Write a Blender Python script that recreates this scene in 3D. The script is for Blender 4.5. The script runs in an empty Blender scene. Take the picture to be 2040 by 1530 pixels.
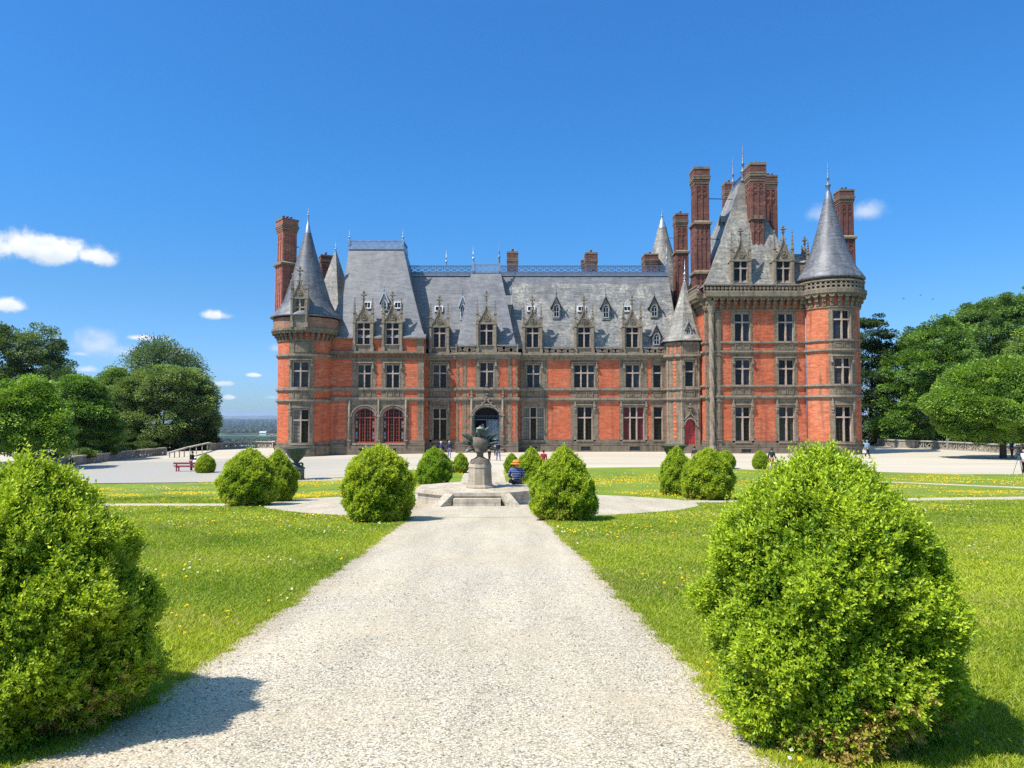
import bpy, bmesh, math, random
import numpy as np
from mathutils import Vector, Matrix
R_ = math.radians
rnd = random.Random(7)
rng = np.random.default_rng(11)
sc = bpy.context.scene
col = sc.collection

# ------------------------------------------------------------------ camera
F_PX, CX, CY, HORIZ = 1480.0, 1020.0, 765.0, 827.0      # photo pixels (2040 x 1530)
EYE = 1.6
PITCH = math.atan((HORIZ - CY) / F_PX)
cam_d = bpy.data.cameras.new("Camera")
cam = bpy.data.objects.new("Camera", cam_d)
col.objects.link(cam)
cam.location = (0, 0, EYE)
cam.rotation_euler = (math.pi / 2 + PITCH, 0, 0)
cam_d.sensor_width = 36.0
cam_d.lens = F_PX / 2040 * 36.0
cam_d.clip_start = 0.1
cam_d.clip_end = 90000
sc.camera = cam

# ------------------------------------------------------------------ light
SUN_AZ, SUN_EL = R_(30), R_(55)       # azimuth: from the left (-X), swung towards the camera side
SUN = Vector((-math.cos(SUN_AZ) * math.cos(SUN_EL), -math.sin(SUN_AZ) * math.cos(SUN_EL), math.sin(SUN_EL)))
sl = bpy.data.lights.new("Sun", 'SUN')
sl.energy = 5.0
sl.angle = R_(0.53)
sl.color = (1.0, 0.955, 0.88)
so = bpy.data.objects.new("Sun", sl)
col.objects.link(so)
so.location = (-60, -40, 90)
so.rotation_euler = SUN.to_track_quat('Z', 'Y').to_euler()

w = bpy.data.worlds.new("World")
sc.world = w
w.use_nodes = True
nt = w.node_tree
for n in list(nt.nodes): nt.nodes.remove(n)
def wn(t, **k):
    n = nt.nodes.new(t)
    for a, b in k.items(): setattr(n, a, b)
    return n
sky = wn('ShaderNodeTexSky', sky_type='NISHITA')
sky.sun_disc = False
sky.sun_elevation = SUN_EL
sky.sun_rotation = math.atan2(SUN.x, SUN.y)
sky.altitude = 200
sky.air_density = 1.0
sky.dust_density = 0.3
sky.ozone_density = 2.0
SKY_STR = 0.115
hsv = wn('ShaderNodeHueSaturation'); hsv.inputs['Saturation'].default_value = 1.32; hsv.inputs['Value'].default_value = 1.1
hsv.inputs['Hue'].default_value = 0.503
nt.links.new(sky.outputs[0], hsv.inputs['Color'])
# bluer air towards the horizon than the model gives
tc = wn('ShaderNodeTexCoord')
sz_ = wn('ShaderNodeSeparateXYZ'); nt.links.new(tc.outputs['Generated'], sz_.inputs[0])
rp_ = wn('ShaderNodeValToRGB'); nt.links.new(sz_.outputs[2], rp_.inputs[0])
for i, (p_, c_) in enumerate(((0, (.355, .56, 1.03)), (.032, (.38, .59, 1.05)), (.15, (.50, .74, .94)), (.28, (.56, .94, 1.13)), (.49, (.79, 1.09, 1.25)), (.64, (2.4, 1.8, 1.35)), (1, (3.8, 2.4, 1.45)))):  # upper stops whiten the unseen zenith, added as neutral fill light
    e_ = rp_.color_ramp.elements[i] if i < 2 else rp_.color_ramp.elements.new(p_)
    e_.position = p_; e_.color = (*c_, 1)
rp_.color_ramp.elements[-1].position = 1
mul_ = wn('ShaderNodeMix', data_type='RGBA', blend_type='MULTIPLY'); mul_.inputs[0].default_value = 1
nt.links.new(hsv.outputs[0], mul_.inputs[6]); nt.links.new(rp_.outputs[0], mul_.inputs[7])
bg = wn('ShaderNodeBackground'); bg.inputs[1].default_value = SKY_STR
def pxdir(px, py):
    u = (px - CX) / F_PX; v = (CY - py) / F_PX
    c, s = math.cos(PITCH), math.sin(PITCH)
    return Vector((u, c - v * s, s + v * c)).normalized()
# (px, py, half width px, half height px, strength) of each cloud
CLOUDS = [(55, 492, 92, 40, 1.0), (120, 503, 86, 36, 1.0), (178, 512, 46, 25, 1.0), (-10, 490, 60, 40, 1.0), (0, 611, 58, 20, 1.0), (427, 629, 36, 17, 1.0), (285, 674, 58, 13, .95),
          (190, 690, 100, 40, .62), (250, 700, 110, 34, .6), (345, 705, 34, 22, .8), (155, 705, 32, 10, .7), (167, 737, 26, 10, .7),
          (440, 765, 28, 8, .8), (507, 748, 18, 6, .9), (457, 792, 18, 8, .8), (545, 792, 26, 8, .5),
          (1640, 428, 48, 24, .5), (1722, 424, 46, 26, .62), (115, 674, 22, 8, .7), (548, 695, 16, 14, .5)]
noise = wn('ShaderNodeTexNoise'); noise.inputs['Scale'].default_value = 22; noise.inputs['Detail'].default_value = 7
noise.inputs['Roughness'].default_value = .58
nt.links.new(tc.outputs['Generated'], noise.inputs['Vector'])
prev = None; shade = None
for (px, py, hw, hh, st) in CLOUDS:
    c = pxdir(px, py); rt = Vector((c.y, -c.x, 0)).normalized(); up = rt.cross(c)
    sub = wn('ShaderNodeVectorMath', operation='SUBTRACT'); nt.links.new(tc.outputs['Generated'], sub.inputs[0]); sub.inputs[1].default_value = c
    dr = wn('ShaderNodeVectorMath', operation='DOT_PRODUCT'); nt.links.new(sub.outputs[0], dr.inputs[0]); dr.inputs[1].default_value = rt * (F_PX / hw)
    du = wn('ShaderNodeVectorMath', operation='DOT_PRODUCT'); nt.links.new(sub.outputs[0], du.inputs[0]); du.inputs[1].default_value = up * (F_PX / hh)
    # flat bottom: lower half is squashed
    lo = wn('ShaderNodeMath', operation='MINIMUM'); nt.links.new(du.outputs['Value'], lo.inputs[0]); lo.inputs[1].default_value = 0
    ad = wn('ShaderNodeMath', operation='MULTIPLY_ADD'); nt.links.new(lo.outputs[0], ad.inputs[0]); ad.inputs[1].default_value = .5; nt.links.new(du.outputs['Value'], ad.inputs[2])
    cb = wn('ShaderNodeCombineXYZ'); nt.links.new(dr.outputs['Value'], cb.inputs[0]); nt.links.new(ad.outputs[0], cb.inputs[1])
    ln = wn('ShaderNodeVectorMath', operation='LENGTH'); nt.links.new(cb.outputs[0], ln.inputs[0])
    ns = wn('ShaderNodeMath', operation='MULTIPLY_ADD'); nt.links.new(noise.outputs[0], ns.inputs[0]); ns.inputs[1].default_value = -2.1; nt.links.new(ln.outputs['Value'], ns.inputs[2])
    mr = wn('ShaderNodeMapRange', interpolation_type='SMOOTHSTEP'); nt.links.new(ns.outputs[0], mr.inputs[0])
    soft = .52 if st > .75 else .9
    mr.inputs[1].default_value = -.18; mr.inputs[2].default_value = -.18 - soft; mr.inputs[3].default_value = 0; mr.inputs[4].default_value = st
    # sunlit upper part, greyer base
    ms = wn('ShaderNodeMapRange', interpolation_type='SMOOTHSTEP'); nt.links.new(du.outputs['Value'], ms.inputs[0]); ms.inputs[1].default_value = -.75; ms.inputs[2].default_value = .25
    mm = wn('ShaderNodeMath', operation='MULTIPLY'); nt.links.new(ms.outputs[0], mm.inputs[0]); nt.links.new(mr.outputs[0], mm.inputs[1])
    if prev is None: prev = mr.outputs[0]; shade = mm.outputs[0]
    else:
        mz = wn('ShaderNodeMath', operation='MAXIMUM'); nt.links.new(shade, mz.inputs[0]); nt.links.new(mm.outputs[0], mz.inputs[1]); shade = mz.outputs[0]
        mx = wn('ShaderNodeMath', operation='MAXIMUM'); nt.links.new(prev, mx.inputs[0]); nt.links.new(mr.outputs[0], mx.inputs[1]); prev = mx.outputs[0]
cr = wn('ShaderNodeValToRGB')
n2 = wn('ShaderNodeTexNoise'); n2.inputs['Scale'].default_value = 45; n2.inputs['Detail'].default_value = 4
nt.links.new(tc.outputs['Generated'], n2.inputs['Vector']); nt.links.new(n2.outputs[0], cr.inputs[0])
cr.color_ramp.elements[0].position = .35; cr.color_ramp.elements[0].color = (5.6, 6.1, 6.7, 1)
cr.color_ramp.elements[1].position = .6; cr.color_ramp.elements[1].color = (6.9, 7.1, 7.3, 1)
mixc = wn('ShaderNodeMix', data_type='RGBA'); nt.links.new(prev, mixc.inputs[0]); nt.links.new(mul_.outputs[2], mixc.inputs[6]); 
shm = wn('ShaderNodeMix', data_type='RGBA'); nt.links.new(shade, shm.inputs[0]); shm.inputs[6].default_value = (4.3, 5.1, 6.1, 1); nt.links.new(cr.outputs[0], shm.inputs[7])
nt.links.new(shm.outputs[2], mixc.inputs[7])
nt.links.new(mixc.outputs[2], bg.inputs[0])
out = wn('ShaderNodeOutputWorld'); nt.links.new(bg.outputs[0], out.inputs[0])

sc.view_settings.view_transform = 'Standard'
sc.view_settings.look = 'None'
sc.view_settings.exposure = 0.4
sc.view_settings.gamma = 1.0
sc.cycles.max_bounces = 6
sc.cycles.diffuse_bounces = 3
sc.cycles.glossy_bounces = 2
sc.cycles.transmission_bounces = 3
sc.cycles.volume_bounces = 0
sc.cycles.use_denoising = False
sc.cycles.denoiser = 'OPENIMAGEDENOISE'
sc.cycles.denoising_input_passes = 'RGB_ALBEDO_NORMAL'
sc.cycles.denoising_prefilter = 'ACCURATE'

# ------------------------------------------------------------------ pixel helpers (measuring only)
_c, _s = math.cos(PITCH), math.sin(PITCH)
def at(px, py, Y):
    u = (px - CX) / F_PX; v = (CY - py) / F_PX
    t = Y / (_c - v * _s)
    return (t * u, Y, EYE + t * (_s + v * _c))
def X(px, Y, py=780): return at(px, py, Y)[0]
def Z(py, Y): return at(1020, py, Y)[2]
def terrain(x, y):
    """garden height: slopes down from the camera, eases out onto the level courtyard, falls a little to the left"""
    y = np.asarray(y, dtype=float); x = np.asarray(x, dtype=float)
    t = np.clip(y, -10, 52)
    z = -0.062 * np.minimum(t, 34)
    e = np.clip((t - 34) / 18.0, 0, 1)
    z = z - 0.062 * 18 * (e - e * e / 2) * (0.492 / 0.558)
    return z - 0.019 * np.clip(-x - 4, 0, 60) * np.clip((y - 32) / 20, 0, 1)
TZ = lambda x, y: float(terrain(x, y))
def ground(px, py):
    lo, hi = 2.0, 400.0
    for _ in range(60):
        m = (lo + hi) / 2
        p = at(px, py, m)
        if p[2] > TZ(p[0], m): lo = m
        else: hi = m
    p = at(px, py, lo)
    return (p[0], p[1], TZ(p[0], p[1]))

# ------------------------------------------------------------------ object helpers
def tag(o, label=None, cat=None, group=None, kind=None):
    if label: o['label'] = label
    if cat: o['category'] = cat
    if group: o['group'] = group
    if kind: o['kind'] = kind
    return o
def empty(name, loc, label=None, cat=None, group=None, rz=0):
    o = bpy.data.objects.new(name, None); col.objects.link(o)
    o.location = loc; o.rotation_euler = (0, 0, rz); o.empty_display_size = .3
    return tag(o, label, cat, group)
def root_of(o):
    while o.parent: o = o.parent
    return o

class MB:
    """collects polygons (world or local coordinates) and links them as one mesh object"""
    def __init__(s): s.v = []; s.f = []; s.m = []; s.uv = []; s.sm = []
    def poly(s, pts, mi=0, uv=None, smooth=False):
        b = len(s.v); s.v.extend([tuple(p) for p in pts]); s.f.append(tuple(range(b, b + len(pts))))
        s.m.append(mi); s.uv.append(uv); s.sm.append(smooth)
    def box(s, M, u0, u1, z0, z1, d0, d1, mi=0, seg=None, bottom=True):
        n = seg or M.seg(u0, u1)
        us = [u0 + (u1 - u0) * i / n for i in range(n + 1)]
        for a, b in zip(us, us[1:]):
            s.poly([M(a, z0, d0), M(b, z0, d0), M(b, z1, d0), M(a, z1, d0)], mi, [(a, z0), (b, z0), (b, z1), (a, z1)])
            s.poly([M(a, z1, d0), M(b, z1, d0), M(b, z1, d1), M(a, z1, d1)], mi, [(a, d0), (b, d0), (b, d1), (a, d1)])
            if bottom: s.poly([M(a, z0, d1), M(b, z0, d1), M(b, z0, d0), M(a, z0, d0)], mi, [(a, d1), (b, d1), (b, d0), (a, d0)])
            s.poly([M(b, z0, d1), M(a, z0, d1), M(a, z1, d1), M(b, z1, d1)], mi, [(b, z0), (a, z0), (a, z1), (b, z1)])
        s.poly([M(u0, z0, d1), M(u0, z0, d0), M(u0, z1, d0), M(u0, z1, d1)], mi, [(d1, z0), (d0, z0), (d0, z1), (d1, z1)])
        s.poly([M(u1, z0, d0), M(u1, z0, d1), M(u1, z1, d1), M(u1, z1, d0)], mi, [(d0, z0), (d1, z0), (d1, z1), (d0, z1)])
    def prism(s, M, pts, d0, d1, mi=0, back=True):
        """polygon (u,z), counter-clockwise seen from outside, extruded from d0 to d1"""
        n = len(pts)
        s.poly([M(u, z, d0) for u, z in pts], mi, [(u, z) for u, z in pts])
        if back: s.poly([M(u, z, d1) for u, z in reversed(pts)], mi)
        for i in range(n):
            (a, b), (c, d) = pts[i], pts[(i + 1) % n]
            s.poly([M(a, b, d0), M(a, b, d1), M(c, d, d1), M(c, d, d0)], mi)
    def ribbon(s, M, pts, w, d0, d1, mi=0, closed=False):
        n = len(pts); L = []; Rr = []
        for i in range(n):
            if closed: a, b = pts[i - 1], pts[(i + 1) % n]
            else: a, b = pts[max(i - 1, 0)], pts[min(i + 1, n - 1)]
            tx, tz = b[0] - a[0], b[1] - a[1]; l = math.hypot(tx, tz) or 1
            nx, nz = -tz / l * w / 2, tx / l * w / 2
            L.append((pts[i][0] + nx, pts[i][1] + nz)); Rr.append((pts[i][0] - nx, pts[i][1] - nz))
        for i in range(n if closed else n - 1):
            j = (i + 1) % n
            s.poly([M(*Rr[i], d0), M(*Rr[j], d0), M(*L[j], d0), M(*L[i], d0)], mi)
            s.poly([M(*L[i], d1), M(*L[j], d1), M(*Rr[j], d1), M(*Rr[i], d1)], mi)
            s.poly([M(*L[i], d0), M(*L[j], d0), M(*L[j], d1), M(*L[i], d1)], mi)
            s.poly([M(*Rr[j], d0), M(*Rr[i], d0), M(*Rr[i], d1), M(*Rr[j], d1)], mi)
    def lathe(s, c, prof, n=24, mi=0, smooth=True, a0=0, a1=2 * math.pi, cap=False):
        full = abs(a1 - a0 - 2 * math.pi) < 1e-6
        for i in range(n):
            A, B = a0 + (a1 - a0) * i / n, a0 + (a1 - a0) * (i + 1) / n
            v = 0
            for (r0, z0), (r1, z1) in zip(prof, prof[1:]):
                dv = math.hypot(r1 - r0, z1 - z0); R = max(r0, r1)
                P = lambda r, a, z: (c[0] + r * math.sin(a), c[1] - r * math.cos(a), z)
                q = [P(r0, A, z0), P(r0, B, z0), P(r1, B, z1), P(r1, A, z1)]
                uv = [(R * A, v), (R * B, v), (R * B, v + dv), (R * A, v + dv)]
                if r1 < 1e-5: q, uv = q[:3], uv[:3]
                elif r0 < 1e-5: q, uv = [q[0], q[2], q[3]], [uv[0], uv[2], uv[3]]
                s.poly(q, mi, uv, smooth); v += dv
    def tube(s, p0, p1, r0, r1=None, n=6, mi=0, smooth=True):
        p0, p1 = Vector(p0), Vector(p1); r1 = r0 if r1 is None else r1
        d = (p1 - p0).normalized(); a = d.orthogonal().normalized(); b = d.cross(a)
        ring = lambda p, r: [p + (a * math.cos(t) + b * math.sin(t)) * r for t in [2 * math.pi * k / n for k in range(n)]]
        A, B = ring(p0, r0), ring(p1, r1)
        for k in range(n):
            j = (k + 1) % n
            s.poly([A[k], A[j], B[j], B[k]], mi, None, smooth)
        s.poly(A[::-1], mi); s.poly(B, mi)
    def ball(s, c, r, n=8, m=6, mi=0, sz=1.0):
        s.lathe(c[:2], [(max(r * math.sin(math.pi * k / m), 0 if k in (0, m) else 0), c[2] - sz * r * math.cos(math.pi * k / m)) for k in range(m + 1)], n, mi)
    def build(s, name, mats, parent=None, origin=None, merge=False):
        me = bpy.data.meshes.new(name)
        if origin is None:
            origin = Vector((0, 0, 0)) if parent is None else root_of(parent).location
        origin = Vector(origin)
        vs = np.array(s.v, dtype=np.float64).reshape(-1, 3) - np.array(origin)
        me.from_pydata(vs.tolist(), [], s.f)
        if not isinstance(mats, (list, tuple)): mats = [mats]
        for m in mats: me.materials.append(m)
        me.polygons.foreach_set('material_index', s.m)
        me.polygons.foreach_set('use_smooth', s.sm)
        uvl = me.uv_layers.new(name='UVMap')
        data = []
        for p, uv in zip(me.polygons, s.uv):
            if uv is not None: data.extend([c for t in uv for c in t])
            else:
                nrm = p.normal
                ua = Vector((-nrm.y, nrm.x, 0))
                ua = ua.normalized() if ua.length > 1e-4 else Vector((1, 0, 0))
                va = nrm.cross(ua)
                for vi in p.vertices:
                    q = me.vertices[vi].co + origin
                    data.extend((q.dot(ua), q.dot(va)))
        uvl.data.foreach_set('uv', data)
        if merge or any(s.sm):
            bm = bmesh.new(); bm.from_mesh(me); bmesh.ops.remove_doubles(bm, verts=bm.verts, dist=1e-4); bm.to_mesh(me); bm.free()
        o = bpy.data.objects.new(name, me); col.objects.link(o)
        if parent: o.parent = parent
        else: o.location = origin
        return o

class Plane:
    """u runs along the wall, z up, d into the wall"""
    def __init__(s, p0, p1, u0=0.0):
        s.p = p0; L = math.hypot(p1[0] - p0[0], p1[1] - p0[1]); s.L = L; s.u0 = u0
        s.t = ((p1[0] - p0[0]) / L, (p1[1] - p0[1]) / L); s.n = (-s.t[1], s.t[0])
    def __call__(s, u, z, d=0): u -= s.u0; return (s.p[0] + u * s.t[0] + d * s.n[0], s.p[1] + u * s.t[1] + d * s.n[1], z)
    def seg(s, a, b): return 1
def Front(Y): return Plane((0, Y), (1, Y))
class Cyl:
    def __init__(s, c, R): s.c = c; s.R = R
    def __call__(s, u, z, d=0):
        a = u / s.R; r = s.R - d
        return (s.c[0] + r * math.sin(a), s.c[1] - r * math.cos(a), z)
    def seg(s, a, b): return max(1, int(abs(b - a) / .42 + .999))
    def u_at(s, px, py=780):
        d = Vector(at(px, py, 1.0)) - Vector((0, 0, EYE)); d.z = 0; d.normalize()
        oc = Vector((-s.c[0], -s.c[1], 0)); b = oc.dot(d); c = oc.dot(oc) - s.R ** 2; k = b * b - c
        t = -b - math.sqrt(max(k, 0)); p = d * t
        return math.atan2(p.x - s.c[0], -(p.y - s.c[1])) * s.R
ALL = Plane((0, 0), (1, 0))

# ------------------------------------------------------------------ materials
class NT:
    def __init__(s, name):
        s.m = bpy.data.materials.new(name); s.m.use_nodes = True; s.t = s.m.node_tree
        s.b = s.t.nodes['Principled BSDF']; s.o = s.t.nodes['Material Output']
    def n(s, t, **k):
        q = s.t.nodes.new(t)
        for a, b in k.items(): setattr(q, a, b)
        return q
    def l(s, a, b): s.t.links.new(a, b)
    def noise(s, vec, scale, detail=3, rough=.55):
        q = s.n('ShaderNodeTexNoise'); q.inputs['Scale'].default_value = scale; q.inputs['Detail'].default_value = detail
        q.inputs['Roughness'].default_value = rough; s.l(vec, q.inputs['Vector']); return q.outputs[0]
    def ramp(s, f, stops):
        q = s.n('ShaderNodeValToRGB'); s.l(f, q.inputs[0]); e = q.color_ramp.elements
        while len(e) < len(stops): e.new(.5)
        for k, (p, c) in enumerate(stops):
            e[k].position = p; e[k].color = (*c, 1) if len(c) == 3 else c
        return q.outputs[0]
    def mix(s, f, a, b, mode='MIX'):
        q = s.n('ShaderNodeMix', data_type='RGBA', blend_type=mode)
        for v, i in ((f, 0), (a, 6), (b, 7)):
            if isinstance(v, (int, float)): q.inputs[i].default_value = v
            elif isinstance(v, tuple): q.inputs[i].default_value = (*v, 1)
            else: s.l(v, q.inputs[i])
        return q.outputs[2]
    def math(s, op, a, b=None, c=None):
        q = s.n('ShaderNodeMath', operation=op)
        for v, i in ((a, 0), (b, 1), (c, 2)):
            if v is None: continue
            if isinstance(v, (int, float)): q.inputs[i].default_value = v
            else: s.l(v, q.inputs[i])
        return q.outputs[0]
    def bump(s, h, strength=.3, dist=.02):
        q = s.n('ShaderNodeBump'); q.inputs['Strength'].default_value = strength; q.inputs['Distance'].default_value = dist
        s.l(h, q.inputs['Height']); s.l(q.outputs[0], s.b.inputs['Normal'])
    def set(s, color=None, rough=None, spec=None, metal=None):
        for k, v in (('Base Color', color), ('Roughness', rough), ('Specular IOR Level', spec), ('Metallic', metal)):
            if v is None: continue
            if isinstance(v, tuple): s.b.inputs[k].default_value = (*v, 1)
            elif isinstance(v, (int, float)): s.b.inputs[k].default_value = v
            else: s.l(v, s.b.inputs[k])
        return s.m
def plain(name, c, rough=.7, var=.25, scale=3.0, metal=0, spec=.4):
    N = NT(name); co = N.n('ShaderNodeTexCoord').outputs['Object']
    f = N.noise(co, scale, 4)
    lo = tuple(x * (1 - var) for x in c); hi = tuple(min(1, x * (1 + var)) for x in c)
    return N.set(N.ramp(f, [(.3, lo), (.7, hi)]), rough, spec, metal)

def m_brick(name, a, b, mortar, pale=.25, dark=.3, bw=.3, bh=.125):
    N = NT(name); uv = N.n('ShaderNodeTexCoord'); U = uv.outputs['UV']; O = uv.outputs['Object']
    br = N.n('ShaderNodeTexBrick'); N.l(U, br.inputs['Vector'])
    br.inputs['Color1'].default_value = (*a, 1); br.inputs['Color2'].default_value = (*b, 1); br.inputs['Mortar'].default_value = (*mortar, 1)
    br.inputs['Scale'].default_value = 1; br.inputs['Mortar Size'].default_value = .011; br.inputs['Brick Width'].default_value = bw; br.inputs['Row Height'].default_value = bh
    br.inputs['Mortar Smooth'].default_value = .3
    f1 = N.noise(O, .45, 5, .62); f2 = N.noise(O, 2.3, 5, .65)
    ma = N.math('MULTIPLY', f1, f2)
    p = N.ramp(ma, [(.24, (0, 0, 0)), (.34, (1, 1, 1))])
    c1 = N.mix(N.math('MULTIPLY', p, pale), br.outputs[0], (.55, .27, .16))
    mp = N.n('ShaderNodeMapping'); mp.inputs['Scale'].default_value = (1.6, 1.6, .16); N.l(O, mp.inputs[0])
    f3 = N.noise(mp.outputs[0], 1.0, 4, .6)
    mq = N.n('ShaderNodeMapping'); mq.inputs['Scale'].default_value = (.9, .9, 5.5); N.l(O, mq.inputs[0])
    f5 = N.noise(mq.outputs[0], 1.0, 3, .7)
    c1 = N.mix(1.0, c1, N.ramp(f5, [(.32, (.70, .68, .68)), (.5, (1, 1, 1)), (.68, (1.22, 1.28, 1.3))]), 'MULTIPLY')
    d = N.ramp(f3, [(.52, (0, 0, 0)), (.70, (1, 1, 1))])
    c2 = N.mix(N.math('MULTIPLY', d, dark), c1, (.13, .045, .035))
    N.bump(br.outputs['Fac'], -.35, .01)
    return N.set(c2, .85, .25)
def m_stone(name, base, joint, bw=.75, bh=.4, lichen=.5, var=.3):
    N = NT(name); tcn = N.n('ShaderNodeTexCoord'); U = tcn.outputs['UV']; O = tcn.outputs['Object']
    br = N.n('ShaderNodeTexBrick'); N.l(U, br.inputs['Vector'])
    A = tuple(x * (1 - var * .5) for x in base); B = tuple(x * (1 + var * .5) for x in base)
    br.inputs['Color1'].default_value = (*A, 1); br.inputs['Color2'].default_value = (*B, 1); br.inputs['Mortar'].default_value = (*joint, 1)
    br.inputs['Scale'].default_value = 1; br.inputs['Mortar Size'].default_value = .013; br.inputs['Brick Width'].default_value = bw; br.inputs['Row Height'].default_value = bh
    f = N.noise(O, 3.0, 6, .68)
    c = N.mix(.75, br.outputs[0], N.ramp(f, [(.3, (.5, .5, .5)), (.7, (1.0, 1.0, 1.0))]), 'MULTIPLY')
    geo = N.n('ShaderNodeNewGeometry'); sp = N.n('ShaderNodeSeparateXYZ'); N.l(geo.outputs['True Normal'], sp.inputs[0])
    up = N.ramp(sp.outputs[2], [(.55, (0, 0, 0)), (.85, (1, 1, 1))])
    f2 = N.noise(O, 1.2, 5, .7)
    lf = N.math('MULTIPLY', up, N.math('MULTIPLY', N.ramp(f2, [(.38, (.25, .25, .25)), (.6, (1, 1, 1))]), lichen))
    c2 = N.mix(lf, c, (.40, .31, .17))
    f4 = N.noise(O, .8, 6, .75)
    c3 = N.mix(N.math('MULTIPLY', N.ramp(f4, [(.55, (0, 0, 0)), (.68, (1, 1, 1))]), .30 * lichen), c2, (.33, .21, .09))
    mp = N.n('ShaderNodeMapping'); mp.inputs['Scale'].default_value = (2.2, 2.2, .25); N.l(O, mp.inputs[0])
    st = N.ramp(N.noise(mp.outputs[0], 1.0, 4, .6), [(.5, (1, 1, 1)), (.72, (.55, .55, .56))])
    c4 = N.mix(1.0, c3, st, 'MULTIPLY')
    N.bump(f, .35, .03)
    return N.set(c4, .9, .25)
def m_slate(name, a, b, lich=.45, rough=.42, bw=.26, bh=.17, pat=1.0):
    N = NT(name); tcn = N.n('ShaderNodeTexCoord'); U = tcn.outputs['UV']; O = tcn.outputs['Object']
    br = N.n('ShaderNodeTexBrick'); N.l(U, br.inputs['Vector'])
    br.inputs['Color1'].default_value = (*a, 1); br.inputs['Color2'].default_value = (*b, 1); br.inputs['Mortar'].default_value = (a[0] * .35, a[1] * .35, a[2] * .35, 1)
    br.inputs['Scale'].default_value = 1; br.inputs['Mortar Size'].default_value = .014; br.inputs['Brick Width'].default_value = bw; br.inputs['Row Height'].default_value = bh
    f1 = N.noise(O, .33, 6, .7); f2 = N.noise(O, 3.5, 5, .75)
    m = N.math('MULTIPLY', N.ramp(f1, [(.42, (0, 0, 0)), (.6, (1, 1, 1))]), N.ramp(f2, [(.42, (0, 0, 0)), (.62, (1, 1, 1))]))
    c = N.mix(N.math('MULTIPLY', m, lich), br.outputs[0], (.50, .47, .38))
    mp = N.n('ShaderNodeMapping'); mp.inputs['Scale'].default_value = (1.3, 1.3, .12); N.l(O, mp.inputs[0])
    st = N.ramp(N.noise(mp.outputs[0], 1.0, 5, .65), [(.35, (.62, .63, .66)), (.65, (1.22, 1.21, 1.18))])
    c = N.mix(pat, c, st, 'MULTIPLY')
    mq = N.n('ShaderNodeMapping'); mq.inputs['Scale'].default_value = (.7, .7, 5.0); N.l(O, mq.inputs[0])
    c = N.mix(1.0, c, N.ramp(N.noise(mq.outputs[0], 1.0, 3, .75), [(.34, (.66, .66, .68)), (.5, (1, 1, 1)), (.66, (1.25, 1.24, 1.2))]), 'MULTIPLY')
    N.bump(br.outputs['Fac'], -.4, .012)
    return N.set(c, rough, .5)
BRICK = m_brick('brick', (.57, .116, .044), (.43, .086, .036), (.50, .24, .14), .34, .42)
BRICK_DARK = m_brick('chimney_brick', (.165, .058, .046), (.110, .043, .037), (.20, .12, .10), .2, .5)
STONE = m_stone('granite', (.245, .198, .136), (.33, .295, .24))
STONE_PALE = m_stone('weathered_granite', (.315, .257, .190), (.40, .36, .30), lichen=.7)
STONE_BASE = m_stone('plinth_granite', (.21, .170, .118), (.34, .30, .245), 1.1, .5)
STONE_TERR = m_stone('terrace_stone', (.34, .31, .25), (.42, .39, .33), 1.2, 1.5, .8)
SLATE = m_slate('slate', (.170, .174, .188), (.215, .22, .232), .12, pat=.45)
SLATE_OLD = m_slate('lichened_slate', (.185, .184, .183), (.255, .252, .242), .85, pat=.75)
SLATE_CONE = m_slate('cone_slate', (.115, .125, .150), (.155, .165, .195), .25, .5)
SLATE_GREY = m_slate('weathered_slate', (.215, .205, .182), (.29, .275, .245), .7, .55)
ZINC = plain('zinc', (.34, .39, .47), .38, .15, 2, .55)
LEAD = plain('lead', (.16, .19, .25), .5, .15, 2, .3)
IRON = plain('painted_iron', (.055, .085, .13), .5, .2, 3)
RAIL_BLUE = plain('ridge_iron', (.10, .145, .22), .5, .2, 3)
GLASS = NT('window_glass').set((.009, .008, .010), .08, .28)
GLASS_WARM = plain('curtained_window_glass', (.055, .044, .036), .12, .4, 2.5, spec=.3)
GLASS_SKY = plain('bluish_window_glass', (.022, .027, .036), .07, .4, 1.5, spec=.4)  # bluish sky reflection put into the glass colour
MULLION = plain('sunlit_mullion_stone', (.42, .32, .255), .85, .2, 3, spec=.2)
CURTAIN = plain('red_curtain_behind_glass', (.13, .008, .014), .25, .3, 5)
BLIND = plain('pale_blind_behind_glass', (.19, .18, .14), .3, .2, 3)
BARS = plain('glazing_bar', (.075, .066, .060), .7, .1, spec=.1)
RED_WOOD = plain('red_painted_wood', (.36, .050, .040), .45, .15, 4)
RED_DOOR = plain('red_door_paint', (.37, .035, .035), .4, .15, 4)
DARK = plain('dark_interior', (.006, .006, .007), .9, .1)
WHITE_FRAME = plain('white_window_frame', (.50, .52, .54), .5, .08)
GREY_WOOD = plain('grey_board', (.27, .27, .255), .7, .2, 5)
DOOR_GLASS = plain('door_glass', (.26, .36, .40), .15, .3, 1.5)
POT = plain('terracotta', (.30, .085, .045), .8, .25, 6)
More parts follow.
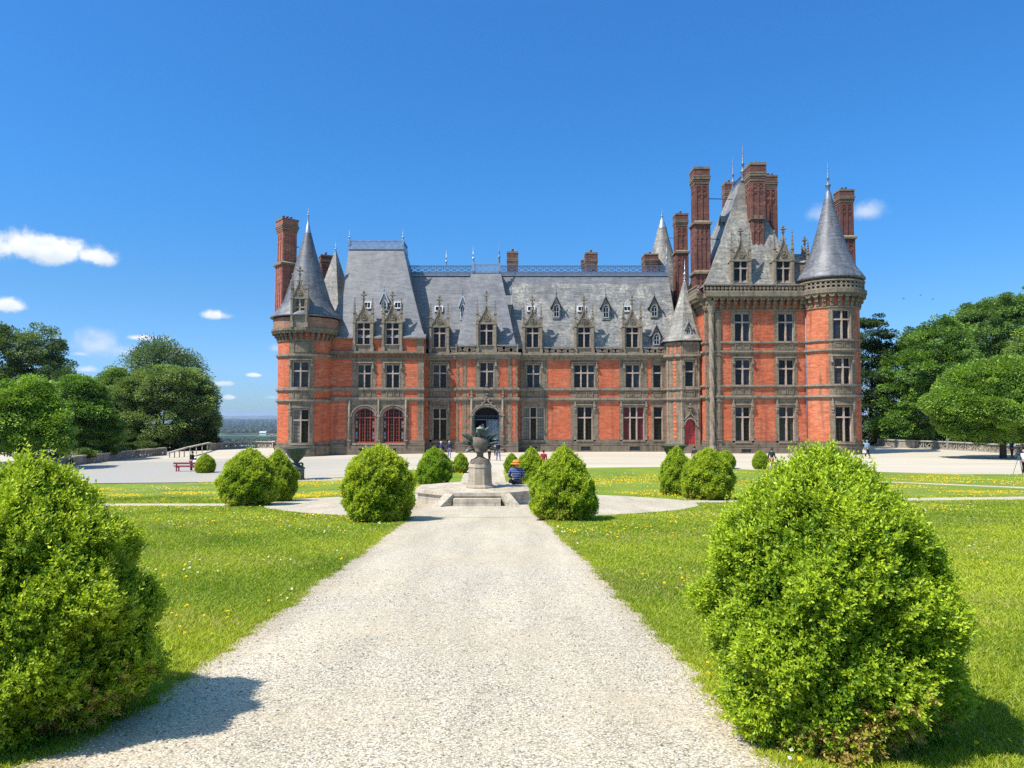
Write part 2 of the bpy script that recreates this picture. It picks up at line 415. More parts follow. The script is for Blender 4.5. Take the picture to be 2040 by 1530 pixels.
# ================================================================== CASTLE
GZ = -2.6
castle = empty('castle', (at(1130, 899, 86)[0], 86, GZ), "red brick and dark granite castle with steep slate roofs, round towers and tall chimneys", "castle")
castle_windows = []
def holed(mb, M, u0, u1, z0, z1, holes, mi=0, d=0.0):
    us = sorted({u0, u1} | {h[i] for h in holes for i in (0, 1) if u0 < h[i] < u1})
    zs = sorted({z0, z1} | {h[i] for h in holes for i in (2, 3) if z0 < h[i] < z1})
    for a, b in zip(us, us[1:]):
        n = M.seg(a, b); ss = [a + (b - a) * i / n for i in range(n + 1)]
        for c, e in zip(zs, zs[1:]):
            um, zm = (a + b) / 2, (c + e) / 2
            if any(h[0] < um < h[1] and h[2] < zm < h[3] for h in holes): continue
            for p, q in zip(ss, ss[1:]):
                mb.poly([M(p, c, d), M(q, c, d), M(q, e, d), M(p, e, d)], mi, [(p, c), (q, c), (q, e), (p, e)])
def arch_pts(u0, u1, zs, zt, n=10):
    uc, r = (u0 + u1) / 2, (u1 - u0) / 2
    return [(uc - r * math.cos(math.pi * k / n), zs + (zt - zs) * math.sin(math.pi * k / n)) for k in range(n + 1)]
def stone_bay(M, uL, uR, z0, z1, wins, tooth=.09, name='stone_surround', d0=-.05, d1=.40, mat=None):
    """stone slab with toothed edges and openings; returns the holes"""
    mb = MB(); H = .42
    zs = {z0, z1}
    z = z0
    while z < z1: zs.add(z); z += H
    for wdw in wins: zs |= {wdw['z0'], wdw['z1']}
    zs = sorted(zs); zs = [a for i, a in enumerate(zs) if i == 0 or a - zs[i - 1] > 1e-4]
    for a, b in zip(zs, zs[1:]):
        k = int(((a + b) / 2 - z0) / H) % 2
        l, r = uL + k * tooth, uR - k * tooth
        ops = sorted((wdw['u0'], wdw['u1']) for wdw in wins if wdw['z0'] < (a + b) / 2 < wdw['z1'])
        c = l
        for (p, q) in ops:
            if p > c: mb.box(M, c, p, a, b, d0, d1, 0)
            c = q
        if r > c: mb.box(M, c, r, a, b, d0, d1, 0)
    for wdw in wins:
        if wdw.get('arch'):
            pts = arch_pts(wdw['u0'], wdw['u1'], wdw['arch'], wdw['z1'] - .02)
            n = len(pts) // 2
            mb.prism(M, pts[:n + 1] + [(wdw['u0'], wdw['z1'])], d0 - .004, d1, 0)
            mb.prism(M, pts[n:] + [(wdw['u1'], wdw['z1'])], d0 - .004, d1, 0)
    mb.build(name, mat or STONE, castle)
    return [(q['u0'], q['u1'], q['z0'], q['z1']) for q in wins]
def glazing(M, wdw, parent, d, glass, bars=True, colw=.36, rowh=.42, bw=.022, barmat=None, name='pane'):
    mb = MB(); u0, u1, z0, z1 = wdw['u0'], wdw['u1'], wdw['z0'], wdw['z1']
    n = M.seg(u0, u1); us = [u0 + (u1 - u0) * i / n for i in range(n + 1)]
    for a, b in zip(us, us[1:]): mb.poly([M(a, z0, d), M(b, z0, d), M(b, z1, d), M(a, z1, d)], 0)
    if bars:
        nc = max(2, round((u1 - u0) / colw)); nr = max(2, round((z1 - z0) / rowh))
        for i in range(1, nc):
            u = u0 + (u1 - u0) * i / nc; mb.box(M, u - bw / 2, u + bw / 2, z0, z1, d - .03, d - .004, 1, 1)
        for i in range(1, nr):
            z = z0 + (z1 - z0) * i / nr; mb.box(M, u0, u1, z - bw / 2, z + bw / 2, d - .026, d - .003, 1)
    return mb.build(name, [glass, barmat or BARS], parent)
def window(M, wdw, z_course=None):
    """stone mullioned window: frame mouldings, mullions, transom, sill, hood; panes are sub-parts"""
    u0, u1, z0, z1 = wdw['u0'], wdw['u1'], wdw['z0'], wdw['z1']
    L = wdw.get('lights', 2); tr = wdw.get('tr'); mb = MB(); mw = .15
    for (a, b) in ((u0, u0 + .07), (u1 - .07, u1)): mb.box(M, a, b, z0, z1, .10, .34, 0, 1)
    mb.box(M, u0 + .07, u1 - .07, z1 - .08, z1, .10, .34, 0)
    xs = [u0 + .07 + (u1 - u0 - .14) * i / L for i in range(L + 1)]
    for x in xs[1:-1]: mb.box(M, x - mw / 2, x + mw / 2, z0, z1 - .08, .06, .35, 0, 1)
    if tr is not None:
        for i in range(L):
            a = xs[i] + (mw / 2 if i else 0); b = xs[i + 1] - (mw / 2 if i < L - 1 else 0)
            mb.box(M, a, b, tr - .075, tr + .075, .06, .35, 0)
    fr = mb; mb = MB()
    mb.box(M, u0 - .12, u1 + .12, z0 - .14, z0, -.17, .34, 0)
    hood = wdw.get('hood')
    # slim architrave mouldings just outside the opening
    for (a, b) in ((u0 - .10, u0 - .03), (u1 + .03, u1 + .10)): mb.box(M, a, b, z0, z1 + .03, -.085, -.045, 0, 1)
    mb.box(M, u0 - .10, u1 + .10, z1 + .03, z1 + .10, -.085, -.045, 0)
    if hood == 'label':
        mb.box(M, u0 - .28, u1 + .28, z1 + .16, z1 + .28, -.24, -.04, 0)
        for sgn, e in ((-1, u0 - .2), (1, u1 + .2)):
            mb.box(M, e - .08, e + .08, z1 - .28, z1 + .16, -.20, -.04, 0, 1)
            mb.box(M, e - .13, e + .13, z1 - .46, z1 - .28, -.30, -.04, 0, 1)
            mb.box(M, e - .09, e + .09, z1 - .60, z1 - .46, -.22, -.04, 0, 1)
    elif hood == 'drop':
        mb.box(M, u0 - .02, u1 + .02, z1 + .16, z1 + .27, -.22, -.04, 0)
        for e in (u0 - .22, u1 + .22):
            zt = wdw.get('zhood', z1 + .9)
            mb.box(M, e - .13, e + .13, z1 - .35, z1 + .30, -.26, -.04, 0, 1)
            mb.box(M, e - .16, e + .16, z1 - .02, z1 + .1, -.32, -.04, 0, 1)
            mb.prism(M, [(e - .11, z1 + .30), (e + .11, z1 + .30), (e + .03, zt), (e - .03, zt)], -.22, -.04, 0)
            mb.box(M, e - .09, e + .09, z1 - .6, z1 - .35, -.17, -.04, 0, 1)
            mb.box(M, e - .16, e + .16, z0 + .55, z0 + .66, -.13, -.04, 0, 1)
            mb.box(M, e - .13, e + .13, z0 - .1, z0 + .55, -.10, -.04, 0, 1)
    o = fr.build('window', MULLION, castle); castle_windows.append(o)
    mb.build('hood_mould', STONE_PALE, o)
    g = wdw.get('glass', GLASS)
    for i in range(L):
        a = xs[i] + (mw / 2 if i else 0); b = xs[i + 1] - (mw / 2 if i < L - 1 else 0)
        gl = g[i] if isinstance(g, list) else (g if 'glass' in wdw else rnd.choice((GLASS, GLASS, GLASS, GLASS_WARM, GLASS_SKY)))
        if tr is not None:
            glazing(M, dict(u0=a, u1=b, z0=z0, z1=tr - .075), o, .31, gl, wdw.get('bars', True))
            glazing(M, dict(u0=a, u1=b, z0=tr + .075, z1=z1 - .08), o, .31, gl, wdw.get('bars', True))
        else: glazing(M, dict(u0=a, u1=b, z0=z0, z1=z1 - .08), o, .31, gl, wdw.get('bars', True))
    return o
def panels(mb, M, u0, u1, z0, z1, n):
    for i in range(n):
        a, b = u0 + (u1 - u0) * i / n + .06, u0 + (u1 - u0) * (i + 1) / n - .06
        for (p, q) in ((a, a + .07), (b - .07, b)): mb.box(M, p, q, z0, z1, -.11, -.04, 0, 1)
        mb.box(M, a + .07, b - .07, z0, z0 + .07, -.11, -.04, 0); mb.box(M, a + .07, b - .07, z1 - .07, z1, -.11, -.04, 0)
def course(M, u0, u1, zc, h=.34, p=.22, name='string_course', mat=None):
    mb = MB()
    mb.box(M, u0, u1, zc - h * .1, zc + h * .5, -p, .02, 0)
    mb.box(M, u0, u1, zc - h * .5, zc - h * .1, -p * .55, .02, 0)
    mb.build(name, mat or STONE_PALE, castle)
def plinth(M, u0, u1, zt, zl, p0=.10, p1=.24, zb=GZ - .9, holes=()):
    mb = MB()
    mb.box(M, u0, u1, zl, zt, -p0, .02, 0)
    mb.box(M, u0, u1, zl - .06, zl + .06, -p1 - .03, -p0 + .01, 0)
    mb.box(M, u0, u1, zb, zl - .06, -p1, .02, 0)
    o = mb.build('plinth', STONE_BASE, castle)
    for (a, b, c, d) in holes:
        v = MB(); v.box(M, a - .1, b + .1, d, d + .09, -p1 - .06, -p1 + .01, 0); v.box(M, a - .1, a, c, d, -p1 - .05, -p1 + .01, 0); v.box(M, b, b + .1, c, d, -p1 - .05, -p1 + .01, 0)
        v.box(M, a, b, c, d, -p1 - .008, -p1 + .01, 1)
        for k in range(1, 8): x = a + (b - a) * k / 8; v.box(M, x - .015, x + .015, c, d, -p1 - .03, -p1 - .01, 2)
        v.build('cellar_vent', [STONE, DARK, IRON], o)
def corbels(M, u0, u1, z0, z1, p, n, band=.3):
    """machicolation: stepped brackets with little arches between, and the ledge they carry"""
    mb = MB(); H = z1 - z0 - band; st = (u1 - u0) / n; w_ = st * .46
    mb.box(M, u0, u1, z1 - band, z1, -p - .06, .02, 0)
    mb.box(M, u0, u1, z1 - band - .10, z1 - band, -p, .02, 0)
    mb.box(M, u0, u1, z0 - .16, z0, -.13, .02, 0)
    for i in range(n):
        c = u0 + st * (i + .5)
        for k in range(3):
            a, b = z0 + H * k / 3, z0 + H * (k + 1) / 3 - .02
            q = p * (.28 + .30 * k)
            mb.box(M, c - w_ / 2, c + w_ / 2, a + .05, b, -q, .02, 0, 1)
            mb.box(M, c - w_ / 2 + .04, c + w_ / 2 - .04, a, a + .05, -q * .75, .02, 0, 1)
        nx = c + st
        if i < n - 1:
            mb.ribbon(M, arch_pts(c + w_ / 2 - .02, nx - w_ / 2 + .02, z0 + H * .70, z1 - band - .08, 6), .09, -p + .04, -.02, 0)
    return mb.build('cornice', STONE, castle)
def rings(M, u0, u1, z0, z1, p, step, rows, name='balustrade', rail=.12, mat=None, th=.18):
    mb = MB()
    mb.box(M, u0, u1, z1 - rail, z1, -p - .08, -p + th + .06, 0); mb.box(M, u0, u1, z0, z0 + rail * .8, -p - .05, -p + th + .05, 0)
    a0, a1 = z0 + rail * .8, z1 - rail; hh = (a1 - a0) / rows; n = max(1, round((u1 - u0) / step)); s = (u1 - u0) / n
    for r in range(rows):
        for i in range(n):
            c = u0 + s * (i + .5); zc = a0 + hh * (r + .5)
            mb.ribbon(M, [(c + s * .5 * math.cos(2 * math.pi * k / 8), zc + hh * .5 * math.sin(2 * math.pi * k / 8)) for k in range(8)], .10, -p, -p + th, 0, True)
    return mb.build(name, mat or STONE_PALE, castle)
def s_curve(c, zc, w_, h, flip, n=10):
    pts = []
    for k in range(n + 1):
        t = -1.25 * math.pi + 2.5 * math.pi * k / n
        t = k / n * 2 - 1
        a = t * math.pi * 1.25
        pts.append((c + flip * w_ * .42 * math.sin(a), zc + h * .46 * t * (1 - .18 * abs(math.cos(a)))))
    return pts
def scrolls(mb, M, u0, u1, z0, z1, p, th=.16, rail=.12, step=.7, posts=True, mi=0):
    mb.box(M, u0, u1, z1 - rail, z1, -p - .07, -p + th + .05, mi); mb.box(M, u0, u1, z0, z0 + rail * .8, -p - .05, -p + th + .05, mi)
    a0, a1 = z0 + rail * .8, z1 - rail; n = max(1, round((u1 - u0) / step)); s = (u1 - u0) / n; zc = (a0 + a1) / 2; h = a1 - a0
    for i in range(n):
        c = u0 + s * (i + .5); fl = 1 if i % 2 else -1
        mb.ribbon(M, s_curve(c, zc, s, h, fl), .085, -p, -p + th, mi)
        for sg in (-1, 1):
            zz = zc + sg * h * .24; uu = c - sg * fl * s * .16
            mb.ribbon(M, [(uu + s * .14 * math.cos(2 * math.pi * k / 7), zz + h * .14 * math.sin(2 * math.pi * k / 7)) for k in range(7)], .06, -p + .01, -p + th - .01, mi, True)
def pinnacle(mb, M, u, z0, h, w_, d, mi=0):
    """slim crocketed gothic pinnacle, d = depth of its axis"""
    def pyr(zA, zB, wA, wB):
        P = lambda w, z: [M(u - w, z, d - w), M(u + w, z, d - w), M(u + w, z, d + w), M(u - w, z, d + w)]
        a, b = P(wA, zA), P(wB, zB)
        for k in range(4): j = (k + 1) % 4; mb.poly([a[k], a[j], b[j], b[k]], mi)
        mb.poly(b, mi)
    pyr(z0, z0 + h * .35, w_, w_); pyr(z0 + h * .35, z0 + h * .4, w_ * 1.4, w_ * 1.4); pyr(z0 + h * .4, z0 + h * .95, w_ * .9, w_ * .2)
    for k in (.5, .63, .76): pyr(z0 + h * k, z0 + h * (k + .05), w_ * 1.15 * (1.25 - k), w_ * 1.3 * (1.25 - k))
    pyr(z0 + h * .92, z0 + h, w_ * .55, w_ * .4)
def cross_finial(mb, M, u, z0, h, d, w_=.09, mi=0):
    def blk(a, b, hw):
        mb.box(M, u - hw, u + hw, a, b, d - hw * .8, d + hw * .8, mi, 1)
    blk(z0, z0 + h * .3, w_ * .8); blk(z0 + h * .3, z0 + h * .37, w_ * 1.7); blk(z0 + h * .37, z0 + h * .58, w_ * .6)
    blk(z0 + h * .58, z0 + h * .68, w_ * 2.7); blk(z0 + h * .68, z0 + h, w_ * .8); blk(z0 + h * .84, z0 + h * .92, w_ * 1.2)
def stone_dormer(M, uc, hw, zb, zw0, zw1, zg, zt, ww, tr, back, roofmat=None, glass=None, side=True):
    """gothic stone dormer: piers, mullioned window, ogee gable with rosette, crockets, pinnacles and cross"""
    root = MB(); d = -.12; pw = max(.14, (hw - ww / 2) * .72)
    for s in (-1, 1):
        a, b = sorted((uc + s * hw, uc + s * (hw - pw)))
        root.box(M, a, b, zb, zw1 + .1, d - .16, .3, 0, 1)
        root.box(M, (a + b) / 2 - pw * .3, (a + b) / 2 + pw * .3, zb + .6, zw1 - .1, d - .21, d - .15, 0, 1)
        root.box(M, a - .05, b + .05, zw1 + .02, zw1 + .17, d - .24, .34, 0, 1)
        root.box(M, a - .03, b + .03, zb, zb + .62, d - .2, .32, 0, 1)
        pinnacle(root, M, (a + b) / 2, zw1 + .17, (zg - zw1) * 1.12, .135, d)
    # lintel, jambs, sill wall
    ji = uc - hw + pw, uc + hw - pw
    root.box(M, ji[0], uc - ww / 2, zw0, zw1, d, .3, 0, 1); root.box(M, uc + ww / 2, ji[1], zw0, zw1, d, .3, 0, 1)
    root.box(M, ji[0], ji[1], zw1, zw1 + .22, d - .05, .3, 0)
    root.box(M, ji[0], ji[1], zb, zw0 - .12, d + .02, .3, 0); root.box(M, ji[0], ji[1], zw0 - .12, zw0, d - .12, .3, 0)
    # ogee gable
    zb2 = zw1 + .22; H = zg - zb2; W = ji[1] - uc + pw * .35
    half = [(W * (1 - t) ** 1.75 + .04, zb2 + H * t) for t in [k / 8 for k in range(9)]]
    pts = [(uc - a, z) for a, z in half]; ptr = [(uc + a, z) for a, z in half]
    root.prism(M, [(uc - W, zb2 - .01)] + [(uc + W, zb2 - .01)] + ptr[1:] + pts[:0:-1], d, .2, 0)
    root.ribbon(M, pts, .12, d - .12, d + .12, 0); root.ribbon(M, ptr, .12, d - .12, d + .12, 0)
    zc = zb2 + H * .22
    for r in (.36, .18): root.ribbon(M, [(uc + r * W * math.cos(2 * math.pi * k / 10), zc + r * W * math.sin(2 * math.pi * k / 10)) for k in range(10)], .07, d - .10, d + .02, 0, True)
    root.box(M, uc - .07, uc + .07, zc - .07, zc + .07, d - .14, d, 0, 1)
    for k in (2, 4, 6):
        for P, s in ((pts[k], -1), (ptr[k], 1)):
            root.prism(M, [(P[0] + s * .02, P[1] - .02), (P[0] + s * .2, P[1] + .10), (P[0] + s * .22, P[1] + .24), (P[0] + s * .05, P[1] + .20)][::s], d - .08, d + .08, 0)
    cross_finial(root, M, uc, zg - .05, zt - zg + .12, d + .02, .115)
    # cheeks and small roof running back into the slope
    if side:
        root.box(M, uc - hw + .06, uc + hw - .06, zb, zw1 + .1, .3, back, 0, 1)
        rz = zb2 + H * .55
        for s in (-1, 1):
            q = [M(uc + s * (hw + .04), zw1 + .02, .2), M(uc + s * (hw + .04), zw1 + .02, back), M(uc, rz, back), M(uc, rz, .2)]
            root.poly(q if s > 0 else q[::-1], 1)
    o = root.build('dormer', [STONE_PALE, roofmat or SLATE_OLD], castle)
    mb = MB(); mb.box(M, uc - .08, uc + .08, zw0, zw1, .0, .24, 0, 1)
    for a, b in ((uc - ww / 2, uc - .08), (uc + .08, uc + ww / 2)): mb.box(M, a, b, tr - .07, tr + .07, .0, .24, 0)
    for a, b in ((uc - ww / 2, uc - ww / 2 + .06), (uc + ww / 2 - .06, uc + ww / 2)):
        mb.box(M, a, b, zw0, tr - .07, .05, .24, 0, 1); mb.box(M, a, b, tr + .07, zw1, .05, .24, 0, 1)
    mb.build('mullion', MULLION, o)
    for a, b in ((uc - ww / 2, uc - .08), (uc + .08, uc + ww / 2)):
        for c, e in ((zw0, tr - .07), (tr + .07, zw1)):
            glazing(M, dict(u0=a, u1=b, z0=c, z1=e), o, .22, glass or GLASS, True, .33, .42, .03)
    return o
def lucarne(M, uc, w_, zb, zs, zr, zt, back, mat=None, win=None):
    """small slate attic dormer: boarded front with arched light under a steep gable, tall spike"""
    mb = MB(); h = w_ / 2; fw = h * .62
    pts = [(uc - fw, zb), (uc + fw, zb), (uc + fw, zs), (uc, zr - .25), (uc - fw, zs)]
    mb.prism(M, pts, 0, back, 0)
    for s in (-1, 1):
        a, b = (uc + s * h, zs - .12), (uc, zr)
        mb.ribbon(M, [a, b], .13, -.22, -.06, 2)
        q = [M(*a, -.2), M(a[0], a[1], back), M(b[0], b[1], back), M(*b, -.2)]
        mb.poly(q if s > 0 else q[::-1], 1)
        # little curved braces under the barge boards
        mb.ribbon(M, [(uc + s * fw, zs - .5), (uc + s * fw * .8, zs - .1), (uc + s * fw * .35, zs + .15), (uc, zs + .22)], .09, -.12, 0.0, 2)
    p = M(uc, zr, -.1); mb.tube((p[0], p[1], zr - .1), (p[0], p[1], zt), .05, .012, 5, 3)
    o = mb.build('lucarne', [mat or SLATE_GREY, SLATE_OLD, GREY_WOOD if mat is None else WHITE_FRAME, IRON], castle)
    ww = fw * .62; zwt = zs - .1; zwb = zb + (zs - zb) * .2
    g = MB(); g.poly([M(uc - ww, zwb, -.012), M(uc + ww, zwb, -.012), M(uc + ww, zwt, -.012), M(uc, zwt + ww * .8, -.012), M(uc - ww, zwt, -.012)], 0)
    for (a, b, c, e) in ((uc - ww - .06, uc - ww, zwb, zwt), (uc + ww, uc + ww + .06, zwb, zwt), (uc - ww - .06, uc + ww + .06, zwb - .08, zwb), (uc - .02, uc + .02, zwb, zwt), (uc - ww, uc + ww, (zwb + zwt) / 2 - .02, (zwb + zwt) / 2 + .02), (uc - ww, uc + ww, zwt - .02, zwt + .02)):
        g.box(M, a, b, c, e, -.05, -.015, 1, 1)
    g.build('pane', [GLASS, WHITE_FRAME], o)
    return o
def skylight(px, py0, py1, hw_px, Yf, slope):
    """roof window lying in the slope: Yf = depth of the roof at its lower edge, slope = dz/dy"""
    z0 = Z(py1, Yf); xc = X(px, Yf, py1); hw = hw_px / F_PX * Yf; h = (py1 - py0) / F_PX * Yf
    th = math.atan(slope); M = lambda u, v, d: (xc + u, Yf + v / slope + d * math.sin(th), z0 + v - d * math.cos(th))
    class MM:
        def __call__(s, u, z, d=0): return M(u, z, d)
        def seg(s, a, b): return 1
    q = MM(); mb = MB()
    for (a, b, c, e) in ((-hw, -hw + .13, 0, h), (hw - .13, hw, 0, h), (-hw + .13, hw - .13, 0, .13), (-hw + .13, hw - .13, h - .13, h)): mb.box(q, a, b, c, e, -.16, .1, 0, 1)
    mb.box(q, -.025, .025, .13, h - .13, -.1, .1, 0, 1)
    o = mb.build('skylight', WHITE_FRAME, castle)
    g = MB(); g.poly([q(-hw + .13, .13, -.06), q(hw - .13, .13, -.06), q(hw - .13, h - .13, -.06), q(-hw + .13, h - .13, -.06)], 0); g.build('pane', GLASS, o)
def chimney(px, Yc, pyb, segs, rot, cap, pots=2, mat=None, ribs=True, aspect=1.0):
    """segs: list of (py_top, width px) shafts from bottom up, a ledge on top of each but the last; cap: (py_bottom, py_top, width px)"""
    mat = mat or BRICK_DARK; mb = MB(); px0 = px
    cx = X(px, Yc, 700); k = Yc / F_PX
    ca, sa = math.cos(rot), math.sin(rot)
    def faces(w_):
        a, b = w_ / 2, w_ / 2 * aspect
        cs = [(-a, -b), (a, -b), (a, b), (-a, b)]
        return [(cx + x * ca - y * sa, Yc + x * sa + y * ca) for x, y in cs]
    def slab(w_, z0, z1, mi=0):
        c = faces(w_); n = 4
        for i in range(4):
            j = (i + 1) % 4; L = math.hypot(c[j][0] - c[i][0], c[j][1] - c[i][1])
            mb.poly([(*c[i], z0), (*c[j], z0), (*c[j], z1), (*c[i], z1)], mi, [(0, z0), (L, z0), (L, z1), (0, z1)])
        mb.poly([(*p, z1) for p in c], mi); mb.poly([(*p, z0) for p in c[::-1]], mi)
    phi = rot + math.atan((px - CX) / F_PX); vis = abs(math.cos(phi)) + abs(math.sin(phi)) * aspect
    zb = Z(pyb, Yc)
    for i, (pt, wp) in enumerate(segs):
        zt = Z(pt, Yc); w_ = wp * k / vis; slab(w_, zb, zt)
        if ribs:
            c = faces(w_)
            for f in (3, 0, 1):
                P = Plane(c[f], c[(f + 1) % 4]); L = P.L; h = zt - zb; lat = min(h * .3, L * 1.1)
                nr = 3 if L < 1.7 else 4
                rw = L * .13
                za = zb + .1 if i else zb + .5
                for r in range(nr):
                    u = rw * .5 + (L - rw) * r / (nr - 1); mb.box(P, u - rw / 2, u + rw / 2, za, zt - .12, -.07, .01, 0, 1)
                mb.box(P, rw, L - rw, zt - .3, zt - .12, -.065, .01, 0, 1)
                # lozenge lattice under the ledge
                nd = nr - 1; s = (L - rw) / nd; zt2 = zt - .3
                for r in range(nd):
                    u = rw * .5 + s * r
                    for q in range(2):
                        zz = zt2 - lat * q / 2; z2 = zz - lat / 2
                        mb.ribbon(P, [(u, zz), (u + s, z2)], .085, -.06, .008, 0); mb.ribbon(P, [(u + s, zz), (u, z2)], .085, -.055, .007, 0)
        if i < len(segs) - 1:
            slab(w_ * 1.08, zt - .25, zt - .12); slab(w_ * 1.28, zt - .12, zt + .12, 1)
            c = faces(w_ * 1.26); wn_ = segs[i + 1][1] * k / vis; e = faces(wn_ * 1.02); z2 = zt + .12 + w_ * .13
            for a in range(4):
                j = (a + 1) % 4; mb.poly([(*c[a], zt + .12), (*c[j], zt + .12), (*e[j], z2), (*e[a], z2)], 1)
        zb = zt
    pb, pt, wp = cap; z0, z1 = Z(pb, Yc), Z(pt, Yc); w1 = wp * k / vis; w0 = segs[-1][1] * k / vis; H = z1 - z0
    for q in range(4): slab(w0 + (w1 - w0) * (q + 1) / 4, z0 - H * .12 + H * .13 * q, z0 - H * .12 + H * .13 * (q + 1), 1 if q % 2 else 0)
    slab(w1 * 1.03, z0 + H * .40, z0 + H * .48, 1); slab(w0 + (w1 - w0) * .72, z0 + H * .48, z0 + H * .86); slab(w1, z0 + H * .86, z1, 1)
    o = mb.build('chimney', [mat, STONE], castle)
    for q in range(pots):
        t = MB(); a = (q - (pots - 1) / 2) * .45; t.lathe((cx + a * ca, Yc + a * sa), [(.15, z1), (.13, z1 + .35), (.17, z1 + .38), (.17, z1 + .45), (.10, z1 + .45)], 8)
        t.build('chimney_pot', POT if q % 2 == 0 else IRON, o)
    return o
def finial(p, h, r=.07, name='finial', mat=None, rings_=True):
    mb = MB(); x, y, z = p
    mb.lathe((x, y), [(r * 2.2, z), (r * 1.2, z + h * .18), (r * 2.4, z + h * .25), (r * 2.4, z + h * .28), (r * .9, z + h * .32), (r * .7, z + h * .45), (r * 1.5, z + h * .48), (r * .6, z + h * .52), (r * .25, z + h), (0, z + h)], 8)
    if rings_:
        for k in (.6, .7, .8): mb.ball((x, y, z + h * k), r * .65, 6, 4)
    return mb.build(name, mat or ZINC, castle)
def ridge_railing(p0, p1, h, step, mat=None):
    P = Plane(p0[:2], p1[:2]); L = P.L; z = p0[2]; mb = MB(); n = max(2, round(L / step)); s = L / n; t = .06
    mb.box(P, 0, L, z, z + .09, -.05, .05, 0, 1); mb.box(P, 0, L, z + h - .1, z + h, -.06, .06, 0, 1); mb.box(P, 0, L, z + h * .66, z + h * .66 + .045, -.03, .03, 0, 1)
    for i in range(n):
        a, b = s * i, s * (i + 1)
        mb.ribbon(P, [(a, z + .09), (b, z + h * .66)], t, -.025, .025); mb.ribbon(P, [(b, z + .09), (a, z + h * .66)], t, -.02, .02)
        c = (a + b) / 2; zc = z + h * .79
        mb.ribbon(P, [(c + s * .3 * math.cos(2 * math.pi * k / 6), zc + h * .11 * math.sin(2 * math.pi * k / 6)) for k in range(6)], .05, -.02, .02, 0, True)
        mb.ribbon(P, [(c + s * .22 * math.cos(2 * math.pi * k / 6), z + h * .37 + h * .17 * math.sin(2 * math.pi * k / 6)) for k in range(6)], .05, -.024, .024, 0, True)
        mb.box(P, a - .03, a + .03, z + .09, z + h - .1, -.03, .03, 0, 1)
    return mb.build('ridge_railing', mat or RAIL_BLUE, castle)
def roof_mesh(rings_, mats, name='roof', mis=None, closed_top=True, smooth=False):
    """stack of rectangles / polygons (lists of xyz, same count) from eave to ridge"""
    mb = MB()
    for i, (a, b) in enumerate(zip(rings_, rings_[1:])):
        n = len(a)
        for k in range(n):
            j = (k + 1) % n; q = [a[k], a[j], b[j], b[k]]
            u = []
            for p in q:
                if p not in u: u.append(p)
            mb.poly(u, (mis[i] if mis else 0), None, smooth)
    if closed_top: mb.poly(rings_[-1], (mis[-1] if mis else 0))
    return mb.build(name, mats, castle)
def rect(x0, x1, y0, y1, z): return [(x0, y0, z), (x1, y0, z), (x1, y1, z), (x0, y1, z)]
# ------------------------------------------------------------------ main range (centre and right of centre)
YC, YL, YE, YR = 86.0, 84.0, 84.3, 82.0
MC, ML, ME, MR = Front(YC), Front(YL), Front(YE), Front(YR)
ZU, ZLO = Z(776.5, YC), Z(796, YC)          # the two string courses of the main range
def W(M, Y, l, r, t, b, lights=2, tr=None, hood=None, **k):
    d = dict(u0=X(l, Y, (t + b) / 2), u1=X(r, Y, (t + b) / 2), z0=Z(b, Y), z1=Z(t, Y), lights=lights, hood=hood, **k)
    if tr: d['tr'] = Z(tr, Y)
    return d
def wall(M, u0, u1, z0, z1, holes, mat=None, name='wall'):
    mb = MB(); holed(mb, M, u0, u1, z0, z1, holes); return mb.build(name, mat or BRICK, castle)
ZCT = Z(707, YC)
RC3 = [CURTAIN, GLASS, CURTAIN]
cols_c = [
    (853, 898, [W(MC, YC, 862, 890, 813, 879, 2, 834.5, 'drop', zhood=ZLO - .15), W(MC, YC, 862, 890, 726, 772.5, 2, 743.5, 'label')]),
    (1036, 1091, [W(MC, YC, 1041, 1084, 811, 877, 3, 832, None, glass=[BLIND, GLASS, BLIND]), W(MC, YC, 1049, 1076, 725.6, 772, 2, 745, 'label')]),
    (1136, 1192, [W(MC, YC, 1149.5, 1180, 810, 877, 2, 832, 'drop', zhood=ZLO - .15, glass=[GLASS, GLASS]), W(MC, YC, 1143, 1185, 726, 772, 3, 743, 'label')]),
    (1233, 1290, [W(MC, YC, 1241, 1283, 810, 877, 3, 832, 'drop', zhood=ZLO - .15, glass=RC3), W(MC, YC, 1246, 1275, 726, 772, 2, 743, 'label')]),
    (1297, 1327, [W(MC, YC, 1302, 1320, 810, 877, 1, 832), W(MC, YC, 1301, 1318, 726, 772, 1, 743)]),
]
def do_cols(M, Y, cols, z0, z1):
    holes = []
    for l, r, wins in cols:
        holes += stone_bay(M, X(l, Y), X(r, Y), z0, z1, wins)
        for q in wins:
            if not q.get('arch'): window(M, q)
    return holes
ZP, ZPL = Z(876, YC), Z(886, YC)
holes = do_cols(MC, YC, cols_c, ZP, ZCT)
wall(MC, X(838, YC), X(1345, YC), GZ - .5, ZCT, holes)
plinth(MC, X(846, YC), X(1327, YC), ZP, ZPL, holes=[(X(a, YC), X(b, YC), Z(897, YC), Z(889, YC)) for a, b in ((868, 886), (1052, 1070), (1156, 1175.5), (1253, 1273))])
course(MC, X(846, YC), X(1327, YC), ZU); course(MC, X(846, YC), X(1327, YC), ZLO, .40, .26)
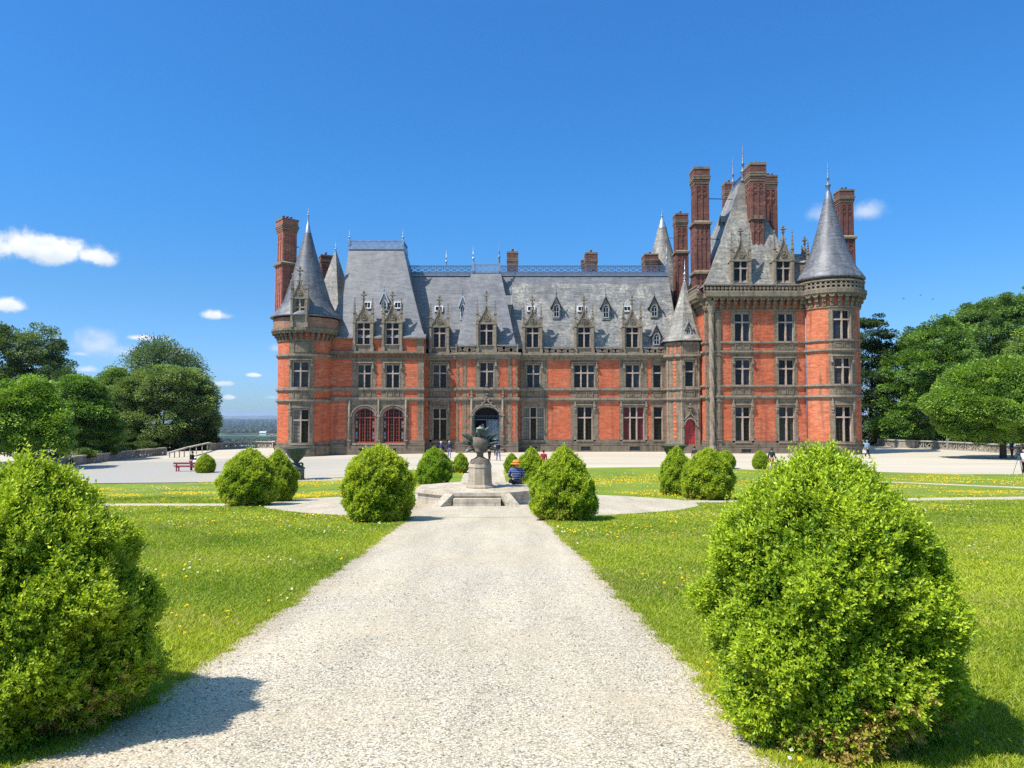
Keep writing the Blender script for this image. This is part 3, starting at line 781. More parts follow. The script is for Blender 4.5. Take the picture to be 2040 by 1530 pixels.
def carved(M, u0, u1, z0, z1, n):
    mb = MB(); mb.box(M, u0, u1, z0, z1, -.07, -.03, 0)
    for i in range(n):
        a, b = u0 + (u1 - u0) * i / n + .06, u0 + (u1 - u0) * (i + 1) / n - .06
        for (p, q) in ((a, a + .07), (b - .07, b)): mb.box(M, p, q, z0, z1, -.13, -.06, 0, 1)
        mb.box(M, a + .07, b - .07, z0, z0 + .07, -.13, -.06, 0); mb.box(M, a + .07, b - .07, z1 - .07, z1, -.13, -.06, 0)
    mb.build('carved_panel', STONE, castle)
for a, b, n in ((862, 890, 2), (1049, 1076, 2), (1146, 1182, 3), (1244, 1277, 2), (1301, 1318, 1)): carved(MC, X(a, YC), X(b, YC), ZLO + .28, ZU - .26, n)
mb = MB(); zt, zb = Z(704.5, YC), Z(718, YC)
mb.box(MC, X(846, YC), X(1327, YC), zt - .22, zt, -.55, .05, 0); mb.box(MC, X(846, YC), X(1327, YC), zt - .45, zt - .22, -.40, .05, 0); mb.box(MC, X(846, YC), X(1327, YC), zb, zt - .45, -.14, .05, 0)
mb.build('cornice', STONE_PALE, castle)
for a, b in ((897, 910), (1083, 1143), (1186, 1239), (1282, 1328)):
    mb = MB(); scrolls(mb, MC, X(a, YC), X(b, YC), Z(705, YC), Z(692, YC), .42); mb.build('balustrade', STONE_PALE, castle)

# ------------------------------------------------------------------ entrance bay
xe0, xe1 = X(909, YE), X(1031.5, YE); ZET = Z(704, YE)
zu_e, zl_e = ZU, ZLO
win_e = W(ME, YE, 955.7, 984, 721.5, 771.5, 2, 740, 'label')
holes = stone_bay(ME, X(946, YE), X(994, YE), zl_e, ZET, [win_e]); window(ME, win_e)
door = dict(u0=X(944, YE), u1=X(995, YE), z0=GZ - .1, z1=Z(810, YE), arch=Z(827, YE))
holes += stone_bay(ME, X(929, YE), X(1011, YE), GZ - .5, zl_e, [door], d1=.75)
wall(ME, xe0, xe1, GZ - .5, ZET, holes)
for a, b in ((909, 914), (921, 929.5), (1011.5, 1020), (1026.5, 1031.5)): stone_bay(ME, X(a, YE), X(b, YE), GZ - .4, ZET, [], tooth=.05)
wall(Plane((xe0, YC), (xe0, YE)), 0, YC - YE, GZ - .5, ZET, [], STONE); wall(Plane((xe1, YE), (xe1, YC)), 0, YC - YE, GZ - .5, ZET, [], STONE)
def inset(M, *q):
    mb = MB(); mb.box(M, *q, 0); mb.build('brick_inset', BRICK, castle)
for c in (934, 1007):
    for t in (812.5, 835.5, 857): inset(ME, X(c - 2, YE), X(c + 2, YE), Z(t + 10, YE), Z(t, YE), -.06, -.04)
for a, b in ((930, 934), (942, 946), (993, 997), (1005, 1009)): inset(ME, X(a, YE), X(b, YE), zl_e + .25, zu_e - .35, -.06, -.04)
for zc, h, p in ((zu_e, .34, .22), (zl_e, .40, .26)):
    course(ME, xe0 - .18, xe1 + .18, zc, h, p)
    for M_ in (Plane((xe0, YC), (xe0, YE)), Plane((xe1, YE), (xe1, YC))): course(M_, .02, YC - YE - .02, zc, h, p * .8)
plinth(ME, xe0 - .05, X(940, YE), Z(880, YE), Z(888, YE)); plinth(ME, X(999, YE), xe1 + .05, Z(880, YE), Z(888, YE))
mb = MB(); zt = Z(703, YE)
for M_, a, b in ((ME, xe0 - .35, xe1 + .35), (Plane((xe0, YC), (xe0, YE)), .05, YC - YE - .02), (Plane((xe1, YE), (xe1, YC)), .02, YC - YE - .05)):
    mb.box(M_, a, b, zt - .22, zt, -.5, .05, 0); mb.box(M_, a + .05, b - .05, zt - .5, zt - .22, -.33, .05, 0); mb.box(M_, a + .1, b - .1, zt - .7, zt - .5, -.12, .05, 0)
mb.build('cornice', STONE_PALE, castle)
for a, b, c, e in ((908, 949, 908, 910.5), (990, 1032, 1029.5, 1032)):
    mb = MB(); scrolls(mb, ME, X(a, YE), X(b, YE), Z(703, YE), Z(687.5, YE), .36); mb.box(ME, X(c, YE), X(e, YE), Z(703, YE), Z(686, YE), -.48, -.1, 0, 1); mb.build('balustrade', STONE_PALE, castle)
# portal: slim colonnettes, moulded arch, crocketed ogee and finial
mb = MB()
for px in (939.5, 1001.5):
    u = X(px, YE); mb.tube(ME(u, GZ, -.16), ME(u, zl_e + .35, -.16), .14, .12, 8); pinnacle(mb, ME, u, zl_e + .2, 1.1, .12, -.2)
    for py in (826, 868, 892): mb.box(ME, u - .2, u + .2, Z(py + 2, YE), Z(py, YE), -.38, -.02, 0, 1)
ap = arch_pts(door['u0'] - .08, door['u1'] + .08, door['arch'], door['z1'] + .08, 14)
mb.ribbon(ME, ap, .22, -.24, -.04); mb.ribbon(ME, arch_pts(door['u0'] - .28, door['u1'] + .28, door['arch'], door['z1'] + .26, 14), .12, -.30, -.04)
for s in (-1, 1):
    uc = (door['u0'] + door['u1']) / 2; a = door['u1'] - uc
    og = [(uc + s * (a * .95 * (1 - t) ** 1.5), door['z1'] - .55 + 1.55 * t ** .9) for t in [k / 8 for k in range(9)]]
    mb.ribbon(ME, og, .13, -.34, -.05)
    for k in (2, 4, 6): mb.box(ME, og[k][0] + s * .05 - .09, og[k][0] + s * .05 + .09, og[k][1] + .08, og[k][1] + .26, -.36, -.1, 0, 1)
cross_finial(mb, ME, uc, door['z1'] + .85, 1.75, -.22, .12)
mb.build('portal_moulding', STONE_PALE, castle)
ed = MB(); zf = Z(836, YE); um = (door['u0'] + door['u1']) / 2
apf = arch_pts(door['u0'], door['u1'], door['arch'], door['z1'], 14)
ed.ribbon(ME, [(door['u0'] + .06, GZ)] + [(um + (a - um) * .96, z - .06) for a, z in apf] + [(door['u1'] - .06, GZ)], .14, .52, .64)
ed.box(ME, door['u0'] + .1, door['u1'] - .1, zf - .06, zf + .06, .5, .64, 0); ed.box(ME, um - .07, um + .07, GZ, zf - .06, .5, .64, 0, 1)
ed_o = ed.build('entrance_door', IRON, castle)
f = MB(); f.poly([ME(a, z, .66) for a, z in apf][::-1] + [ME(door['u0'], zf, .66), ME(door['u1'], zf, .66)][::1], 0)
for k in range(7):
    u = door['u0'] + .25 + (door['u1'] - door['u0'] - .5) * k / 6
    f.ribbon(ME, [(u + .2 * math.cos(q * .9) * (1 - q / 9), zf + .35 + .2 * math.sin(q * .9) * (1 - q / 9)) for q in range(8)], .05, .56, .6, 1)
f.build('fanlight', [DARK, IRON], ed_o)
lf = MB(); lf.poly([ME(um, GZ, .66), ME(door['u1'], GZ, .66), ME(door['u1'], zf, .66), ME(um, zf, .66)], 0)
rs = random.Random(3)
nx, nz = 4, 11; w0 = door['u1'] - .1 - um - .07; h0 = (zf - GZ)
for i in range(nx):
    for j in range(nz):
        c = (um + .07 + w0 * (i + .5) / nx, GZ + h0 * (j + .5) / nz); fl = rs.choice((-1, 1))
        lf.ribbon(ME, [(c[0] + fl * .17 * math.cos(q * .95) * (1 - q / 9), c[1] + .2 * math.sin(q * .95) * (1 - q / 9)) for q in range(8)], .045, .57, .61, 1)
lf.build('door_leaf', [DOOR_GLASS, IRON], ed_o)
op = MB(); op.poly([ME(door['u0'], GZ, 1.6), ME(um, GZ, 1.6), ME(um, zf, 1.6), ME(door['u0'], zf, 1.6)], 0)
op.poly([ME(um - .05, GZ, .66), ME(um - .05, GZ, 1.6), ME(um - .05, zf, 1.6), ME(um - .05, zf, .66)], 0); op.poly([ME(door['u0'] + .05, GZ, 1.6), ME(door['u0'] + .05, GZ, .66), ME(door['u0'] + .05, zf, .66), ME(door['u0'] + .05, zf, 1.6)], 0)
op.poly([ME(door['u0'], zf, .66), ME(um, zf, .66), ME(um, zf, 1.6), ME(door['u0'], zf, 1.6)], 0)
op.box(ME, um - .62, um - .36, GZ + .9, zf - .5, 1.5, 1.58, 1, 1)  # pale strip painted in for the streak of light indoors
op.build('door_opening', [DARK, DOOR_GLASS], ed_o)
st = MB(); st.box(ME, X(936, YE), X(1004, YE), GZ - .2, GZ + .16, -.9, .6, 0, 1); st.build('doorstep', STONE_PALE, castle)

# ------------------------------------------------------------------ left pavilion
xl0, xl1 = X(640, YL), X(844.5, YL); ZLT = Z(673, YL)
aw = [W(ML, YL, 706, 747, 813, 882.5, arch=Z(829, YL)), W(ML, YL, 762.5, 805.5, 813, 882.5, arch=Z(829, YL))]
holes = stone_bay(ML, X(690, YL), X(815, YL), GZ - .4, ZLO, aw)
ffw = [W(ML, YL, 712, 739.6, 726, 773, 2, 744, 'label'), W(ML, YL, 768.5, 796, 726, 773, 2, 744, 'label')]
for (l, r), q in zip(((701, 750), (759, 806)), ffw):
    holes += stone_bay(ML, X(l, YL), X(r, YL), ZLO, Z(714, YL), [q]); window(ML, q)
stone_bay(ML, X(832, YL), xl1, GZ - .4, Z(714, YL), [], .06)
holes += [(X(c, YL) - .74, X(c, YL) + .74, Z(686, YL), ZLT) for c in (723.5, 781)]
wall(ML, xl0, xl1, GZ - .5, ZLT, holes)
wall(Plane((xl1, YL), (xl1, YC + 9)), 0, YC + 9 - YL, GZ - .5, ZLT, [], BRICK)
for q in aw:
    mb = MB(); u0, u1 = q['u0'], q['u1']
    mb.ribbon(ML, [(u0 + .05, q['z0'])] + [(u0 + .05 + (a - u0) * (u1 - u0 - .1) / (u1 - u0), z - .05) for a, z in arch_pts(u0, u1, q['arch'], q['z1'])] + [(u1 - .05, q['z0'])], .10, .16, .3)
    zt = Z(832, YL); n = 4
    for k in range(1, n): u = u0 + (u1 - u0) * k / n; mb.box(ML, u - .04, u + .04, q['z0'], Z(818 if k != 2 else 814.5, YL), .16, .3, 0, 1)
    mb.box(ML, u0 + .1, u1 - .1, zt - .05, zt + .05, .15, .29, 0); mb.box(ML, u0 + .1, u1 - .1, q['z0'], q['z0'] + .14, .15, .3, 0)
    o = mb.build('arched_window', RED_WOOD, castle)
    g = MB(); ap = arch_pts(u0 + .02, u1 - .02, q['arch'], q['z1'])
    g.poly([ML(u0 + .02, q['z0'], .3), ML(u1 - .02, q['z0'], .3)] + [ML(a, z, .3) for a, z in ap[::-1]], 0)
    for k in range(1, 9):
        if k in (2, 4, 6): continue
        u = u0 + (u1 - u0) * k / 8; g.box(ML, u - .018, u + .018, q['z0'] + .1, Z(820, YL), .26, .296, 1, 1)
    for k in range(1, 9):
        z = q['z0'] + (Z(816, YL) - q['z0']) * k / 9; g.box(ML, u0 + .08, u1 - .08, z - .018, z + .018, .262, .297, 1)
    for a, b in ((u0 + .12, u0 + .34), (u1 - .36, u1 - .14)):  # pale strips painted into the pane for light showing through from behind
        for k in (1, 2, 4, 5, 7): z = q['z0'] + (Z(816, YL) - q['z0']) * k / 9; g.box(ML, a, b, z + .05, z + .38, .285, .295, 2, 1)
    g.build('pane', [GLASS, plain('dull_red_bar', (.17, .055, .05), .6), plain('painted_far_daylight', (.22, .27, .31), .2)], o)
mb = MB()
for q in aw:
    mb.ribbon(ML, arch_pts(q['u0'] - .1, q['u1'] + .1, q['arch'], q['z1'] + .1, 14), .2, -.16, -.04); mb.ribbon(ML, arch_pts(q['u0'] - .34, q['u1'] + .34, q['arch'] - .1, q['z1'] + .33, 14), .12, -.26, -.04)
    mb.box(ML, q['u0'] - .2, q['u1'] + .2, q['z0'] - .22, q['z0'] - .02, -.22, .3, 0)
for px in (697, 755, 809.5):
    u = X(px, YL); mb.box(ML, u - .16, u + .16, GZ - .2, ZLO, -.2, -.04, 0, 1); mb.tube(ML(u, GZ + .6, -.24), ML(u, ZLO, -.24), .09, .09, 6)
    for py in (828, 876): mb.box(ML, u - .22, u + .22, Z(py + 2, YL), Z(py, YL), -.33, -.04, 0, 1)
mb.build('arcade_moulding', STONE_PALE, castle)
plinth(ML, xl0, X(690, YL), Z(877, YL), Z(886, YL)); plinth(ML, X(814, YL), xl1 + .1, Z(877, YL), Z(886, YL))
mb = MB(); mb.box(ML, X(690, YL), X(814, YL), GZ - .5, Z(888, YL), -.22, -.03, 0); mb.build('plinth', STONE_BASE, castle)
for a, b in ((716, 735), (784, 790)):
    v = MB(); v.box(ML, X(a, YL), X(b, YL), Z(899, YL), Z(893, YL), -.235, -.2, 0, 1); v.build('cellar_vent', DARK, castle)
course(ML, xl0, xl1 + .05, ZU); course(ML, xl0, xl1 + .05, ZLO, .40, .26)
for a, b in ((712, 740), (769, 796)): carved(ML, X(a, YL), X(b, YL), ZLO + .28, ZU - .26, 2)
corbels(ML, xl0, xl1 + .05, Z(714, YL), Z(700, YL), .36, 26, .22)
for a, b in ((668, 703), (745, 761), (803, 848)):
    mb = MB(); q = X(a, YL), X(b, YL); mb.box(ML, q[0], q[1], ZLT - .12, ZLT + .05, -.34, .1, 0)
    P = [ML(q[0], ZLT + .05, -.34), ML(q[1], ZLT + .05, -.34), ML(q[1], ZLT + .42, .25), ML(q[0], ZLT + .42, .25)]; mb.poly(P, 1)
    mb.build('eaves_ledge', [STONE, SLATE], castle)
stone_bay(ML, X(829, YL), xl1, Z(700, YL), ZLT - .12, [], .05)
roof_mesh([rect(X(650, YL), X(847.5, YL), YL + .05, 97, ZLT + .02), rect(X(654, 84.5), X(840, 84.5), 84.55, 96.4, Z(655, 84.5)), rect(X(682, 86.5), X(820.5, 86.5), 86.45, 94.5, Z(577, 86.5)), rect(X(695, 88.5, 496), X(803.5, 88.5, 496), 88.5, 92, Z(496, 88.5))], [SLATE])
mb = MB(); a, b = X(694, 88.4, 490), X(804.5, 88.4, 490); z0 = Z(497, 88.4)
mb.box(ALL, a, b, z0, z0 + .5, 88.35, 92.1, 0, 1)
for x in (a + .12, b - .12): mb.box(ALL, x - .13, x + .13, z0 + .5, Z(478, 88.4), 88.3, 88.56, 0, 1)
mb.build('ridge_cap', ZINC, castle)
ridge_railing((a + .25, 88.45, z0 + .5), (b - .25, 88.45, z0 + .5), Z(478.5, 88.4) - z0 - .5, .75, ZINC)
ridge_railing((b - .1, 88.6, z0 + .5), (b - .1, 92, z0 + .5), Z(478.5, 88.4) - z0 - .5, .85, RAIL_BLUE)
for x, t in ((a + .12, 457), (b - .12, 455)): finial((x, 88.43, Z(478, 88.4)), Z(t, 88.4) - Z(478, 88.4), .06)
for c in (723.5, 781): stone_dormer(ML, X(c, YL), 1.17, Z(701, YL), Z(686, YL), Z(644, YL), Z(602, YL), Z(581, YL), 1.48, Z(656, YL), 3.2, SLATE)

# ------------------------------------------------------------------ left round tower
cl = (X(610, 84.8), 84.8); RL = 3.12; CL = Cyl(cl, RL); YLf = 81.7
def WC(C, Yf, l, r, t, b, tr, **k): return dict(u0=C.u_at(l, (t + b) / 2), u1=C.u_at(r, (t + b) / 2), z0=Z(b, Yf), z1=Z(t, Yf), lights=2, tr=Z(tr, Yf), **k)
A1 = math.pi * .98 * RL
wins = [WC(CL, YLf, 582, 616, 815, 884, 837, hood='drop', zhood=Z(803, YLf), glass=[BLIND, GLASS]), WC(CL, YLf, 582, 616, 720, 771, 739, hood='label')]
holes = stone_bay(CL, CL.u_at(575), CL.u_at(626), GZ - .4, Z(677, YLf), wins, .07)
for q in wins: window(CL, q)
wall(CL, -A1, A1, GZ - .5, Z(650, YLf), holes)
plinth(CL, -A1, A1, Z(882, YLf), Z(890, YLf))
for py, h, p in ((776.5, .38, .24), (798.5, .34, .26), (708, .36, .24)): course(CL, -A1, A1, Z(py, YLf), h, p)
carved(CL, CL.u_at(584), CL.u_at(614), Z(795, YLf), Z(780.5, YLf), 2); carved(CL, CL.u_at(584), CL.u_at(620), Z(702, YLf), Z(681, YLf), 1)
corbels(CL, -A1, A1, Z(676, YLf), Z(653.5, YLf), .72, 34, .28)
par = MB(); rp = RL + .58
par.lathe(cl, [(rp, Z(654, 81.2)), (rp, Z(631, 81.2))], 40); par.build('parapet_wall', m_brick('parapet_brick', (.40, .17, .10), (.25, .17, .12), (.24, .2, .15)), castle)
ck = 84.8 / F_PX
prof = [(70.5 * ck, Z(637, 84.8)), (70.5 * ck, Z(635, 84.8)), (63 * ck, Z(627, 84.8)), (54 * ck, Z(616.5, 84.8)), (46.5 * ck, Z(602, 84.8)), (36.5 * ck, Z(570, 84.8)), (26.5 * ck, Z(536, 84.8)), (14.3 * ck, Z(495, 84.8)), (6.3 * ck, Z(464, 84.8))]
mb = MB(); mb.lathe(cl, [(65 * ck, Z(637, 84.8))] + prof, 40); mb.build('conical_roof', SLATE_CONE, castle)
mb = MB(); mb.lathe(cl, [(6.6 * ck, Z(465, 84.8)), (2.8 * ck, Z(447, 84.8)), (2.2 * ck, Z(446, 84.8)), (1.2 * ck, Z(432, 84.8))], 20); mb.build('zinc_cap', ZINC, castle)
finial((cl[0], cl[1], Z(434, 84.8)), Z(414, 84.8) - Z(434, 84.8), .06)
stone_dormer(Front(81.15), X(595.3, 81.15), .95, Z(652, 81.15), Z(627, 81.15), Z(595.5, 81.15), Z(553, 81.15), Z(532, 81.15), 1.12, Z(612, 81.15), 3.0, SLATE_CONE, BLIND)
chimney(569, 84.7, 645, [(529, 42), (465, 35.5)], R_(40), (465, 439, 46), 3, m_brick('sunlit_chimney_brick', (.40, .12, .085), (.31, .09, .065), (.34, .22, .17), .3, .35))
chimney(647, 93, 610, [(529, 21)], R_(25), (529, 510, 29), 1)
spc = (X(668, 92, 560), 92)
def sq(r, z, a): return [(spc[0] + r * math.sin(a + k * math.pi / 2), spc[1] - r * math.cos(a + k * math.pi / 2), z) for k in range(4)]
kk = 92 / F_PX
roof_mesh([sq(44 * kk, Z(625, 92), R_(22)), sq(23 * kk, Z(563, 92), R_(22)), sq(.12, Z(501, 92), R_(22))], [SLATE_GREY], 'spire')
finial((spc[0], spc[1], Z(501, 92)), Z(481, 92) - Z(501, 92), .06)
# rear walls that close the block behind what the photograph shows
wall(Plane((xl0, 97), (xl0, YL)), 0, 97 - YL, GZ - .5, ZLT, []); wall(Plane((X(1600, YR), 97), (xl0, 97)), 0, X(1600, YR) - xl0, GZ - .5, ZCT, [])

# ------------------------------------------------------------------ main roof
zr, Yr = Z(548, 90.5), 90.5; ze = Z(695, 86.25)
def roofY(py):
    Y = 87.0
    for _ in range(30): Y = 86.25 + (Z(py, Y) - ze) / (zr - ze) * (Yr - 86.25)
    return Y
zm = Z(565, roofY(565)); Ym = roofY(565)
for (l, r, m0) in ((800, 1020, SLATE), (1020, 1352, SLATE_OLD)):
    rr = r if r < 1300 else 1331
    xr2 = X(rr, Yr, 548)
    if r < 1300: x0, x1, x2, xa = X(l, 87), X(r, 87), X(r, 87), X(l, 87)
    else: x0, x1, x2, xa = X(1020, 87), X(1352, 87), X(1331, Yr, 548), X(1020, 87)
    roof_mesh([rect(x0, x1, 86.25, 97, ze), rect(xa, x1 + (x2 - x1) * .88, Ym, 96.2, zm), rect(xa, x2, Yr, 95, zr)], [m0, SLATE], 'roof', [0, 1])
mb = MB(); a, b = X(812, Yr, 545), X(1331, Yr, 545); mb.box(ALL, a, b, zr - .02, Z(543, Yr), Yr - .1, 95, 0, 1); mb.box(ALL, a, b, zr - .12, zr - .02, Yr - .2, Yr + .3, 1, 1); mb.build('ridge_cap', [LEAD, ZINC], castle)
ridge_railing((a, Yr + .05, Z(543, Yr)), (X(941, Yr, 540), Yr + .05, Z(543, Yr)), Z(529, Yr) - Z(543, Yr), .9)
ridge_railing((X(997, Yr, 540), Yr + .05, Z(543, Yr)), (b - .3, Yr + .05, Z(543, Yr)), Z(529, Yr) - Z(543, Yr), .9)
mb = MB(); mb.box(ALL, b - .3, b, Z(543, Yr), Z(526, Yr), Yr - .1, Yr + .2, 0, 1); mb.build('ridge_post', ZINC, castle)
finial((b - .15, Yr + .05, Z(526, Yr)), Z(484, Yr) - Z(526, Yr), .05); finial((X(889, 91.5, 530), 91.5, Z(530, 91.5)), Z(497, 91.5) - Z(530, 91.5), .06)
ze2 = Z(690, YE + .3)
roof_mesh([rect(X(910, YE + .3), X(1028.5, YE + .3), YE + .3, 93, ze2), rect(X(939, 89.3, 543), X(997.5, 89.3, 543), 89.3, 92.5, Z(543, 89.3))], [SLATE])
a, b = X(940, 89.25, 540), X(997, 89.25, 540); zz = Z(543, 89.25)
mb = MB(); mb.box(ALL, a, b, zz - .05, zz + .12, 89.2, 92.6, 0, 1)
for x in (a + .16, b - .16): mb.box(ALL, x - .15, x + .15, zz + .12, Z(524, 89.25), 89.12, 89.42, 0, 1)
mb.build('ridge_cap', ZINC, castle)
ridge_railing((a + .3, 89.27, zz + .12), (b - .3, 89.27, zz + .12), Z(526, 89.25) - zz - .12, .8, ZINC)
finial((a + .16, 89.27, Z(524, 89.25)), Z(490, 89.25) - Z(524, 89.25), .07); finial((b - .16, 89.27, Z(524, 89.25)), Z(478, 89.25) - Z(524, 89.25), .07, 'finial', LEAD)
for c in (875, 1061, 1164, 1260): stone_dormer(MC, X(c, YC), 1.17, Z(707, YC), Z(692, YC), Z(652.5, YC), Z(612, YC), Z(590, YC), 1.45, Z(664, YC), 3.4)
stone_dormer(ME, X(969, YE), 1.17, Z(704, YE), Z(687.5, YE), Z(646, YE), Z(604, YE), Z(581, YE), 1.5, Z(659, YE), 4)
for px, w_, pb, ps, pr, pt, mt in ((922, 17, 637, 610, 588, 575, WHITE_FRAME), (1108.5, 24, 636, 610, 588, 572, None), (1207, 24, 637, 611, 588, 572, None), (1303.5, 25, 634, 611, 586.5, 580, None), (1308, 25, 690, 668, 645, 640, None)):
    Yf = roofY(pb) - .15; lucarne(Front(Yf), X(px, Yf, pb), w_ / F_PX * Yf, Z(pb, Yf), Z(ps, Yf), Z(pr, Yf), Z(pt, Yf), 2.4, mt)
xs = X(1017, 88.2, 610); lucarne(Plane((xs, 86), (xs, 90), 86), 87.75, 1.0, Z(640, 87.6), Z(606, 87.6), Z(588, 87.6), Z(570, 87.6), .9)
for px in (874, 1058, 1158.5, 1250): skylight(px, 609.5, 622, 8.4, roofY(624) - .02, (zr - ze) / (Yr - 86.25))
def roofYL(py): 
    z0_, z1_ = Z(655, 84.5), Z(496, 88.5); Y = 86
    for _ in range(30): Y = 84.55 + (Z(py, Y) - z0_) / (z1_ - z0_) * 3.95
    return Y
Yf = roofYL(619) - .2; lucarne(Front(Yf), X(765.5, Yf, 610), 20 / F_PX * Yf, Z(619, Yf), Z(602, Yf), Z(581, Yf), Z(568, Yf), 2.2, WHITE_FRAME)
for px in (732, 792): skylight(px, 601, 616, 7.5, roofYL(617) - .02, 2.7)
chimney(1021, 95, 575, [(530, 20)], 0, (530, 503, 23), 1); chimney(1178, 95, 575, [(530, 24)], 0, (530, 505, 28), 1); chimney(1166, 98, 575, [(534, 14)], 0, (534, 519, 18), 0, ribs=False); chimney(1296, 94.5, 575, [(530, 30)], 0, (530, 509, 35), 1, aspect=1.3)
# rear turret
bc = (X(1319.5, 96, 500), 96); kb = 96 / F_PX
mb = MB(); mb.lathe(bc, [(49 * kb, Z(615, 96)), (40 * kb, Z(573, 96)), (29 * kb, Z(530, 96)), (21 * kb, Z(502, 96)), (13.5 * kb, Z(476, 96)), (8.5 * kb, Z(454, 96))], 28); mb.build('conical_roof', SLATE_GREY, castle)
mb = MB(); mb.lathe(bc, [(9 * kb, Z(454.5, 96)), (5.5 * kb, Z(444, 96)), (2.5 * kb, Z(436, 96)), (0, Z(434, 96))], 16); mb.build('zinc_cap', ZINC, castle)
mb = MB(); mb.lathe(bc, [(42 * kb, GZ), (42 * kb, Z(612, 96))], 28); mb.build('wall', BRICK, castle)
finial((bc[0], bc[1], Z(435, 96)), Z(415, 96) - Z(435, 96), .07)

# ------------------------------------------------------------------ polygonal stair turret
YS = 83.6; xa, xb = X(1359, YS), X(1393, YS); sd = xb - xa; sc_ = ((xa + xb) / 2, YS + sd * 1.2071); Ro = sd * 1.3066
def octv(r, z=None): 
    L = [(sc_[0] + r * math.sin(R_(22.5 + 45 * k)), sc_[1] - r * math.cos(R_(22.5 + 45 * k))) for k in range(8)]
    return L if z is None else [(x, y, z) for x, y in L]
V8 = octv(Ro); ZST = Z(681, YS)
PF = Plane(V8[7], V8[0], V8[7][0])
dw = dict(u0=X(1363.5, YS), u1=X(1385, YS), z0=Z(886, YS), z1=Z(834, YS), arch=Z(847, YS))
fw = W(PF, YS, 1364.6, 1382.5, 719, 769.5, 1, 740, 'label')
for k in range(8):
    P = Plane(V8[k - 1], V8[k], V8[k - 1][0] if k == 0 else 0.0); u0 = P.u0
    holes = []
    if k == 0:
        holes = stone_bay(P, u0 + .02, u0 + P.L - .02, GZ - .4, ZST, [dw, fw], 0.0, d0=-.03); window(P, fw)
    wall(P, u0, u0 + P.L, GZ - .5, ZST, holes, STONE)
    if k in (6, 7):
        mb = MB(); zz = GZ + 1.6; i = 0
        while zz < Z(716, YS):
            m = P.L * .5; w_ = .14 if i % 2 else .24
            if not (ZLO - .3 < zz < ZLO + .2 or ZU - .5 < zz < ZU + .2): mb.box(P, m - w_, m + w_, zz, zz + .36, -.03, .01, 0)
            zz += .42; i += 1
        for q in range(3): mb.box(P, P.L * (.2 + .28 * q), P.L * (.2 + .28 * q) + .28, Z(704, YS), Z(686, YS), -.03, .01, 0)
        mb.build('brick_inset', BRICK, castle)
    e = .06
    course(P, u0 - e, u0 + P.L + e, ZU, .34, .2); course(P, u0 - e, u0 + P.L + e, ZLO, .4, .24); course(P, u0 - e * 2, u0 + P.L + e * 2, Z(709, YS), .42, .34); plinth(P, u0 - e, u0 + P.L + e, Z(877, YS), Z(886, YS), .06, .16) if k != 0 else None
    mb = MB(); mb.box(P, u0, u0 + .14, GZ, ZST, -.07, -.02, 0, 1); mb.box(P, u0 + P.L - .14, u0 + P.L, GZ, ZST, -.07, -.02, 0, 1); mb.box(P, u0, u0 + P.L, Z(686, YS), ZST, -.14, .02, 0, 1); mb.build('pilaster', STONE_PALE, castle)
carved(PF, fw['u0'] - .1, fw['u1'] + .1, ZLO + .28, ZU - .26, 1)
R8 = lambda r, py: octv(r, Z(py, sc_[1]))
roof_mesh([R8(Ro * 1.2, 683), R8(Ro * 1.2, 681.5), R8(Ro * .98, 672), R8(Ro * .72, 650), R8(Ro * .34, 600), R8(.1, 556)], [SLATE_GREY], 'spire')
mb = MB(); mb.lathe(sc_, [(.24, Z(567, sc_[1])), (.12, Z(556, sc_[1])), (.05, Z(554, sc_[1]))], 8); mb.build('zinc_cap', ZINC, castle)
finial((sc_[0], sc_[1], Z(556, sc_[1])), Z(517, sc_[1]) - Z(556, sc_[1]), .09)
lucarne(Front(83.75), X(1373, 83.75), .9, Z(674, 83.75), Z(655, 83.75), Z(637, 83.75), Z(632, 83.75), 1.6)
mb = MB(); ap = arch_pts(dw['u0'] + .04, dw['u1'] - .04, dw['arch'], dw['z1'] - .06)
mb.poly([PF(dw['u0'], dw['z0'], .3), PF(dw['u1'], dw['z0'], .3)] + [PF(a, z, .3) for a, z in ap[::-1]], 0)
um2 = (dw['u0'] + dw['u1']) / 2
for a, b, c, e in ((dw['u0'], dw['u0'] + .1, dw['z0'], dw['arch']), (dw['u1'] - .1, dw['u1'], dw['z0'], dw['arch']), (um2 - .05, um2 + .05, dw['z0'], dw['z1'] - .12), (dw['u0'] + .1, um2 - .05, dw['z0'] + 1.15, dw['z0'] + 1.27), (um2 + .05, dw['u1'] - .1, dw['z0'] + 1.15, dw['z0'] + 1.27), (dw['u0'] + .1, um2 - .05, dw['z0'], dw['z0'] + .14), (um2 + .05, dw['u1'] - .1, dw['z0'], dw['z0'] + .14)): mb.box(PF, a, b, c, e, .25, .31, 0, 1)
mb.build('side_door', RED_DOOR, castle)
mb = MB(); mb.ribbon(PF, arch_pts(dw['u0'] - .06, dw['u1'] + .06, dw['arch'], dw['z1'] + .06), .16, -.2, -.02)
for s in (-1, 1):
    og = [(um2 + s * .75 * (1 - t) ** 1.5, dw['z1'] - .15 + .95 * t) for t in [k / 6 for k in range(7)]]; mb.ribbon(PF, og, .10, -.24, -.03)
    pinnacle(mb, PF, um2 + s * .82, dw['arch'] - .2, 2.2, .08, -.14)
cross_finial(mb, PF, um2, dw['z1'] + .6, 1.15, -.14, .09); mb.build('portal_moulding', STONE_PALE, castle)
mb = MB()
for k in range(5): mb.box(PF, dw['u0'] - .45 - .03 * k, dw['u1'] + .45 + .03 * k, GZ - .2, dw['z0'] - .17 * k - .02, -.35 - .3 * k, -.06 - .3 * k + .32, 0, 1)
mb.build('steps', STONE, castle)

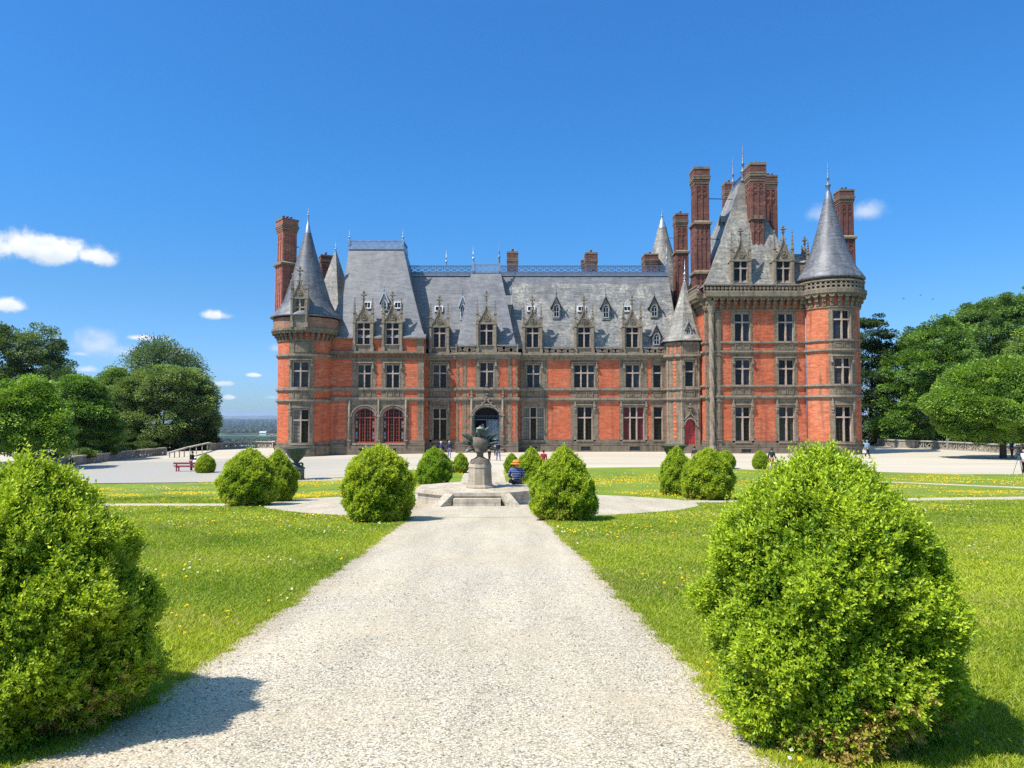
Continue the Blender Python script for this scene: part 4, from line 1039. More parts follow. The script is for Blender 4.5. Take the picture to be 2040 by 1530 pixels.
# ------------------------------------------------------------------ right pavilion
xr0, xr1 = X(1407.5, YR), X(1612, YR); z3 = (Z(682.5, YR), Z(701.5, YR)); z2 = (Z(769.5, YR), Z(791, YR)); ZRT = Z(616, YR)
cols_r = [
    (1457, 1501, [W(MR, YR, 1465, 1495, 810, 880, 2, 831, 'drop', zhood=z2[1] - .2), W(MR, YR, 1464.5, 1495, 716, 767, 2, 734.5, 'label'), W(MR, YR, 1463.5, 1494.5, 624, 680, 2, 642)]),
    (1543, 1589, [W(MR, YR, 1552, 1583, 810, 880, 2, 831, 'drop', zhood=z2[1] - .2), W(MR, YR, 1551, 1582, 716, 767, 2, 734.5, 'label'), W(MR, YR, 1550, 1581, 624, 680, 2, 642)])]
holes = do_cols(MR, YR, cols_r, Z(878, YR), ZRT)
ZW = Z(582, YR - 1.0) - .02
wall(MR, xr0, xr1, GZ - .5, ZW, holes)
plinth(MR, xr0, xr1 - .4, Z(878, YR), Z(889, YR), holes=[(X(1474, YR), X(1494, YR), Z(901, YR), Z(894.5, YR))])
pL = (X(1394, 84.6), 84.6); PCH = Plane(pL, (xr0, YR)); PSD = Plane((pL[0], 95), pL)
wall(PCH, 0, PCH.L, GZ - .5, ZW, []); wall(PSD, 0, PSD.L, GZ - .5, ZW, []); stone_bay(PCH, PCH.L - .5, PCH.L, GZ - .4, ZRT, [], .05)
plinth(PCH, 0, PCH.L, Z(878, YR), Z(889, YR))
for (zc, h, p) in ((z3[0], .3, .2), (z3[1], .34, .24), (z2[0], .32, .22), (z2[1], .40, .28)):
    course(MR, xr0 - .05, xr1 - .4, zc, h, p); course(PCH, 0, PCH.L + .05, zc, h, p)
for a, b in ((1464, 1495), (1551, 1582)):
    carved(MR, X(a, YR), X(b, YR), z2[1] + .28, z2[0] - .24, 2); carved(MR, X(a, YR), X(b, YR), z3[1] + .26, z3[0] - .22, 2)
stone_bay(MR, xr0 + .01, X(1439, YR), GZ - .4, ZRT, [], .07)
# twisted column and pilaster at the corner
mb = MB(); cc = (X(1417.5, YR), YR - .22); nz = 150; zA, zB = Z(888, YR), Z(612, YR); prev = None
for i in range(nz + 1):
    z = zA + (zB - zA) * i / nz; ring = []
    for k in range(16):
        a = 2 * math.pi * k / 16; r = .27 + .055 * math.cos(4 * a + z * 3.2)
        ring.append((cc[0] + r * math.cos(a), cc[1] + r * math.sin(a), z))
    if prev:
        for k in range(16): j = (k + 1) % 16; mb.poly([prev[k], prev[j], ring[j], ring[k]], 0, None, True)
    prev = ring
mb.lathe(cc, [(.45, GZ), (.45, Z(893, YR)), (.36, Z(889, YR)), (.36, Z(886, YR))], 8, smooth=False); mb.lathe(cc, [(.3, ZRT - .5), (.5, ZRT + .2), (.55, ZRT + .9)], 8, smooth=False)
mb.build('twisted_column', STONE_PALE, castle)
mb = MB(); mb.box(MR, X(1424.5, YR), X(1436, YR), GZ - .2, ZRT, -.18, -.04, 0, 1); mb.box(MR, X(1427, YR), X(1433.5, YR), Z(875, YR), ZRT - .3, -.23, -.17, 0, 1)
for py in (876, 798, 706, 620): mb.box(MR, X(1423.5, YR), X(1437, YR), Z(py + 2, YR), Z(py, YR), -.3, -.04, 0, 1)
mb.build('pilaster', STONE, castle)
PJ = 1.0; ZB0, ZB1 = Z(582, YR - PJ), Z(566, YR - PJ)
corbels(MR, xr0 - .2, xr1 - .5, ZRT, ZB0, PJ, 15, .45); corbels(PCH, 0, PCH.L + .1, ZRT, ZB0, PJ, 4, .45); corbels(PSD, 5, PSD.L, ZRT, ZB0, PJ, 8, .45)
rings(MR, xr0 - .45, xr1 - .6, ZB0, ZB1, PJ, .42, 2); rings(PCH, -.3, PCH.L + .35, ZB0, ZB1, PJ, .42, 2); rings(PSD, 5, PSD.L + .1, ZB0, ZB1, PJ, .42, 2)
mb = MB(); mb.box(ALL, pL[0], xr1, ZB0 - .3, ZB0 - .1, YR + .05, 96, 0, 1); mb.build('parapet_gutter', LEAD, castle)
p0, p1 = X(1407, 82.6, 566), X(1607, 82.6, 566); zr0, zr1 = Z(570, 82.6), Z(362, 86.8); xm = (p0 + p1) / 2
def rrect(t, e=0): return rect(p0 + (xm - .35 - p0) * t - e, p1 + (xm + .35 - p1) * t + e, 82.6 + 4.2 * t - e, 96 + (91 - 96) * t + e, zr0 + (zr1 - zr0) * t)
roof_mesh([rrect(0, .3), rrect(.06), rrect(.5, -.12), rrect(1)], [SLATE_GREY])
mb = MB(); mb.box(ALL, xm - .4, xm + .4, zr1 - .35, zr1 + .12, 86.75, 91.05, 0, 1); mb.build('ridge_cap', LEAD, castle)
for y in (86.9, 90.8): finial((xm, y, zr1 + .1), Z(292, 86.8) - zr1, .15 if y < 88 else .12, 'finial', LEAD)
ridge_railing((xm, 87, zr1 + .15), (xm, 90.7, zr1 + .15), .8, .9)
MD = Front(82.55)
for c, t, g in ((1475.5, 455, 472), (1560.5, 451, 468)): stone_dormer(MD, X(c, 82.55, 540), 1.15, Z(572, 82.55), Z(564, 82.55), Z(521, 82.55), Z(g, 82.55), Z(t, 82.55), 1.5, Z(534.5, 82.55), 2.6, SLATE_GREY)
xs = X(1602, 88, 540); stone_dormer(Plane((xs, 84), (xs, 94), 84), 88, 1.1, Z(572, 88), Z(560, 88), Z(527, 88), Z(492, 88), Z(472, 88), 1.3, Z(540, 88), 2.6, SLATE_GREY)
skylight(1545, 478, 496, 8, 84.35, 3.0)
xs = X(1438, 87.5, 450); lucarne(Plane((xs, 95), (xs, 80), -95), -87.5, 1.6, Z(472, 87.5), Z(444, 87.5), Z(430, 87.5), Z(427, 87.5), 1.8)
chimney(1397.5, 85.5, 600, [(547, 37.5), (449, 37), (371, 33)], 0, (371, 338, 42), 0, aspect=1.15)
chimney(1358, 92, 610, [(505, 28), (453, 25.5)], 0, (453, 428, 32), 1)
chimney(1509, 85.15, 520, [(438.5, 30), (366, 37)], 0, (366, 330, 45), 1, aspect=1.25)
chimney(1535, 90.0, 540, [(378, 32)], 0, (378, 353, 38), 3); chimney(1456, 92.5, 470, [(396, 25)], 0, (396, 366, 29), 1)
chimney(1687, 88, 575, [(477, 36), (407, 32)], 0, (407, 381, 41), 2)
mb = MB(); mb.tube(at(1413, 396, 85.5), at(1465, 397, 88), .05); mb.tube(at(1416, 476, 85.5), at(1437, 477, 87.5), .05); mb.tube(at(1329, 474, 96), at(1346, 474, 92), .05); mb.tube(at(586, 493, 84.7), at(596, 492, 84.8), .05); mb.build('tie_rod', IRON, castle)

# ------------------------------------------------------------------ right round tower
cr_ = (X(1657, 82.25), 82.25); RR = 2.95; CR = Cyl(cr_, RR); YRf = 79.4; A2 = math.pi * .98 * RR
def WR(l, r, src, **k): return dict(u0=CR.u_at(l), u1=CR.u_at(r), z0=src['z0'], z1=src['z1'], tr=src['tr'], lights=2, **k)
s = cols_r[0][2]
wins = [WR(1663, 1696.5, s[0], hood='drop', zhood=z2[1] - .2), WR(1662.5, 1696.5, s[1], hood='label'), WR(1661.5, 1696, s[2])]
holes = stone_bay(CR, CR.u_at(1652), CR.u_at(1704), GZ - .4, ZRT, wins, .07)
for q in wins: window(CR, q)
wall(CR, -A2, A2, GZ - .5, ZW, holes, m_brick('weathered_brick', (.58, .145, .060), (.46, .112, .050), (.48, .26, .16), .4, .65))
plinth(CR, -A2, A2, Z(878, YR), Z(889, YR))
for (zc, h, p) in ((z3[0], .3, .2), (z3[1], .34, .24), (z2[0], .32, .22), (z2[1], .40, .28)): course(CR, -A2, A2, zc, h, p)
carved(CR, wins[0]['u0'], wins[0]['u1'], z2[1] + .28, z2[0] - .24, 2); carved(CR, wins[0]['u0'], wins[0]['u1'], z3[1] + .26, z3[0] - .22, 2)
corbels(CR, -A2, A2, ZRT, ZB0 + .05, .72, 26, .4)
rings(CR, -A2, A2, ZB0 + .05, Z(556, 79), .55, .44, 2)
mb = MB(); kr = 82.25 / F_PX; mb.lathe(cr_, [(RR + .2, ZB0), (RR + .2, Z(552, 82))], 40); mb.build('parapet_wall', STONE, castle)
mb = MB(); mb.lathe(cr_, [(60 * kr, Z(562, 82.25)), (65.5 * kr, Z(561, 82.25)), (65.5 * kr, Z(558.5, 82.25)), (60 * kr, Z(550, 82.25)), (50 * kr, Z(536, 82.25)), (36 * kr, Z(502, 82.25)), (23 * kr, Z(458, 82.25)), (8 * kr, Z(397, 82.25))], 44); mb.build('conical_roof', SLATE_CONE, castle)
mb = MB(); mb.lathe(cr_, [(8.4 * kr, Z(398, 82.25)), (6 * kr, Z(386, 82.25)), (4.5 * kr, Z(383, 82.25)), (2.5 * kr, Z(376, 82.25))], 20); mb.build('zinc_cap', LEAD, castle)
finial((cr_[0], cr_[1], Z(386, 82.25)), Z(323, 82.25) - Z(386, 82.25), .13, 'finial', LEAD)
for px, Y in ((844.8, YC - .3), (1607.5, YR - .2), (1391, 83.9)):
    mb = MB(); x = X(px, Y); mb.tube((x, Y, GZ), (x, Y, Z(712 if px < 1600 else 612, Y)), .075, .075, 8)
    for k in range(6): z = GZ + 1.5 + k * 2; mb.lathe((x, Y), [(.11, z), (.11, z + .12)], 8)
    mb.build('downpipe', LEAD, castle)
# ================================================================== GROUND
def structure(o): o['kind'] = 'structure'; return o
def in_poly(x, y, poly):
    x = np.asarray(x); y = np.asarray(y); c = np.zeros(x.shape, bool); n = len(poly)
    for i in range(n):
        (x0, y0), (x1, y1) = poly[i][:2], poly[(i + 1) % n][:2]
        if y0 == y1: continue
        k = ((y0 > y) != (y1 > y)) & (x < (x1 - x0) * (y - y0) / (y1 - y0) + x0); c ^= k
    return c
def patch(name, poly, dz, mat, step=1.5):
    bm = bmesh.new(); bm.faces.new([bm.verts.new((p[0], p[1], 0)) for p in poly])
    ys = [p[1] for p in poly]
    y = math.floor(min(ys)); cuts = []
    while y < min(max(ys), 54): cuts.append(y); y += step
    for c in cuts: bmesh.ops.bisect_plane(bm, geom=bm.verts[:] + bm.edges[:] + bm.faces[:], plane_co=(0, c, 0), plane_no=(0, 1, 0))
    for c in (-4,): bmesh.ops.bisect_plane(bm, geom=bm.verts[:] + bm.edges[:] + bm.faces[:], plane_co=(c, 0, 0), plane_no=(1, 0, 0))
    bmesh.ops.triangulate(bm, faces=bm.faces[:])
    for v in bm.verts: v.co.z = TZ(v.co.x, v.co.y) + dz
    for f in bm.faces:
        f.normal_update()
        if f.normal.z < 0: f.normal_flip()
    me = bpy.data.meshes.new(name); bm.to_mesh(me); bm.free(); me.materials.append(mat)
    o = bpy.data.objects.new(name, me); col.objects.link(o); return structure(o)

def m_gravel():
    N = NT('gravel'); O = N.n('ShaderNodeTexCoord').outputs['Object']
    v = N.n('ShaderNodeTexVoronoi'); v.inputs['Scale'].default_value = 84; N.l(O, v.inputs['Vector'])
    sx = N.n('ShaderNodeSeparateColor'); N.l(v.outputs['Color'], sx.inputs[0])
    c = N.ramp(sx.outputs[0], [(.0, (.19, .170, .132)), (.14, (.44, .40, .315)), (.42, (.645, .59, .47)), (1, (.88, .81, .67))])
    edge = N.ramp(v.outputs['Distance'], [(.30, (1, 1, 1)), (.62, (.45, .42, .37))])
    c = N.mix(.8, c, edge, 'MULTIPLY')
    f = N.noise(O, .55, 6, .7)
    c = N.mix(N.math('MULTIPLY', N.ramp(f, [(.42, (0, 0, 0)), (.66, (1, 1, 1))]), .5), c, (.56, .46, .31))
    f2 = N.noise(O, 2.4, 5, .7)
    c = N.mix(N.math('MULTIPLY', N.ramp(f2, [(.62, (0, 0, 0)), (.74, (1, 1, 1))]), .35), c, (.20, .19, .09))
    # brown soil and dead leaves gather along the lawn edges, tracks of feet run along the middle
    sp = N.n('ShaderNodeSeparateXYZ'); N.l(O, sp.inputs[0])
    off = N.math('ABSOLUTE', N.math('ADD', N.math('MULTIPLY_ADD', sp.outputs[1], .0315, .33), sp.outputs[0]))
    f3 = N.noise(O, 1.6, 6, .75)
    m3 = N.n('ShaderNodeMapRange'); N.l(N.math('MULTIPLY_ADD', f3, .9, off), m3.inputs[0]); m3.inputs[1].default_value = 2.02; m3.inputs[2].default_value = 2.5
    e = N.math('MULTIPLY', N.math('MULTIPLY', N.math('LESS_THAN', off, 2.4), m3.outputs[0]), .42)
    c = N.mix(e, c, (.30, .20, .11))
    mp = N.n('ShaderNodeMapping'); mp.inputs['Scale'].default_value = (1.5, .22, 1); N.l(O, mp.inputs[0])
    c = N.mix(1.0, c, N.ramp(N.noise(mp.outputs[0], 1.0, 4, .6), [(.35, (.86, .85, .83)), (.65, (1.07, 1.06, 1.04))]), 'MULTIPLY')
    N.bump(v.outputs['Distance'], -.7, .012)
    return N.set(c, .85, .25)
def m_court():
    N = NT('courtyard_gravel'); O = N.n('ShaderNodeTexCoord').outputs['Object']
    f = N.noise(O, .09, 5, .6); mp = N.n('ShaderNodeMapping'); mp.inputs['Scale'].default_value = (.04, .5, 1); N.l(O, mp.inputs[0])
    g = N.noise(mp.outputs[0], 1, 5, .65); h = N.noise(O, 30, 2)
    c = N.ramp(g, [(.3, (.43, .38, .29)), (.5, (.51, .455, .355)), (.7, (.565, .51, .41))])
    c = N.mix(.5, c, N.ramp(h, [(.3, (.8, .8, .8)), (.7, (1.1, 1.1, 1.1))]), 'MULTIPLY')
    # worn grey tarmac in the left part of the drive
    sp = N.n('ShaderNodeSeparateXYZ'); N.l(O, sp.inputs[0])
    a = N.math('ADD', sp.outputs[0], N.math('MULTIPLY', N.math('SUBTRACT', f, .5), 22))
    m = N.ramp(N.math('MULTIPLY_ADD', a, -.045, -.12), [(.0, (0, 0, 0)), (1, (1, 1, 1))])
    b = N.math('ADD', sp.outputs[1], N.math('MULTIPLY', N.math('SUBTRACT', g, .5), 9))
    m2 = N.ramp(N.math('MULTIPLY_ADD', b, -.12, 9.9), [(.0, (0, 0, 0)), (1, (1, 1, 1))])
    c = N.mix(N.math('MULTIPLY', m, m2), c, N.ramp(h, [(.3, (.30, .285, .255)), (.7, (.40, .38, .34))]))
    N.bump(h, .3, .01)
    return N.set(c, .9, .2)
def m_lawn():
    N = NT('lawn'); O = N.n('ShaderNodeTexCoord').outputs['Object']
    f = N.noise(O, .35, 6, .65); mp = N.n('ShaderNodeMapping'); mp.inputs['Scale'].default_value = (.12, .55, 1); N.l(O, mp.inputs[0])
    g = N.noise(mp.outputs[0], 1, 5, .6); h = N.noise(O, 22, 4, .7)
    c = N.ramp(f, [(.3, (.135, .215, .022)), (.5, (.20, .295, .030)), (.72, (.29, .355, .046))])
    c = N.mix(N.math('MULTIPLY', N.ramp(g, [(.5, (0, 0, 0)), (.72, (1, 1, 1))]), .45), c, (.31, .31, .08))
    c = N.mix(1, c, N.ramp(h, [(.3, (.55, .58, .5)), (.7, (1.25, 1.2, 1.15))]), 'MULTIPLY')
    N.bump(h, .9, .05)
    return N.set(c, .8, .2)
def m_ground():
    N = NT('far_ground'); O = N.n('ShaderNodeTexCoord').outputs['Object']
    mp = N.n('ShaderNodeMapping'); mp.inputs['Scale'].default_value = (.0042, .0016, 1); N.l(O, mp.inputs[0])
    v = N.n('ShaderNodeTexVoronoi'); v.inputs['Scale'].default_value = 1; N.l(mp.outputs[0], v.inputs['Vector'])
    sx = N.n('ShaderNodeSeparateColor'); N.l(v.outputs['Color'], sx.inputs[0])
    c = N.ramp(sx.outputs[1], [(.0, (.022, .045, .014)), (.52, (.03, .055, .018)), (.56, (.12, .20, .04)), (.8, (.16, .22, .06)), (.86, (.33, .27, .14)), (1, (.40, .33, .2))])
    c2 = N.mix(N.ramp(N.noise(O, .004, 6, .7), [(.42, (0, 0, 0)), (.52, (1, 1, 1))]), c, (.022, .042, .014))
    return N.set(c2, .95, .1)
M_GRAVEL, M_COURT, M_LAWN, M_GROUND = m_gravel(), m_court(), m_lawn(), m_ground()

# one sheet to the horizon: hilltop plateau that drops to a wide plain
xs_ = [-60000, -30000, -12000, -5000, -2500, -1300, -800, -550, -400, -300, -240, -200, -160, -140, -100, -64, -34, -4, 30, 80, 140, 220, 300, 420, 600, 900, 1500, 3000, 9000, 30000, 60000]
ys_ = [-6000, -1500, -400, -100, -10, 0, 10, 20, 30, 34, 37, 40, 43, 46, 49, 52, 70, 100, 122, 128, 140, 160, 200, 260, 340, 440, 600, 900, 1500, 3000, 6000, 12000, 24000, 50000, 80000]
def ground_z(x, y):
    s = max(0, -110 - x, x - 260, y - 124)
    t = min(1, s / 520); drop = 104 * (t * t * (3 - 2 * t)) + min(s, 30) * .12
    return TZ(x, y) - .03 - drop
g = MB()
for a, b in zip(xs_, xs_[1:]):
    for c, e in zip(ys_, ys_[1:]): g.poly([(a, c, ground_z(a, c)), (b, c, ground_z(b, c)), (b, e, ground_z(b, e)), (a, e, ground_z(a, e))], 0, [(0, 0)] * 4)
structure(g.build('ground', M_GROUND, merge=True))
h = MB(); hp = []
for i in range(121):
    x = -40000 + i * 500; z = -60 + 95 * (.5 + .5 * math.sin(x * .00016 + .7)) * (.7 + .3 * math.sin(x * .00051)) + 30 * math.exp(-((x + 10200) / 2500) ** 2) + 10 * math.sin(x * .0013)
    hp.append((x, z))
for (a, za), (b, zb_) in zip(hp, hp[1:]):
    h.poly([(a, 25000, -140), (b, 25000, -140), (b, 27500, zb_), (a, 27500, za)]); h.poly([(a, 27500, za), (b, 27500, zb_), (b, 32000, -140), (a, 32000, -140)])
structure(h.build('hills', M_GROUND, merge=True))

def axis(y): return -.33 - .0315 * y
far_edge = [ground(*p) for p in ((-260, 958), (-60, 949), (140, 946), (330, 944.5), (430, 941), (600, 938), (830, 936), (950, 939), (1180, 932), (1320, 930.5), (1500, 936), (1740, 940), (1900, 945), (2060, 945), (2300, 950))]
lawn_poly = [(-70, -8, 0), (70, -8, 0), (70, 54, 0)] + [p for p in far_edge[::-1]] + [(-70, 52, 0)]
court_poly = [(-85, 49), (90, 49), (120, 110), (60, 123), (-60, 123), (-95, 100)]
jit = random.Random(5)
pe = lambda a: a + jit.uniform(-.035, .035)
path_l, path_r = [], []
for i in range(61):
    y = -8 + i * 1.1
    if y > 57.5: break
    hw = 1.93 if y < 30 else max(1.42, 1.93 - (y - 30) * .06)
    path_l.append((pe(axis(y) - hw - max(0, 4.4 - y) * .5), y)); path_r.append((pe(axis(y) + hw), y))
path_poly = path_r + path_l[::-1]
CC = (-1.15, 29.0); CRAD = 8.1
circ_poly = [(CC[0] + (CRAD + jit.uniform(-.08, .08)) * math.cos(2 * math.pi * k / 72), CC[1] + (CRAD - .2 + jit.uniform(-.08, .08)) * math.sin(2 * math.pi * k / 72)) for k in range(72)]
cross_l = [(-60, 26.7), (-8.4, 26.6), (-8.4, 28.15), (-60, 28.3)]
q = [ground(2040, 996), ground(2040, 990)]
cross_r = [(6.4, 28.6), (q[0][0], q[0][1]), (60, q[0][1] + .9), (60, q[1][1] + .9), (q[1][0], q[1][1]), (6.4, 30.2)]
diag_l = [ground(*p)[:2] for p in ((60, 972), (207, 966.5), (420, 950), (505, 942), (505, 938), (420, 945.5), (207, 962), (60, 966.5))]
diag_r = [ground(*p)[:2] for p in ((1700, 959), (1800, 963), (1900, 967.5), (2060, 974.5), (2200, 983), (2200, 979), (2060, 971.5), (1900, 965), (1800, 961), (1700, 957))]
patch('lawn', lawn_poly, .012, M_LAWN)
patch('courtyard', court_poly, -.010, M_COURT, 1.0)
patch('gravel_path', path_poly, .022, M_GRAVEL); patch('gravel_circle', circ_poly, .026, M_GRAVEL)
for P in (cross_l, cross_r, diag_l, diag_r): patch('cross_path', P, .018, M_GRAVEL)
PATHS = [path_poly, circ_poly, cross_l, cross_r, diag_l, diag_r]
def on_path(x, y):
    c = np.zeros(np.shape(x), bool)
    for P in PATHS: c |= in_poly(x, y, P)
    return c

# ------------------------------------------------------------------ far houses on the plain
def house(px, py, d, w_, h_, label, col_, roofc):
    b = at(px, py, d); z0 = ground_z(b[0], b[1]); r = empty('farmhouse', (b[0], b[1], z0), label, 'house', 'white houses on the far plain')
    P = Plane((b[0] - w_ / 2, d), (b[0] + w_ / 2, d)); dp = w_ * .5
    m = MB(); m.box(P, 0, w_, z0 - 2, z0 + h_, 0, dp, 0, 1); m.build('wall', plain('render_wall', col_, .8, .1), r)
    m = MB(); m.poly([P(-2, z0 + h_, -2), P(w_ + 2, z0 + h_, -2), P(w_ + 2, z0 + h_ * 1.7, dp / 2), P(-2, z0 + h_ * 1.7, dp / 2)]); m.poly([P(w_ + 2, z0 + h_, dp + 2), P(-2, z0 + h_, dp + 2), P(-2, z0 + h_ * 1.7, dp / 2), P(w_ + 2, z0 + h_ * 1.7, dp / 2)])
    m.poly([P(0, z0 + h_, 0), P(0, z0 + h_ * 1.66, dp / 2), P(0, z0 + h_, dp)]); m.poly([P(w_, z0 + h_, 0), P(w_, z0 + h_ * 1.66, dp / 2), P(w_, z0 + h_, dp)]); m.build('roof', plain('far_roof', roofc, .7, .2), r)
    m = MB()
    for k in range(5): m.box(P, w_ * (.1 + .17 * k), w_ * (.17 + .17 * k), z0 + h_ * .35, z0 + h_ * .75, -.3, 0, 0, 1)
    m.build('window', DARK, r)
house(523, 863, 4200, 34, 13, "long white house with a pale front on the far plain beside the left tower", (.8, .79, .76), (.5, .5, .52))
house(541, 864, 4000, 16, 7, "small far house with a red roof just left of the tower", (.5, .42, .36), (.3, .1, .07))
house(497, 873, 3300, 14, 6, "tiny pale cottage below the bright green field on the plain", (.7, .68, .64), (.2, .2, .23))
house(442, 872, 3400, 12, 5, "tiny white cottage on the plain beside the big round tree", (.75, .73, .7), (.2, .2, .23))

# ================================================================== TERRACE BALUSTRADES
def terrace(name, pts, H, label, solid=(), ring=True, slope=None):
    r = empty(name, pts[0], label, 'balustrade')
    body = MB(); cop = MB()
    for i, (a, b) in enumerate(zip(pts, pts[1:])):
        P = Plane(a[:2], b[:2]); L = P.L; z0 = min(a[2], b[2]) - .25; zt = (a[2] + b[2]) / 2 + H
        if i in solid: body.box(P, 0, L, z0, zt - .14, -.16, .16, 0, 1)
        else:
            n = max(1, round(L / 1.15)); s = L / n; zb = zt - H + .16
            body.box(P, 0, L, z0, zb, -.17, .17, 0, 1)
            hh = zt - .14 - zb; zc = zb + hh / 2
            for k in range(n):
                c = s * (k + .5); rr = min(hh / 2, s * .44)
                if ring: body.ribbon(P, [(c + rr * 1.04 * math.cos(2 * math.pi * t / 14), zc + rr * 1.02 * math.sin(2 * math.pi * t / 14)) for t in range(14)], .11, -.10, .10, 0, True)
                fl = 1 if k % 2 else -1
                body.ribbon(P, [(c + fl * rr * .55 * math.sin(t * math.pi / 5), zc + rr * .9 * t / 5) for t in range(-5, 6)], .12, -.09, .09, 0)
                body.box(P, s * k - .06, s * k + .06, zb, zt - .14, -.11, .11, 0, 1)
        cop.box(P, -.06, L + .06, zt - .14, zt, -.24, .24, 0, 1)
        if i % 2 == 0 or i in solid: body.box(P, -.16, .16, z0, zt - .141, -.2, .2, 0, 1)
    e = pts[-1]; P = Plane(pts[-2][:2], e[:2]); body.box(P, P.L - .2, P.L + .16, e[2] - .25, (e[2] + pts[-2][2]) / 2 + H - .141, -.21, .21, 0, 1)
    body.build('openwork', STONE_TERR, r); cop.build('coping', m_coping, r)
    return r
m_coping = m_stone('pale_coping', (.50, .47, .40), (.55, .52, .46), 1.4, 2, .5)
terrace('terrace_balustrade', [ground(-130, 958), ground(-10, 945), ground(105, 934.5), ground(190, 923), ground(260, 914), ground(328, 907)], .98, "dark stone terrace wall running back under the left trees beside the drive", solid=(0, 1, 2, 3))
pts = [ground(418, 897), ground(445, 895), ground(475, 893.5), ground(510, 892.5), ground(545, 892.5), ground(600, 894)]
terrace('terrace_balustrade', pts, 1.0, "curved stone terrace balustrade overlooking the plain left of the castle", solid=(0,))
sl_ = MB(); a = Vector(ground(418, 897)); b = Vector(at(372, 893, 86)); c_ = Vector(at(333, 904, 84))
for p, q2 in ((a + Vector((0, 0, 1)), b), (b, c_)):
    n = (q2 - p).normalized(); sd_ = Vector((-n.y, n.x, 0)).normalized() * .22; up = Vector((0, 0, .14))
    A, B, C_, D = p - sd_, q2 - sd_, q2 + sd_, p + sd_
    sl_.poly([A + up, B + up, C_ + up, D + up]); sl_.poly([A, A + up, B + up, B]); sl_.poly([D, C_, C_ + up, D + up])
    for k in range(4):
        t = p.lerp(q2, (k + .5) / 4); sl_.tube((t.x, t.y, min(TZ(t.x, t.y), t.z - .2) - .1), t, .06, .06, 5)
tag(sl_.build('stair_rail', m_coping, origin=(a.x, a.y, a.z)), "pale sloping stair rail descending from the left terrace balustrade", 'stair rail')
terrace('terrace_balustrade', [ground(1700, 882), ground(1745, 882.5), ground(1790, 884.5)], 1.0, "short stone balustrade farthest back at the right foot of the castle")
pts = [ground(*p) for p in ((1752, 889), (1786, 891.5), (1822, 893), (1860, 894.5), (1890, 896), (1925, 898), (1960, 900), (1999, 903), (2040, 907), (2120, 914), (2250, 925))]
terrace('terrace_balustrade', pts, 1.02, "long stone balustrade of ringed scrolls in front of the right trees", solid=(1,))

# ================================================================== MONUMENT
fz = TZ(-1.2, 26.9)
pc = (X(956.5, 29.0, 970), 29.0); zt_ = at(957, 981, 26.95)[2]
plat = empty('stone_platform', (pc[0], pc[1], fz), "low octagonal stone platform with two front steps in the gravel circle", 'platform')
M_PLAT = m_stone('worn_stone', (.60, .53, .42), (.36, .32, .25), 1.3, 1.5, .35, .25)
def octo(c, rx, ry, z): return [(c[0] + rx * math.sin(R_(22.5 + 45 * k)), c[1] - ry * math.cos(R_(22.5 + 45 * k)), z) for k in range(8)]
m = MB(); zlo = fz - .6
for (r0, z0, r1, z1) in ((2.5, zlo, 2.5, zt_ - .15), (2.5, zt_ - .15, 2.6, zt_ - .12), (2.6, zt_ - .12, 2.6, zt_)):
    A, B = octo(pc, r0, r0 * .93, z0), octo(pc, r1, r1 * .93, z1)
    for k in range(8): j = (k + 1) % 8; m.poly([A[k], A[j], B[j], B[k]])
m.poly(octo(pc, 2.6, 2.6 * .93, zt_)); m.build('deck', M_PLAT, plat)
yf = pc[1] - 2.6 * .93 * math.cos(R_(22.5)); MF = Plane((pc[0], yf), (pc[0] + 1, yf)); hgt = zt_ - fz
m = MB(); m.box(MF, -.84, .84, zlo, zt_ - hgt * .36, -.02 - .38, .1, 0, 1); m.build('step', M_PLAT, plat)
m = MB(); m.box(MF, -.84, .84, zlo, fz + .06, -.85, -.41, 0, 1); m.build('step', M_PLAT, plat)
for s in (-1, 1):
    m = MB(); L = 1.0
    for (ua, ub) in ((.85, 1.16),):
        a, b = sorted((s * ua, s * ub)); sp = .45 * s
        p = [MF(a, zt_ - .01, .05), MF(b, zt_ - .01, .05), MF(b + sp, fz + .05, -L), MF(a + sp, fz + .05, -L)]; pb = [MF(a, zlo, .05), MF(b, zlo, .05), MF(b + sp, zlo, -L), MF(a + sp, zlo, -L)]
        m.poly(p)
        for k in range(4): j = (k + 1) % 4; m.poly([pb[k], pb[j], p[j], p[k]])
    m.build('cheek_wall', M_PLAT, plat)
md = 28.75; mo = (X(956.3, md, 970), md); kx = md / F_PX
mon = empty('vase_monument', (mo[0], mo[1], zt_), "stone vase with bronze pointed leaves on an octagonal pedestal", 'monument')
M_PED = m_stone('pedestal_stone', (.46, .39, .29), (.30, .26, .2), 2, 3, .5, .3)
def octl(m, prof):
    for (r0, z0), (r1, z1) in zip(prof, prof[1:]):
        A, B = octo(mo, r0, r0, z0), octo(mo, r1, r1, z1)
        for k in range(8): j = (k + 1) % 8; m.poly([A[k], A[j], B[j], B[k]])
    m.poly(octo(mo, prof[-1][0], prof[-1][0], prof[-1][1]))
zz = lambda py: Z(py, md)
m = MB(); octl(m, [(29.5 * kx, zt_), (29.5 * kx, zz(968.5)), (25.5 * kx, zz(964)), (23.8 * kx, zz(931)), (25 * kx, zz(930)), (23 * kx, zz(924)), (22 * kx, zz(922))]); m.build('pedestal', M_PED, mon)
